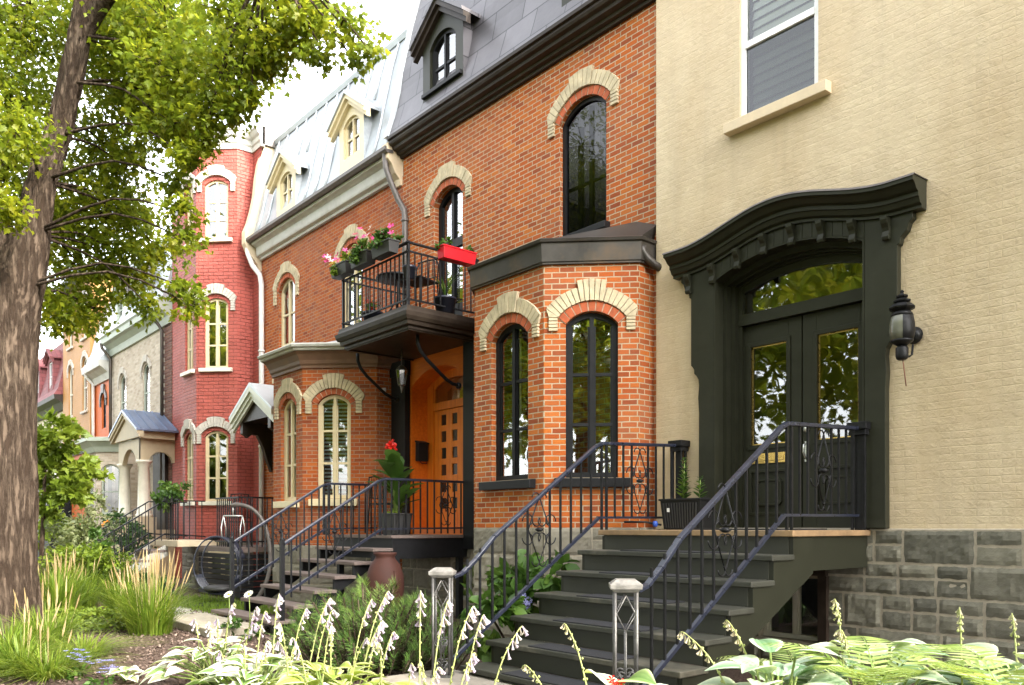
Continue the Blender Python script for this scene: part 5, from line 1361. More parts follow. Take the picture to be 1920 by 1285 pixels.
for x in (X0+.06, X1-.11):
    b = MB(); P_ = lambda y, z: (x+.025, y, z)
    for i in range(1, 7):
        z = ZL-RZ*i; y1 = YL-RD*(i-1)
        b.hexa([(x, y1-RD, z-.25), (x+.05, y1-RD, z-.25), (x+.05, y1, z-.25+RZ), (x, y1, z-.25+RZ), (x, y1-RD, z-.043), (x+.05, y1-RD, z-.043), (x+.05, y1, z-.043), (x, y1, z-.043)])
    b.build('stringer', M['black_paint'], T_)
b = MB(); b.box(-11.28, -11.18, 4.45, 4.6, .05, .14); b.box(-11.28, -11.2, 4.28, 4.5, .02, .125); b.build('step_block', M['raw_wood'], T_)
b = MB(); b.box(-11.6, -9.6, 3.55, 4.22, 0, .10); b.build('stone_slab', M['slab'] if 'slab' in M else M['stone_mortar'], None, bevel=.012, label='flat grey stone slab below the open brown stair', cat='paving')
def rail_b(X, label, ylast):
    r = thing('stair_railing', label, 'railing', (X, 5, .4), 'iron railings of the brown stair'); P2 = plane_x(X)
    y0, y1, t0, t1 = 4.34, 5.72, 1.09, 1.945
    b = MB(); path = [P2(y0, t0), P2(5.68, t1-.03), P2(5.80, t1+.01), P2(ylast, t1+.012)]
    for p, q in zip(path[:-1], path[1:]): b.bar(p, q, .05, .032)
    b.build('handrail', M['blue_iron'], r, bevel=.005)
    b = MB(); b.bar(P2(y0, t0-.62), P2(5.74, t1-.66), .032, .03); b.bar(P2(5.74, t1-.66), P2(ylast, ZL+.1), .025, .022); b.build('lower_rail', M['blue_iron'], r)
    railing_run(r, P2, 4.4, 5.7, t0+.03, t1-.03, t0-.62, t1-.66, 11, M['iron'], drop=.06)
    railing_run(r, P2, 5.84, ylast-.05, t1, t1+.01, ZL+.02, ZL+.02, max(4, int((ylast-5.8)/.115)), M['iron'])
    for y, z0, z1 in ((5.80, ZL, t1+.02), (5.72, ZL, t1+.0)): b = MB(); b.bar((X, y, z0), (X, y, z1), .03); b.build('post', M['iron'], r)
    b = MB(); b.bar((X, y0, .15), (X, y0, 1.15), .05)
    b.lathe([(.035, 1.15), (.035, 1.16), (.012, 1.185), (.02, 1.21), (.002, 1.26)], (X, y0, 0), 8); b.build('newel_post', M['iron'], r)
    sc_ = MB(); scroll(sc_, P2, 5.05, 1.25, .42); sc_.build('scroll_panel', M['iron'], r)
    if ylast > 7:
        sc_ = MB(); scroll(sc_, P2, 6.8, 1.62, .42); sc_.build('scroll_panel', M['iron'], r)
    return r
rail_b(-9.38, 'black iron railing in front of the canna pot and the orange door', 7.17)
rail_b(-10.95, 'black iron railing of the brown stair nearer the hanging basket chair', 6.62)
# terracotta jar
t = thing('terracotta_jar', 'tall terracotta oil jar beside the open brown stair', 'jar', (-8.98, 5.55, 0))
b = MB(); b.lathe([(.13, 0), (.16, .05), (.22, .30), (.245, .55), (.235, .70), (.19, .83), (.135, .90), (.12, .93), (.145, .96), (.15, .985), (.12, .985), (.10, .93)], (-8.98, 5.55, 0), 28); b.build('body', M['terracotta'], t)
b = MB(); b.tube([(-8.98+.24, 5.55, .55), (-8.98+.28, 5.55, .60), (-8.98+.22, 5.55, .76)], .015, 6); b.build('handle', M['terracotta'], t)
# canna
cx, cy, cz = -9.62, 6.12, 1.2
t = thing('potted_canna', 'potted canna with broad dark leaves and one red flower on the brown landing', 'plant', (cx, cy, cz))
trough(t, (cx, cy, cz), .36, .30, .30, M['box_dark'], taper=.78, name='pot')
lv = Leaves(); bigl = (np.array([(0, 0, 0), (.16, .2, .03), (.21, .5, .03), (.12, .82, -.06), (0, 1, -.16), (-.12, .82, -.06), (-.21, .5, .03), (-.16, .2, .03), (0, .5, -.02)]), OVAL[1])
for k in range(24):
    a = nr.random()*6.28; z = nr.uniform(.35, 1.0); tt = (math.cos(a)*.8, math.sin(a)*.8, nr.uniform(.2, .9))
    lv.inst(*bigl, [(cx+.03*math.cos(a), cy+.03*math.sin(a), cz+z)], [tt], [(-tt[0]*.5, -tt[1]*.5, 1)], [nr.uniform(.34, .52)], [nr.random()*.7])
lv.build('foliage', M['leaf_green'], t)
stems(t, [[(cx+.02*k-.04, cy, cz+.25), (cx+.03*k-.05, cy, cz+.8), (cx+.04*k-.06, cy+.01, cz+1.1)] for k in range(4)], .012)
lv = Leaves(); cloud(lv, OVAL, (cx, cy, cz+.38), (.19, .16, .10), 180, .05); lv.build('underplanting', M['leaf_yellow'], t)
lf = Leaves()
for k in range(9): bloom(lf, (cx-.10+nr.uniform(-.05, .05), cy-.02, cz+1.24+nr.uniform(-.03, .04)), .08, 4, None, nr.normal(size=3)+np.array((0, -.5, .6)))
lf.build('flower', M['red_petal'], t)
lf = Leaves(); bloom(lf, (-9.72, 5.90, 1.225), .05, 5); bloom(lf, (-9.66, 5.88, 1.225), .04, 5); lf.build('fallen_petals', M['red_petal'], None, label='fallen red petals at the edge of the brown landing', cat='petals')
# planter on the olive landing
t = thing('potted_seedling', 'ribbed black trough with a small spiky seedling on the olive landing', 'planter', (-5.12, 6.72, 1.28))
trough(t, (-5.12, 6.72, 1.285), .50, .26, .31, M['black_plastic'] if 'black_plastic' in M else M['box_dark'], taper=.8, name='pot')
rb_ = MB()
for k in range(13):
    u = -.19+.38*k/12
    rb_.bar((-5.12+u*.94, 6.72-.110, 1.30), (-5.12+u*1.06, 6.72-.132, 1.55), .014, .012)
rb_.build('ribs', M['box_dark'], t)
lb_ = MB(); lb_.quad((-5.27, 6.578, 1.46), (-5.235, 6.578, 1.46), (-5.235, 6.574, 1.50), (-5.27, 6.574, 1.50)); lb_.build('price_tag', M['white'], t)
lv = Leaves()
for (x, y, h, n) in ((-5.16, 6.70, .42, 46), (-5.20, 6.74, .28, 26), (-4.98, 6.72, .22, 22)):
    stems(t, [[(x, y, 1.56), (x+.015, y, 1.56+h)]], .006)
    for k in range(n):
        f = (k+1)/n; a = k*2.4; tt = (math.cos(a), math.sin(a), .55)
        lv.inst(*PETAL, [(x+.015*f, y, 1.58+h*f)], [tt], [(0, 0, 1)], [.10*(1.15-f*.7)], [nr.random()])
lv.build('foliage', M['leaf_green'], t)
b = MB(); b.tube([(-5.6, 6.3, 1.36), (-5.45, 6.45, 1.36), (-5.38, 6.62, 1.33)], .011, 6); b.lathe([(.02, 0), (.03, .03), (.02, .06)], (-5.40, 6.55, 1.31), 8, 1); b.build('garden_hose', [M['iron'], plain('blue_plastic', (.02, .07, .35), .4)], None, label='black hose with a blue nozzle beside the ribbed black trough', cat='hose')

# =============================================================== landings of the pale roof house and the tower house
t = thing('side_landing', 'dark landing with a black slatted front under the gabled hood', 'porch', (-15.4, 6.5, 0))
b = MB(); b.box(-16.35, -14.25, 5.75, 7.18, .86, .95); b.build('deck', M['deck'], t)
b = MB()
for k in range(8): b.box(-16.33, -14.27, 5.80, 5.83, .04+.10*k, .12+.10*k)
for k in range(8): b.box(-14.30, -14.27, 5.83, 7.15, .04+.10*k, .12+.10*k)
b.build('skirt', M['black_paint'], t)
b = MB()
for z in (1.85, 1.05): b.bar((-14.3, 5.8, z), (-14.3, 7.15, z), .04, .03); b.bar((-15.4, 5.8, z), (-14.3, 5.8, z), .04, .03)
for k in range(14): b.bar((-14.3, 5.85+.095*k, .95), (-14.3, 5.85+.095*k, 1.85), .03, .012)
for k in range(11): b.bar((-15.35+.1*k, 5.8, .95), (-15.35+.1*k, 5.8, 1.85), .03, .012)
b.build('railing', M['iron'], t)
metal_chair(-15.0, 6.1, .95, 1.2, 'black mesh chair behind the railing of the dark landing', .98)
t = thing('front_steps', 'stone landing and steps below the red tower', 'stair', (-17.2, 5.2, 0))
b = MB(); b.box(-18.0, -16.2, 5.35, 6.18, .93, 1.05); b.build('landing', M['sill_stone'], t, bevel=.01)
for k in range(5):
    b = MB(); b.box(-18.0, -16.9, 5.35-.28*(k+1), 5.35-.28*k+.03, .93-.19*(k+1)+.07, .93-.19*(k+1)+.12); b.build('tread', M['deck'], t)
for x in (-17.98, -16.97):
    b = MB(); b.hexa([(x, 3.95, -.05), (x+.06, 3.95, -.05), (x+.06, 5.4, .75), (x, 5.4, .75), (x, 3.95, .12), (x+.06, 3.95, .12), (x+.06, 5.4, .98), (x, 5.4, .98)])
    b.build('stringer', M['pale_grey'], t)
for X in (-18.0, -16.95):
    r = thing('stair_railing', 'thin black railing on the tower steps, %s' % ('the side away from the basket chair' if X < -17 else 'the side toward the basket chair'), 'railing', (X, 5, .3), 'railings of the tower steps'); P2 = plane_x(X)
    b = MB()
    for (y0, z0, y1, z1) in ((3.95, .95, 5.35, 1.85), (5.35, 1.85, 6.15, 1.85), (3.95, .30, 5.35, 1.18), (5.35, 1.18, 6.15, 1.12)): b.bar(P2(y0, z0), P2(y1, z1), .035, .025)
    b.build('handrail', M['iron'], r); railing_run(r, P2, 3.98, 5.35, .95, 1.85, .30, 1.18, 11, M['iron'], .007, drop=.1); railing_run(r, P2, 5.4, 6.15, 1.85, 1.85, 1.07, 1.07, 6, M['iron'], .007)
r = thing('stair_railing', 'thin black railing across the front of the tower landing', 'railing', (-16.6, 5.37, 1.05)); P2 = plane_y(5.38)
b = MB(); b.bar(P2(-16.95, 1.85), P2(-16.22, 1.85), .035, .025); b.bar(P2(-16.95, 1.12), P2(-16.22, 1.12), .03, .02); b.build('handrail', M['iron'], r); railing_run(r, P2, -16.9, -16.25, 1.85, 1.85, 1.06, 1.06, 6, M['iron'], .007)
for i, (x, y) in enumerate(((-17.9, 5.75), (-16.7, 5.40))):
    t = thing('fern_planter', 'dark planter of feathery green ferns, %s the two on the tower landing rail' % ('the smaller of' if i == 0 else 'the fuller of'), 'planter', (x, y, 1.82), 'fern planters on the tower landing')
    trough(t, (x, y, 1.80), .46, .17, .16, M['box_dark'])
    lv = Leaves(); cloud(lv, OVAL, (x, y, 2.03), (.42, .25, .17 if i == 0 else .22), 420, .075, .5); cloud(lv, OVAL, (x-.1, y-.15, 1.85), (.36, .14, .15), 150, .075, .5); lv.build('foliage', M['leaf_green'], t)
b_ = Op(-.2, .42, .25, .80, 0, .1); bw = window(Fr(-17.25, 6.54, 45), b_, D, M['cream_paint'], M['glass'], (), 1, .05, -.04, name='basement_window')

# =============================================================== hanging basket chair
hx, hy = -13.35, 5.35
t = thing('hanging_chair', 'hanging basket chair of dark cane on a curved grey steel stand', 'chair', (hx, hy, 0))
u = Vector((.66, .75, 0))    # plane of the stand
def Q(a, z, s=0): return (hx+u.x*a-u.y*s, hy+u.y*a+u.x*s, z)
b = MB(); pts = [(.28, .03), (.42, .20), (.55, .50), (.585, .85), (.54, 1.20), (.42, 1.48), (.24, 1.64), (.03, 1.69), (-.06, 1.67)]
def smoothpts(p, k=4):
    out = []
    for i in range(len(p)-1):
        p0 = p[max(0, i-1)]; p1 = p[i]; p2 = p[i+1]; p3 = p[min(len(p)-1, i+2)]
        for j in range(k):
            f = j/k; out.append(tuple(.5*((2*b1)+(-a1+c1)*f+(2*a1-5*b1+4*c1-d1)*f*f+(-a1+3*b1-3*c1+d1)*f**3) for a1, b1, c1, d1 in zip(p0, p1, p2, p3)))
    return out+[tuple(p[-1])]
b.tube([Q(a, z) for a, z in smoothpts(pts)], .035, 10); b.build('stand_arm', M['stand_grey'] if 'stand_grey' in M else M['galv'], t)
b = MB()
for s_ in (-1, 1): b.tube([Q(.30, .03), Q(-.25, .03, s_*.42), Q(-.55, .03, s_*.40)], .025, 8)
b.tube([Q(.30, .03), Q(.55, .03)], .025, 8); b.tube([Q(-.55, .03, -.4), Q(-.55, .03, .4)], .025, 8); b.build('stand_base', M['iron'], t)
b = MB(); b.tube([Q(-.04, 1.67), Q(-.04, 1.50)], .008, 6)
b.tube([Q(-.20, 1.50, 0), Q(.12, 1.50, 0)], .012, 6)
for a in (-.20, .12):
    for s_ in (-1, 1): b.tube([Q(a, 1.5), Q(a*1.0+.02*s_, 1.30, s_*.05), Q(a*.95, 1.15, s_*.10)], .010, 6)
b.build('spring_hanger', M['steel'], t)
b = MB()
def E(th, s): return Q(-.28+.37*math.cos(th)*s[0], .68+.48*math.sin(th)*s[1], s[2])
for s in ((1, 1, -.13), (.94, .97, .15)):
    b.tube([E(2*math.pi*i/28, s) for i in range(29)], .012, 6)
b.build('basket_hoop', M['cane'] if 'cane' in M else M['blue_iron'], t)
b = MB()
for j in range(15):
    f = j/14; s_ = -.13+.40*f
    b.tube([E(R(12+105*i/16), (1-.10*abs(s_)*2, 1.0-.10*abs(s_)*2, s_)) for i in range(17)], .010, 5)
for i in range(0, 17, 2): b.tube([E(R(12+105*i/16), (1-.10*abs(-.13+.40*j/8)*2, 1-.10*abs(-.13+.40*j/8)*2, -.13+.40*j/8)) for j in range(9)], .009, 5)
b.build('basket_canopy', M['blue_iron'], t)
b = MB()
for j in range(11):
    s_ = -.13+.28*j/10
    b.tube([E(R(200+140*i/12), (1-.06*abs(s_), 1.0-.2*abs(s_), s_)) for i in range(13)], .010, 5)
b.build('basket_seat', M['blue_iron'], t)
b = MB(); b.lathe([(.03, 0), (.25, .02), (.28, .06), (.2, .1), (.03, .11)], Q(-.28, .24), 16, sx=1.1, sy=.9); b.build('cushion', M['box_dark'], t)
# =============================================================== ground
def groundmat(name, stops, scale, bstr=.6, bscale=40):
    m, nt, out = nodes(name); v = coords(nt)
    col = ramp(nt, noise(nt, v, scale, 8, .8), stops)
    col = mixc(nt, .5, col, ramp(nt, noise(nt, v, .7, 4, .6), [(.35, (.6, .6, .6)), (.65, (1, 1, 1))]), 'MULTIPLY')
    finish(nt, out, col, .95, 0, bump(nt, noise(nt, v, bscale, 6, .8), bstr, .03), .2); return m
M['mulch'] = groundmat('bark_mulch', [(.32, (.05, .03, .022)), (.5, (.12, .08, .062)), (.68, (.22, .16, .13))], 38, .8, 45)
M['earth'] = groundmat('park_ground', [(.3, (.05, .07, .02)), (.6, (.10, .13, .04))], 3)
M['asphalt'] = groundmat('asphalt', [(.3, (.04, .04, .04)), (.7, (.065, .063, .06))], 30, .3, 120)
M['pavement'] = groundmat('concrete_pavement', [(.3, (.2, .19, .17)), (.7, (.28, .265, .24))], 12, .3, 80)
M['slab_c'] = plain('pale_slab', (.42, .38, .32), .85, var=.2, scale=8, bmp=.3)
def sheet(name, x0, x1, y0, y1, z, mat, n=1, kind='structure'):
    mb = MB()
    mb.quad((x0, y0, z), (x1, y0, z), (x1, y1, z), (x0, y1, z)); return mb.build(name, mat, None, local=False, kind=kind)
sheet('ground', -400, 400, -400, 400, -.02, M['earth'])
sheet('garden_bed', -42, 12, .45, 7.3, .0, M['mulch'])
mb = MB(); mb.box(-60, 40, -2.2, .45, -.3, -.005); mb.build('sidewalk', M['pavement'], None, local=False, kind='structure')
mb = MB(); mb.box(-60, 40, -2.4, -2.2, -.4, -.008); mb.build('kerb', M['slab_c'], None, local=False, kind='structure')
sheet('road', -60, 40, -10.5, -2.4, -.012, M['asphalt'])
mb = MB(); mb.box(-60, 40, -13, -10.5, -.3, .03); mb.build('far_sidewalk', M['pavement'], None, local=False, kind='structure')
sheet('garden_path', -14.2, -9.9, 3.75, 4.6, .006, M['slab_c'])
lv = Leaves()
def grassblades(lv, n, xr, yr, hr, w=.006, lean=.5, v0=0., v1=.8, z=0):
    for k in range(n):
        x, y = nr.uniform(*xr), nr.uniform(*yr); h = nr.uniform(*hr); a = nr.random()*6.28; l = h*lean*nr.random()
        d = np.array((math.cos(a), math.sin(a), 0)); s_ = np.array((-d[1], d[0], 0))
        lv.ribbon([np.array((x, y, z)), np.array((x, y, z+h*.55))+d*l*.35, np.array((x, y, z+h))+d*l], [w, w*.8, w*.1], s_, nr.uniform(v0, v1))
grassblades(lv, 2600, (-15.2, -11.6), (4.5, 5.5), (.05, .13), .006, .8, 0, .5)
lv.build('lawn_grass', M['grass_blade'], None, kind='stuff')
lv = Leaves(); tri = (np.array([(-.5, 0, 0), (.5, .1, 0), (.3, 1, .15), (-.4, .9, .1)]), np.array([(0, 1, 2, 3)]))
n = 16000; pos = np.stack([nr.uniform(-13, -4.5, n), nr.uniform(.9, 4.6, n), nr.uniform(.002, .02, n)], 1)
nm = nr.normal(size=(n, 3))*.45; nm[:, 2] += 1; tt = nr.normal(size=(n, 3)); tt[:, 2] *= .3
lv.inst(*tri, pos, tt, nm, nr.uniform(.008, .032, n), nr.random(n))
M['chips'] = leafmat('bark_chips', [(0, (.05, .032, .024)), (.5, (.14, .095, .075)), (1, (.27, .20, .165))], .0, .9)
lv.build('mulch_chips', M['chips'], None, kind='stuff')
mb = MB(); mb.box(-17.4, -15.9, 3.15, 3.6, 0, .17); mb.build('stone_bench', M['slab_c'], None, bevel=.02, label='low pale stone slab sunlit among the grasses behind the maple', cat='stone')

# =============================================================== maple
def barkmat():
    m, nt, out = nodes('maple_bark'); v = coords(nt, 'Object', (1, 1, .16))
    cn = N(nt, 'ShaderNodeTexNoise', Scale=9., Detail=6., Roughness=.7); nt.links.new(v, cn.inputs['Vector'])
    mx = N(nt, 'ShaderNodeVectorMath', operation='MULTIPLY_ADD'); nt.links.new(cn.outputs['Color'], mx.inputs[0]); mx.inputs[1].default_value = (.10, .10, .10); nt.links.new(v, mx.inputs[2])
    ridge = N(nt, 'ShaderNodeTexNoise', Scale=20., Detail=6., Roughness=.66); nt.links.new(mx.outputs[0], ridge.inputs['Vector'])
    e = ramp(nt, ridge.outputs['Fac'], [(.42, (0, 0, 0)), (.58, (1, 1, 1))])
    nz = noise(nt, coords(nt, 'Object', (1, 1, .5)), 3.5, 6, .7)
    hi = ramp(nt, nz, [(.3, (.085, .060, .043)), (.7, (.155, .116, .086))])
    col = mixc(nt, e, (.040, .027, .019), hi)
    col = mixc(nt, .35, col, ramp(nt, noise(nt, coords(nt), 55, 5, .7), [(.3, (.5, .5, .5)), (.7, (1, 1, 1))]), 'MULTIPLY')
    finish(nt, out, col, .95, 0, bump(nt, noise(nt, v, 70, 4, .7), .4, .01, bump(nt, e, .8, .03)), .1); return m
M['bark'] = barkmat()
MP = thing('maple_tree', 'large maple with a thick forked trunk and bright green crown in the sunlit garden', 'tree', (-11.7, 1.8, 0))
from mathutils import noise as mnoise
def limb(name, pts, rs, root, n=14, wob=.05, sub=4, ridge=0.):
    """tapering limb along a smooth path; ridge > 0 cuts long bark furrows into the surface"""
    if ridge: n, sub = 84, 16
    p = [Vector(q) for q in smoothpts([tuple(a) for a in pts], sub)]
    r_ = np.interp(np.linspace(0, len(pts)-1, len(p)), range(len(pts)), rs)
    mb = MB(); mb.tube(p, list(r_), n)
    if ridge:
        nv = []
        for k, q in enumerate(mb.v):
            c = p[k//n]; d = Vector(q)-c; u = d.normalized(); rr = d.length
            a = mnoise.noise(Vector((u.x*rr*26, u.y*rr*26, q[2]*2.2)))
            a = 1-abs(a)*2.2
            b = mnoise.noise(Vector((u.x*1.7, u.y*1.7, q[2]*.9+3)))
            e = mnoise.noise(Vector((u.x*rr*60, u.y*rr*60, q[2]*14)))
            nv.append(tuple(c+u*(rr*(1+.10*b)-ridge*max(0, a)+.25*ridge*e)))
        mb.v = nv
    elif wob: mb.v = [(x+rnd.gauss(0, wob*.12)+wob*.5*math.sin(z*5+x*9), y+rnd.gauss(0, wob*.12)+wob*.5*math.cos(z*4+y*8), z) for x, y, z in mb.v]
    return mb.build(name, M['bark'], root)
limb('trunk', [(-11.74, 1.70, -.05), (-11.71, 1.73, .22), (-11.68, 1.75, .8), (-11.66, 1.77, 2.0), (-11.66, 1.78, 3.2), (-11.63, 1.81, 3.85), (-11.52, 1.92, 4.37), (-11.41, 2.04, 4.89), (-11.34, 2.13, 5.55), (-11.21, 2.28, 6.13), (-11.0, 2.37, 6.73), (-10.82, 2.43, 7.25), (-10.62, 2.5, 7.83), (-10.22, 2.66, 8.6), (-9.8, 2.8, 9.8)],
     [.66, .48, .40, .365, .355, .36, .31, .215, .165, .15, .14, .13, .115, .08, .04], MP, 20, .05, 5, .026)
limb('limb', [(-11.62, 1.80, 3.9), (-11.75, 1.78, 4.5), (-12.0, 1.78, 5.07), (-12.51, 1.68, 5.87), (-13.26, 1.42, 6.83), (-13.96, 1.07, 8.02), (-14.3, .9, 9)], [.26, .22, .17, .14, .11, .07, .03], MP, 12, .03)
limb('limb', [(-10.85, 2.43, 7.15), (-10.5, 2.6, 7.5), (-9.6, 2.85, 7.65), (-8.6, 3.2, 7.4), (-7.7, 3.5, 6.9)], [.10, .085, .06, .04, .02], MP, 8, .02)
CLM = [(-12.89, 2.17, 8.1, 0.8), (-11.86, 3.06, 8.2, 0.79), (-11.74, 3.19, 7.62, 0.65), (-10.27, 3.37, 7.37, 0.78), (-8.79, 3.57, 6.86, 0.62), (-7.81, 3.79, 6.68, 0.41), (-7.26, 3.98, 6.3, 0.21), (-7.0, 4.13, 6.0, 0.09), (-12.75, 2.02, 7.05, 0.79), (-11.72, 3.22, 7.05, 0.65), (-9.82, 3.29, 6.57, 0.63), (-8.7, 3.36, 6.19, 0.4), (-8.32, 3.5, 5.85, 0.12), (-12.31, 1.92, 6.08, 0.55), (-12.28, 3.03, 6.61, 0.41), (-11.74, 3.19, 6.11, 0.43), (-9.7, 3.13, 5.9, 0.4), (-9.02, 3.31, 5.83, 0.29), (-9.13, 3.17, 5.36, 0.21), (-9.06, 3.26, 5.53, 0.16), (-11.95, 2.95, 5.54, 0.57), (-12.21, 3.42, 5.58, 0.45), (-9.39, 3.17, 4.85, 0.19), (-9.48, 3.23, 4.58, 0.17), (-9.31, 3.26, 3.79, 0.15), (-9.53, 3.16, 4.06, 0.17), (-12.14, 2.73, 4.82, 0.47), (-12.25, 3.37, 4.83, 0.41), (-11.96, 3.71, 5.21, 0.34), (-11.84, 2.47, 4.07, 0.38), (-12.02, 2.87, 4.25, 0.32), (-13.15, 2.48, 5.77, 0.38), (-10.68, 1.67, 4.85, 0.27), (-12.68, 2.72, 5.47, 0.41), (-11.85, 3.53, 4.36, 0.16), (-12.69, 2.85, 6.26, 0.45), (-10.99, 3.31, 6.86, 0.48), (-8.21, 3.63, 6.41, 0.31), (-7.63, 3.85, 6.4, 0.22), (-10.95, 3.2, 7.62, 0.61), (-12.38, 2.46, 4.39, 0.29), (-10.62, 1.74, 5.75, 0.36), (-7.88, 3.71, 6.24, 0.15), (-7.48, 3.87, 6.12, 0.12), (-7.19, 4.06, 5.96, 0.06), (-8.63, 3.45, 5.73, 0.13), (-8.25, 3.59, 6.13, 0.17), (-11.86, 3.06, 5.04, 0.36), (-9.66, 3.17, 5.29, 0.17)]
OUT = [(-13.5, 1.2, 7.2, 1.2), (-14.2, 2.2, 6.5, 1.1), (-12.2, .2, 6.5, 1.1), (-13.8, .2, 5.9, 1.0), (-12.5, 2.2, 8.3, 1.3), (-11.2, 3.2, 8.7, 1.1), (-9.3, 2.9, 8.6, .9), (-11.5, 1.0, 9.4, 1.4), (-9.9, .6, 8.4, 1.0), (-14.6, 1.0, 8.2, 1.1), (-12.8, 3.6, 7.6, 1.0)]
lv = Leaves(); tw = MB()
trunkp = [Vector(p) for p in ((-11.6, 1.85, 4.2), (-11.4, 2.04, 4.9), (-11.34, 2.13, 5.55), (-11.2, 2.28, 6.1), (-11, 2.37, 6.7), (-10.8, 2.43, 7.2), (-10.6, 2.5, 7.8), (-12.5, 1.68, 5.9), (-13.2, 1.4, 6.8), (-9.6, 2.85, 7.65), (-8.6, 3.2, 7.4), (-7.9, 3.45, 6.95))]
for (x, y, z, r_) in CLM+OUT:
    out = (x, y, z, r_) in OUT
    n = int((1450 if not out else 200)*r_*r_*3.0)+60
    c = Vector((x, y, z)); st_ = min(trunkp, key=lambda p: (p-c).length + (0.5 if p.z > c.z+.8 else 0))
    k = max(3, int(n/34)); tips = np.asarray((x, y, z))+sphere_dirs(k)*(nr.random((k, 1))**.45)*np.array((r_, r_, r_*.85))
    mid = (st_*.45+c*.55)+Vector((0, 0, .12*(c-st_).length))
    tw.tube(smoothpts([tuple(st_), tuple(mid), tuple(c)], 3), [.024, .02, .017, .014, .012, .010, .008][:7], 5)
    for tp in tips[:: 2]: tw.tube([tuple(c), tuple((np.array(c)+tp)/2+np.array((0, 0, .04))), tuple(tp)], [.009, .006, .003], 4)
    w_ = nr.integers(0, k, n); p = tips[w_]+nr.normal(size=(n, 3))*np.array((.15, .15, .11))*min(1, .35+r_)
    t_ = (p-np.asarray(c))/max(.2, r_)*.6+nr.normal(size=(n, 3))*.7; t_[:, 2] -= .55
    nm = nr.normal(size=(n, 3))*.5; nm[:, 2] += .75
    cv = nr.random(k)
    lv.inst(*MAPLE, p, t_, nm, nr.uniform(.045, .095, n), np.clip(.5*cv[w_]+.5*nr.random(n), 0, 1))
tw.build('branches', M['bark'], MP)
lv.build('crown', M['maple_leaf'], MP)

# trees across the street, mirrored in the window panes
def street_tree(x, y, h, label, src=None, sc_=1., rz=0.):
    if src is not None:
        c = clone(src); c.location = (x, y, 0); c.scale = (sc_,)*3; c.rotation_euler = (0, 0, rz); c['label'] = label; return c
    t = thing('street_tree', label, 'tree', (x, y, 0), 'trees across the street')
    limb('trunk', [(x, y, -.05), (x, y, 1.2), (x+.1, y, 3), (x+.1, y+.1, 5), (x+.3, y, 8)], [.42, .33, .28, .2, .06], t, 14, .04)
    lv = Leaves()
    for k in range(16):
        a = k*2.4; rr = 2.6*math.sqrt((k+.5)/16); cz = 4.4+5.2*((k*7) % 16)/16
        n = 190; kk = 14; c = np.array((x+rr*math.cos(a), y+rr*math.sin(a), cz)); tips = c+sphere_dirs(kk)*1.25*(nr.random((kk, 1))**.5)
        w_ = nr.integers(0, kk, n); p = tips[w_]+nr.normal(size=(n, 3))*.28
        nm = nr.normal(size=(n, 3))*.5; nm[:, 2] += .7
        lv.inst(*MAPLE, p, nr.normal(size=(n, 3))+np.array((0, 0, -.4)), nm, nr.uniform(.2, .36, n), nr.random(n))
    lv.build('crown', M['maple_leaf'], t); return t
s0 = street_tree(4.4, -4.2, 9, 'tree whose trunk is mirrored in the right hand bay window of the brick house')
for (x, y, k, rz, lab) in ((-9, -11.6, 1.15, 1, 'tree mirrored in the left bay window of the brick house'), (-17, -11.2, 1.2, 2.2, 'tree mirrored in the left window of the worn brick bay'), (-30, -11.8, 1.25, 3.3, 'tree mirrored in the front windows of the red tower'),
                           (15, -11.5, 1.1, 4.1, 'tree mirrored in the glass of the dark green double door'), (1.5, -12, 1.25, 5.0, 'tree mirrored in the arched pane above the dark green door'),
                           (-23.5, -11.9, 1.15, .4, 'tree mirrored in the shuttered window of the worn brick bay'), (-3.5, -11.4, 1.2, 1.7, 'tree mirrored in the upper window of the brick house'), (-13, -11.9, 1.3, 2.9, 'tree mirrored in the glazed door on the balcony'),
                           (-37, -11.5, 1.2, 5.5, 'tree mirrored in the windows of the buff brick house'), (6, -11.8, 1.2, .9, 'tree mirrored in the white sash window of the cream house')):
    street_tree(x, y, 9, lab, s0, k, rz)
for (x, y, k, rz, lab) in ((-7.5, -2.6, 1.0, 2, 'unseen kerb tree added to shade the road behind the maple garden'), (-16, -2.2, 1.05, 3.6, 'unseen kerb tree added to shade the road beyond the maple'), (-25, -2.4, 1.1, 4.4, 'unseen kerb tree added to shade the road before the buff brick house'), (12, -2.4, 1.1, 5.2, 'unseen kerb tree added to shade the road right of the camera'), (20, -2.4, 1.1, .6, 'unseen kerb tree added far up the street to shade the road'), (28, -2.6, 1.1, 1.6, 'unseen last kerb tree added up the street to shade the road'), (10.5, .3, 1.0, 2.6, 'unseen garden tree added to shade the pavement past the cream house'), (5.2, .3, .95, 3.2, 'unseen garden tree added beside the camera to shade pavement and block sky light'), (-1.5, -1.9, .95, 4.7, 'unseen kerb tree added nearest the garden to block sky light')):
    street_tree(x, y, 9, lab, s0, k, rz)['group'] = 'unseen trees added along the near kerb for shade'  # unseen trees, added to shade the pavement and cut bounce and sky light

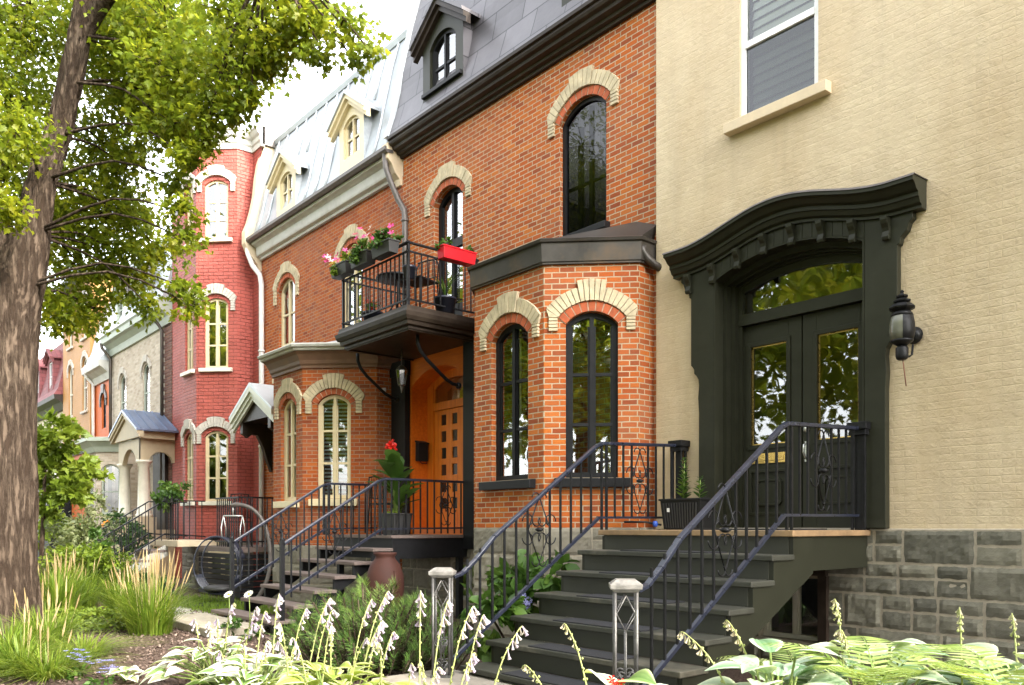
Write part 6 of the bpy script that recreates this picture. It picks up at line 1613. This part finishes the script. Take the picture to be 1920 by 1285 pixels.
# =============================================================== garden plants
def grass_clump(name, label, c, rad, h, n, plumes=0, ph=1.0, mat='grass_blade', v=(0, .9), lean=.6, w=.005):
    t = thing(name, label, 'grass', c); lv = Leaves()
    for k in range(n):
        a = nr.random()*6.28; r_ = rad*math.sqrt(nr.random())*.55; d = np.array((math.cos(a), math.sin(a), 0)); s_ = np.array((-d[1], d[0], 0))
        b0 = np.array(c)+d*r_; hh = h*nr.uniform(.35, 1.08); l = rad*lean*nr.uniform(.1, 2.2)
        f = np.array((0, .35, .65, .88, 1.0))
        pts = b0+d*(l*f**2)[:, None]+np.array((0, 0, 1))*(hh*(f-.28*f**3*l/max(.1, rad)))[:, None]
        lv.ribbon(pts, [w, w*1.1, w*.9, w*.5, w*.08], s_, nr.uniform(*v))
    lv.build('blades', M[mat], t)
    if plumes:
        lp = Leaves(); sm = Leaves()
        for k in range(plumes):
            a = nr.random()*6.28; r_ = rad*math.sqrt(nr.random())*.45; d = np.array((math.cos(a), math.sin(a), 0)); b0 = np.array(c)+d*r_; hh = ph*nr.uniform(.70, 1.06); ln = rad*.75*nr.random()**1.5
            tip = b0+d*ln+np.array((0, 0, hh)); s_ = np.array((-d[1], d[0], 0)); q = .70
            sm.ribbon([b0, b0+(tip-b0)*.5, b0+(tip-b0)*q], [.0025, .0022, .002], s_, .8)
            vv = nr.random()
            for s2 in (s_, d): lp.ribbon([b0+(tip-b0)*q, b0+(tip-b0)*(q+.1), b0+(tip-b0)*.9, tip], [.003, .008, .007, .001], s2, vv)
        sm.build('stalks', M['plume'], t); lp.build('plumes', M['plume'], t)
    return t
grass_clump('reed_grass', 'tall feather reed grass clump with straw coloured plumes standing alone in the bark mulch', (-10.5, 3.15, 0), .46, .82, 640, 60, 1.0)
grass_clump('reed_grass', 'arching green grass clump against the foot of the maple trunk', (-9.9, 1.9, 0), .42, .50, 520, 14, .75)
grass_clump('reed_grass', 'loose pale grass clump at the lower left corner of the garden', (-8.45, 1.42, 0), .36, .40, 420, 8, .62, lean=.9)
grass_clump('reed_grass', 'low dry edged grass tuft between the maple and the bare mulch', (-9.0, 2.05, 0), .38, .28, 380, 0, v=(.3, 1), lean=.9)
grass_clump('reed_grass', 'lush low grass clump right below the maple trunk at the lower left', (-9.3, 1.45, 0), .40, .46, 460, 6, .66, lean=.8)
grass_clump('reed_grass', 'fine pale grass tuft at the lower left in front of the bare mulch', (-8.0, 1.55, 0), .34, .30, 380, 4, .5, v=(.2, 1), lean=1.0)
for i, (x, y, r_, h, pl, lab) in enumerate(((-13.6, 2.75, .5, .85, 20, 'grass clump with plumes close behind the maple trunk'), (-14.8, 3.3, .55, .80, 10, 'bright green grass clump beside the pale stone slab'), (-13.4, 3.6, .42, .62, 10, 'dense grass clump between the stone slab and the lone reed grass'), (-16.2, 4.3, .6, .8, 26, 'far grass clump with a haze of pale seed heads'), (-17.5, 3.7, .6, .85, 20, 'tall grass clump behind the pale stone slab'))):
    grass_clump('reed_grass', lab, (x, y, 0), r_, h, 420, pl, h*1.15, w=.007)
def shrub(name, label, c, blobs, n, size, mat, stemh=.3, cat='shrub', up=.8, lo=0, hi=1, tmpl=OVAL):
    t = thing(name, label, cat, (c[0], c[1], 0)); lv = Leaves(); sm = []
    for (dx, dy, z, rx, rz, k) in blobs:
        cloud(lv, tmpl, (c[0]+dx, c[1]+dy, z), (rx, rx, rz), int(n*k), size, up, lo, hi)
        sm.append([(c[0]+dx*.15, c[1]+dy*.15, 0), (c[0]+dx*.6, c[1]+dy*.6, z*.55), (c[0]+dx, c[1]+dy, z)])
    lv.build('foliage', M[mat], t); stems(t, sm, .012, M['bark']); return t
shrub('silvery_shrub', 'airy silvery green shrub before the buff brick porch', (-17.6, 4.0), [(0, 0, 1.35, .55, .40, 1), (.35, .1, 1.0, .5, .35, .8), (-.35, -.1, .95, .5, .35, .8), (.1, .1, 1.7, .3, .25, .4)], 900, .075, 'leaf_olive')
shrub('garden_shrub', 'dark green feathery shrub beside the porch column', (-19.2, 5.2), [(0, 0, 1.3, .45, .35, 1), (.4, .2, 1.05, .4, .3, .7), (-.3, 0, .8, .4, .3, .7)], 700, .08, 'leaf_dark')
shrub('garden_shrub', 'pale bushy shrub with reddish seed heads below the sapling', (-15.6, 3.5), [(0, 0, .75, .5, .3, 1), (.5, .25, .8, .4, .25, .8), (-.4, 0, .7, .4, .3, .6)], 800, .07, 'leaf_yellow')
shrub('groundcover_plant', 'low yellow green leafy plant in the sun by the lone reed grass', (-11.6, 2.75), [(0, 0, .16, .42, .12, 1), (.4, .35, .18, .30, .12, .6), (-.4, -.3, .14, .3, .1, .5)], 420, .07, 'leaf_yellow', up=1.2)
shrub('groundcover_plant', 'dark low plant at the foot of the tower steps', (-15.1, 4.55), [(0, 0, .3, .35, .2, 1), (.4, .2, .22, .3, .15, .6)], 380, .09, 'leaf_dark')
shrub('garden_shrub', 'upright green plant by the lower tower steps', (-16.4, 4.0), [(0, 0, .95, .22, .3, 1), (0, 0, .55, .3, .3, 1)], 300, .10, 'leaf_green')
t = thing('lily', 'orange lily flower above the dark shrub', 'flower', (-18.2, 4.6, .4)); stems(t, [[(-18.2, 4.6, 0), (-18.2, 4.6, 1.35)]], .008); lf = Leaves(); bloom(lf, (-18.2, 4.58, 1.37), .11, 6, .2, (.3, -.6, .6)); lf.build('flower', leafmat('orange_petal', [(0, (.75, .22, .01)), (1, (.8, .3, .02))], .3), t)
# sapling
SP = thing('sapling', 'slender young tree with yellow green leaves just right of the maple trunk', 'tree', (-16.6, 3.1, 0))
limb('trunk', [(-16.6, 3.1, 0), (-16.62, 3.12, 1.0), (-16.6, 3.15, 2.0), (-16.55, 3.2, 3.0)], [.045, .04, .03, .01], SP, 8, .01)
lv = Leaves()
for (dx, dy, z, r_, n) in ((-.5, 0, 2.4, .5, 420), (.2, .2, 2.3, .55, 520), (.0, .1, 3.0, .5, 420), (.7, .4, 1.9, .40, 300), (-.2, 0, 1.85, .45, 300), (.3, .2, 2.75, .45, 300), (-.9, -.3, 2.8, .5, 300), (1.1, .5, 2.25, .25, 90)):
    cloud(lv, MAPLE, (-16.6+dx, 3.1+dy, z), (r_, r_, r_*.7), n, .14, .7, .2, 1.)
lv.build('crown', M['leaf_yellow'], SP)
# far garden masses
shrub('garden_shrub', 'sunlit hedge like shrub far down the row before the dark porch', (-27, 4.4), [(0, 0, 1.0, 1.1, .7, 1), (1.6, .3, 1.2, .8, .6, .7), (-1.8, 0, 1.4, 1., .8, .8)], 900, .14, 'leaf_yellow')
# mountain pine
def pine(label, c, tufts, rad, h):
    t = thing('dwarf_pine', label, 'shrub', (c[0], c[1], 0)); lv = Leaves(); sm = []
    ndl = (np.array([(-.012, 0, 0), (.012, 0, 0), (.008, .7, .02), (0, 1, .0)]), np.array([(0, 1, 2, 3)]))
    for k in range(tufts):
        a = nr.random()*6.28; r_ = math.sqrt(nr.random()); zz = h*(1-.62*r_**2)*nr.uniform(.35, 1.0)
        p = np.array((c[0]+rad*r_*math.cos(a), c[1]+rad*r_*math.sin(a), max(.06, zz))); ax = np.array((math.cos(a)*r_*.7, math.sin(a)*r_*.7, .8)); ax /= np.linalg.norm(ax)
        n = 62; f = nr.random(n); d = nr.normal(size=(n, 3)); d -= ax*np.sum(d*ax, 1, keepdims=True); d /= np.linalg.norm(d, axis=1, keepdims=True)
        lv.inst(*ndl, p+ax*((f-.6)*.16)[:, None], d*.9+ax*(.35+.8*f)[:, None], d+ax, nr.uniform(.06, .10, n), np.clip(nr.normal(.25+.4*(zz/h), .2, n), 0, 1))
        sm.append([tuple(c[:2])+(.05,), tuple(p-ax*.25), tuple(p+ax*.04)])
    lv.build('needles', M['pine_needle'], t); stems(t, sm, .008, M['bark']); return t
M['pine_needle'] = leafmat('pine_needle', [(0, (.03, .085, .015)), (.45, (.09, .19, .03)), (1, (.32, .42, .09))], .25)
pine('bushy mountain pine with pale new shoots in front of the terracotta jar', (-6.5, 3.82), 300, .78, .84)
pine('darker mountain pine leaning toward the newel posts of the olive stair', (-6.25, 4.25), 150, .50, .64)
# hydrangea by the stair
t = shrub('hydrangea', 'leafy green hydrangea between the brick bay and the olive stair', (-6.15, 5.35), [(0, 0, .55, .38, .35, 1), (.2, -.5, .45, .34, .3, .8), (-.35, .2, .8, .30, .25, .6), (.25, .3, .85, .22, .15, .3)], 170, .17, 'leaf_green', up=1.1)
lf = Leaves()
for k in range(26): bloom(lf, np.array((-5.72, 5.05, .60))+nr.normal(size=3)*.045, .03, 4, None, nr.normal(size=3)+np.array((.3, -.4, .5)))
lf.build('flower_head', M['blue_petal'], t)
# daisies
for i, (x, y, z, lab) in enumerate(((-9.55, 3.75, .50, 'white daisy standing left of its twin before the brown stair'), (-9.2, 3.85, .52, 'white daisy facing the street before the brown stair'))):
    t = thing('daisy', lab, 'flower', (x, y, 0)); stems(t, [[(x, y, 0), (x+.02, y, z*.6), (x, y, z)]], .005)
    lf = Leaves(); bloom(lf, (x, y, z), .065, 12, .8, (.25, -.55, .7)); lf.build('flower', M['white_petal'], t)
    cb = MB(); cb.lathe([(.004, -.01), (.016, 0), (.01, .01)], (x, y-.005, z+.012), 8); cb.build('flower_centre', M['yellow_petal'], t)
    lv = Leaves(); cloud(lv, OVAL, (x, y, .12), (.14, .14, .10), 70, .07); lv.build('foliage', M['leaf_green'], t)

# hostas and ferns
def hleaf(nx=10, ny=8, wide=.44):
    vs, tv, fs = [], [], []
    for j in range(ny+1):
        f = j/ny; w_ = wide*math.sin(math.pi*min(1, .06+f*.94)**.8)*(1-.15*f)
        if j == ny: w_ = .005
        for i in range(nx+1):
            g = -1+2*i/nx
            vs.append((g*w_, f, .10*abs(g)*w_/wide-.50*f*f+.12*f+(.028 if i % 2 else -.010)*math.sin(math.pi*f)))
            tv.append(.55*max(0, abs(g)-.45)/.55 + (.10 if i % 2 else -.10))
    for j in range(ny):
        for i in range(nx): fs.append((j*(nx+1)+i, j*(nx+1)+i+1, (j+1)*(nx+1)+i+1, (j+1)*(nx+1)+i))
    return np.array(vs), np.array(fs), np.array(tv)
HV, HF, HT = hleaf()
def hinst(lv, pos, t, nm, size, var, edge=1.0):
    k0 = len(lv.var); lv.inst(HV, HF, pos, t, nm, size, var)
    for i in range(k0, len(lv.var)): lv.var[i] = np.clip(lv.var[i].reshape(-1, len(HT))+HT[None, :]*edge, 0, 1).ravel()
def hosta(label, c, n, rad, h, size, mat, edge=1.0, stalks=(), group=None, name='hosta', extra=0):
    t = thing(name, label, 'plant', c, group); lv = Leaves(); pet = []
    for k in range(n):
        f = (k+.5)/n; a = k*2.399+nr.normal()*.25; r_ = rad*(.15+.6*f); zt = h*(1-.55*f)*nr.uniform(.85, 1.1)
        p = np.array((c[0]+r_*math.cos(a), c[1]+r_*math.sin(a), c[2]+zt)); tt = (math.cos(a), math.sin(a), .55-.5*f)
        hinst(lv, [p], [tt], [(-tt[0]*.3+nr.normal()*.2, -tt[1]*.3+nr.normal()*.2, 1)], [size*nr.uniform(.75, 1.15)], [nr.uniform(.0, .62)], edge*1.25)  # leaf's own pale edge, whitened further to put sunlit brightness into the colour
        pet.append([c, (c[0]+r_*.5*math.cos(a), c[1]+r_*.5*math.sin(a), c[2]+zt*.7), tuple(p)])
    lv.build('leaves', M[mat], t, True); stems(t, pet, .006, name='petioles')
    for s_ in stalks: flower_stalk(t, *s_)
    for k in range(extra):
        a = nr.random()*6.28; rr = rad*.5*nr.random(); b = (c[0]+rr*math.cos(a), c[1]+rr*math.sin(a), h*.4); hh = nr.uniform(.42, .78)
        flower_stalk(t, b, (b[0]+nr.normal()*.10-.05, b[1]+nr.normal()*.08+.05, hh), int(nr.integers(4, 12)), nr.uniform(.25, .5), nr.uniform(.038, .056), nr.random() < .3)
    return t
BELL = (np.array([(.06*math.cos(a)*(1, .55, 1.0, 2.3)[j]*1.4, (0, .3, .65, 1.0)[j], .06*math.sin(a)*(1, .55, 1.0, 2.3)[j]*1.4) for j in range(4) for a in [2*math.pi*i/6 for i in range(6)]]),
        np.array([(6*j+i, 6*j+(i+1) % 6, 6*j+6+(i+1) % 6, 6*j+6+i) for j in range(3) for i in range(6)]))
def flower_stalk(root, base, tip, nb=12, frac=.38, bell=.052, bud=False, droop=1.0):
    base, tip = np.array(base, float), np.array(tip, float); d = tip-base; side = np.array((d[0], d[1], 0)); L_ = np.linalg.norm(side); side = side/L_ if L_ > .01 else np.array((1., 0, 0))
    pts = [base, base+d*(.3, .3, .38), base+d*(.62, .62, .76), tip+np.array((0, 0, 0)), tip+side*.03+np.array((0, 0, -.012))]
    sp = smoothpts([tuple(p) for p in pts], 4); mb = MB(); mb.tube(sp, [.0055-.0035*i/(len(sp)-1) for i in range(len(sp))], 5)
    for k in range(10):
        q = sp[int(len(sp)*(.3+.35*k/10))]; mb.lathe([(.003, -.006), (.007, 0), (.002, .008)], (q[0]+nr.normal()*.006, q[1]+nr.normal()*.006, q[2]), 5)
    o = mb.build('flower_stalk', M['stem_pale'], root)
    lv = Leaves(); m_ = len(sp)
    nb = int(nb*2.0)
    for k in range(nb):
        f = 1-frac*(k/nb)**.9; q = np.array(sp[min(m_-1, int(f*(m_-2)))])
        a = nr.random()*6.28; dd = np.array((math.cos(a), math.sin(a), 0))*.5+side*.35+np.array((0, 0, -1.0*droop))
        sz = bell*(1.05 if k > nb*.2 else .65)*nr.uniform(.8, 1.15)*(.6 if bud else 1)
        lv.inst(*BELL, [q], [dd], [(nr.normal(), nr.normal(), .4)], [sz], [nr.random()])
    lv.build('blossoms', M['bud'] if bud else M['lilac'], o, True)
M['stem_pale'] = plain('pale_flower_stem', (.33, .36, .12), .6, bmp=0)
M['bud'] = leafmat('flower_bud', [(0, (.35, .38, .14)), (.5, (.6, .55, .38)), (1, (.72, .62, .55))], .4)
M['hosta_white'] = leafmat('white_edged_hosta', [(0, (.14, .26, .07)), (.35, (.36, .48, .18)), (.6, (.74, .77, .58)), (1, (.86, .87, .78))], .3, .42)
M['hosta_blue'] = leafmat('blue_hosta', [(0, (.11, .24, .10)), (.35, (.34, .48, .33)), (.7, (.56, .64, .50)), (1, (.76, .80, .60))], .25, .38, .7)
M['hosta_lime'] = leafmat('lime_hosta', [(0, (.20, .30, .04)), (.5, (.38, .46, .09)), (1, (.66, .70, .34))], .35)
M['fern'] = leafmat('fern_frond', [(0, (.14, .24, .04)), (.5, (.34, .44, .14)), (1, (.60, .66, .32))], .4)
hosta('white edged hosta with lilac bells, the farthest left of the hostas', (-6.55, 2.45, 0), 58, .55, .36, .16, 'hosta_white', 1.2, [((-6.5, 2.5, .1), (-6.37, 2.52, .68), 9), ((-6.4, 2.6, .1), (-6.22, 2.66, .67), 10), ((-6.7, 2.4, .1), (-6.78, 2.38, .55), 7), ((-6.2, 2.4, .1), (-5.92, 2.52, .58), 10)], extra=4)
hosta('white edged hosta in front of the mountain pine', (-5.35, 2.3, 0), 80, .60, .38, .16, 'hosta_white', 1.2, [((-5.6, 2.5, .1), (-5.72, 2.62, .80), 12), ((-5.45, 2.55, .1), (-5.55, 2.75, .70), 9), ((-5.3, 2.6, .1), (-5.38, 2.85, .78), 13), ((-5.2, 2.6, .1), (-5.15, 2.75, .72), 9), ((-5.6, 2.2, .1), (-5.75, 2.2, .42), 6)], extra=5)
hosta('lime green hosta bed plant with nodding lilac bells below the pine', (-4.45, 2.35, 0), 84, .66, .44, .16, 'hosta_lime', 1.0, [((-4.7, 2.6, .1), (-4.88, 2.9, .80), 12), ((-4.6, 2.6, .1), (-4.75, 2.95, .86), 12), ((-4.45, 2.5, .1), (-4.50, 2.75, .70), 12), ((-4.5, 2.6, .1), (-4.62, 2.8, .60), 11), ((-4.2, 2.5, .1), (-4.25, 2.68, .66), 12)], extra=6)
hosta('lime green hosta with the tallest stalks, in front of the far newel post', (-3.55, 2.45, 0), 70, .55, .42, .16, 'hosta_lime', 1.0, [((-3.7, 2.5, .1), (-3.86, 2.62, .93), 12), ((-3.65, 2.5, .1), (-3.74, 2.72, .88), 14), ((-3.6, 2.55, .1), (-3.62, 2.8, .85), 12), ((-3.5, 2.6, .1), (-3.60, 2.86, .80), 10), ((-3.4, 2.65, .1), (-3.38, 2.95, .75), 5), ((-3.45, 2.5, .1), (-3.48, 2.7, .62), 8)], extra=5)
hosta('pale leaved hosta just before the near newel post', (-2.72, 3.0, 0), 34, .42, .50, .24, 'hosta_white', .7, [((-2.8, 2.95, .3), (-3.02, 2.95, .80), 9, .4, .05, True), ((-2.9, 2.8, .3), (-3.1, 2.75, .60), 9, .4, .05, True)])
hosta('big blue green hosta at the left end of the foreground bed', (-2.05, 3.35, 0), 84, .58, .66, .19, 'hosta_blue', .9, [((-2.1, 3.2, .4), (-2.42, 3.15, .80), 16, .45, .055, True), ((-2.1, 3.35, .4), (-2.36, 3.42, .84), 14, .45, .055, True)])
hosta('big blue green hosta below the basement window', (-1.85, 3.85, 0), 84, .58, .70, .19, 'hosta_blue', .9, [((-1.9, 3.7, .5), (-1.98, 3.75, .95), 16, .4, .05, True, .6), ((-1.8, 3.6, .5), (-1.86, 3.58, .83), 14, .4, .05, True)])
hosta('big blue green hosta below the grey stone base', (-1.3, 4.05, 0), 84, .58, .70, .19, 'hosta_blue', .9, [((-1.5, 4.0, .5), (-1.55, 4.1, .92), 12, .4, .05, True), ((-1.3, 4.1, .5), (-1.36, 4.2, .90), 12, .4, .05, True)])
hosta('big blue green hosta at the right edge of the picture', (-.75, 3.75, 0), 84, .58, .68, .19, 'hosta_blue', .9)
hosta('low pale hosta in the front corner below the big blue green ones', (-1.55, 3.0, 0), 30, .45, .52, .28, 'hosta_white', .6)
def fern(label, c, n, L_, lift, mat='fern', group=None, spread=6.28, a0=0.):
    t = thing('fern', label, 'fern', c, group)
    for k in range(n):
        a = a0+spread*(k+.5*nr.random())/n; d = np.array((math.cos(a), math.sin(a), 0)); s_ = np.array((-d[1], d[0], 0)); ll = L_*nr.uniform(.8, 1.1)
        f = np.linspace(0, 1, 20); pts = np.array(c)+d*(ll*.85*f)[:, None]+np.array((0, 0, 1))*(ll*lift*(f-.62*f**2.2))[:, None]
        lv = Leaves(); lv.ribbon(pts, np.linspace(.004, .001, 20), s_, .3)
        tan = np.gradient(pts, axis=0); nmv = np.cross(s_, tan)
        w_ = ll*.24*np.sin(np.pi*np.clip(f*.93+.07, 0, 1))**.75
        pin = (np.array([(0, 0, 0), (.075, .12, 0), (.06, .5, -.03), (0, 1, -.12), (-.06, .5, -.03), (-.075, .12, 0)]), np.array([(0, 1, 2, 3), (0, 3, 4, 5)]))
        for sg in (-1, 1):
            q = slice(2, 20); lv.inst(*pin, pts[q], sg*s_+tan[q]/np.linalg.norm(tan[q], axis=1, keepdims=True)*.45, nmv[q]*(-1 if nmv[8][2] < 0 else 1), np.maximum(.012, w_[q]), np.clip(nr.normal(.5, .2, 18), 0, 1))
        lv.build('frond', M[mat], t)
    return t
fern('shaded fern in front of the basement window', (-2.75, 4.75, .25), 9, .62, .85)
fern('sunlit fern with long arching fronds beside the blue green hostas', (-1.62, 3.42, .60), 6, .60, .70)
fern('sunlit fern at the lower right corner of the garden', (-1.15, 3.50, .62), 6, .60, .75)
fern('small fern against the grey stone base', (-1.75, 4.75, .35), 8, .5, .9)
t = thing('geranium', 'small red flower among the pale hosta leaves', 'flower', (-2.62, 2.9, .3)); stems(t, [[(-2.62, 2.9, .2), (-2.60, 2.88, .56)]], .005)
lf = Leaves()
for k in range(6): bloom(lf, np.array((-2.60, 2.87, .57))+nr.normal(size=3)*.018, .026, 5, None, (.2, -.5, .7))
lf.build('flower', M['red_petal'], t)
for i, (x, y, lab) in enumerate(((-7.75, 1.75, 'pale violet flower spike at the lower left, beside the grass'), (-7.05, 1.75, 'pale violet flower cluster at the bottom edge near the bare mulch'))):
    t = thing('violet_flower', lab, 'flower', (x, y, 0)); lf = Leaves()
    for k in range(22): bloom(lf, (x+nr.normal()*.07, y+nr.normal()*.05, .14+nr.random()*.12), .028, 5)
    lf.build('flowers', M['blue_petal'], t); lv = Leaves(); cloud(lv, OVAL, (x, y, .08), (.14, .14, .06), 60, .05); lv.build('foliage', M['leaf_green'], t)
t = hosta('tiny white leaved plant alone on the bark mulch', (-7.35, 2.0, 0), 10, .16, .10, .14, 'hosta_white', 1.3)
t = hosta('small white tufted plant on the mulch right of the tiny one', (-7.0, 2.6, 0), 9, .12, .09, .10, 'hosta_white', 1.3)
lv = Leaves(); n = 2600; pos = np.stack([nr.uniform(-6.2, -2.2, n), nr.uniform(1.5, 3.0, n), nr.uniform(.02, .16, n)], 1); nm = nr.normal(size=(n, 3))*.4; nm[:, 2] += 1
lv.inst(*OVAL, pos, nr.normal(size=(n, 3))*(1, 1, .3), nm, nr.uniform(.03, .07, n), nr.random(n)); n = 3200; pos = np.stack([nr.uniform(-13.5, -10.8, n), nr.uniform(1.9, 3.3, n), nr.uniform(.02, .14, n)], 1); nm = nr.normal(size=(n, 3))*.4; nm[:, 2] += 1
lv.inst(*OVAL, pos, nr.normal(size=(n, 3))*(1, 1, .3), nm, nr.uniform(.03, .07, n), nr.random(n)); lv.build('ground_cover', M['leaf_yellow'], None, kind='stuff')

# =============================================================== light, sky, camera
sd = Vector((1.35, .30, .90)).normalized()
sl = bpy.data.lights.new('sun', 'SUN'); sl.energy = 5.0; sl.angle = R(.53); sl.color = (1, .90, .75)
so = bpy.data.objects.new('sun', sl); COL.objects.link(so); so.rotation_euler = (-sd).to_track_quat('-Z', 'Y').to_euler(); so.location = (10, 0, 20)
wd = bpy.data.worlds.new('World'); sc.world = wd; wd.use_nodes = True
nt = wd.node_tree; bg = nt.nodes['Background']; sk = nt.nodes.new('ShaderNodeTexSky'); sk.sky_type = 'NISHITA'; sk.sun_disc = False
sk.sun_elevation = math.asin(sd.z); sk.sun_rotation = math.atan2(sd.x, sd.y); sk.air_density = 1.0; sk.dust_density = 3.5; sk.ozone_density = 1.0
hz = nt.nodes.new('ShaderNodeHueSaturation'); hz.inputs['Saturation'].default_value = .2; nt.links.new(sk.outputs[0], hz.inputs['Color']); nt.links.new(hz.outputs[0], bg.inputs[0])   # thin bright summer haze: a whitish sky; bg.inputs[1].default_value = .042
cam = bpy.data.cameras.new('camera'); co_ = bpy.data.objects.new('camera', cam); COL.objects.link(co_)
co_.location = (0, 0, 1.3); co_.rotation_euler = (R(90), 0, math.atan2(.7598168, .6501372)); cam.sensor_width = 36; cam.lens = 1531/1920*36; cam.shift_y = (990-642.5)/1920
cam.clip_start = .05; cam.clip_end = 1500; sc.camera = co_
vs_ = sc.view_settings; vs_.view_transform = 'Standard'; vs_.look = 'None'; vs_.gamma = 1.0; vs_.exposure = .46
sc.cycles.max_bounces = 8; sc.cycles.transparent_max_bounces = 12; sc.cycles.glossy_bounces = 3; sc.cycles.caustics_reflective = False; sc.cycles.caustics_refractive = False
sc.cycles.sample_clamp_indirect = 6
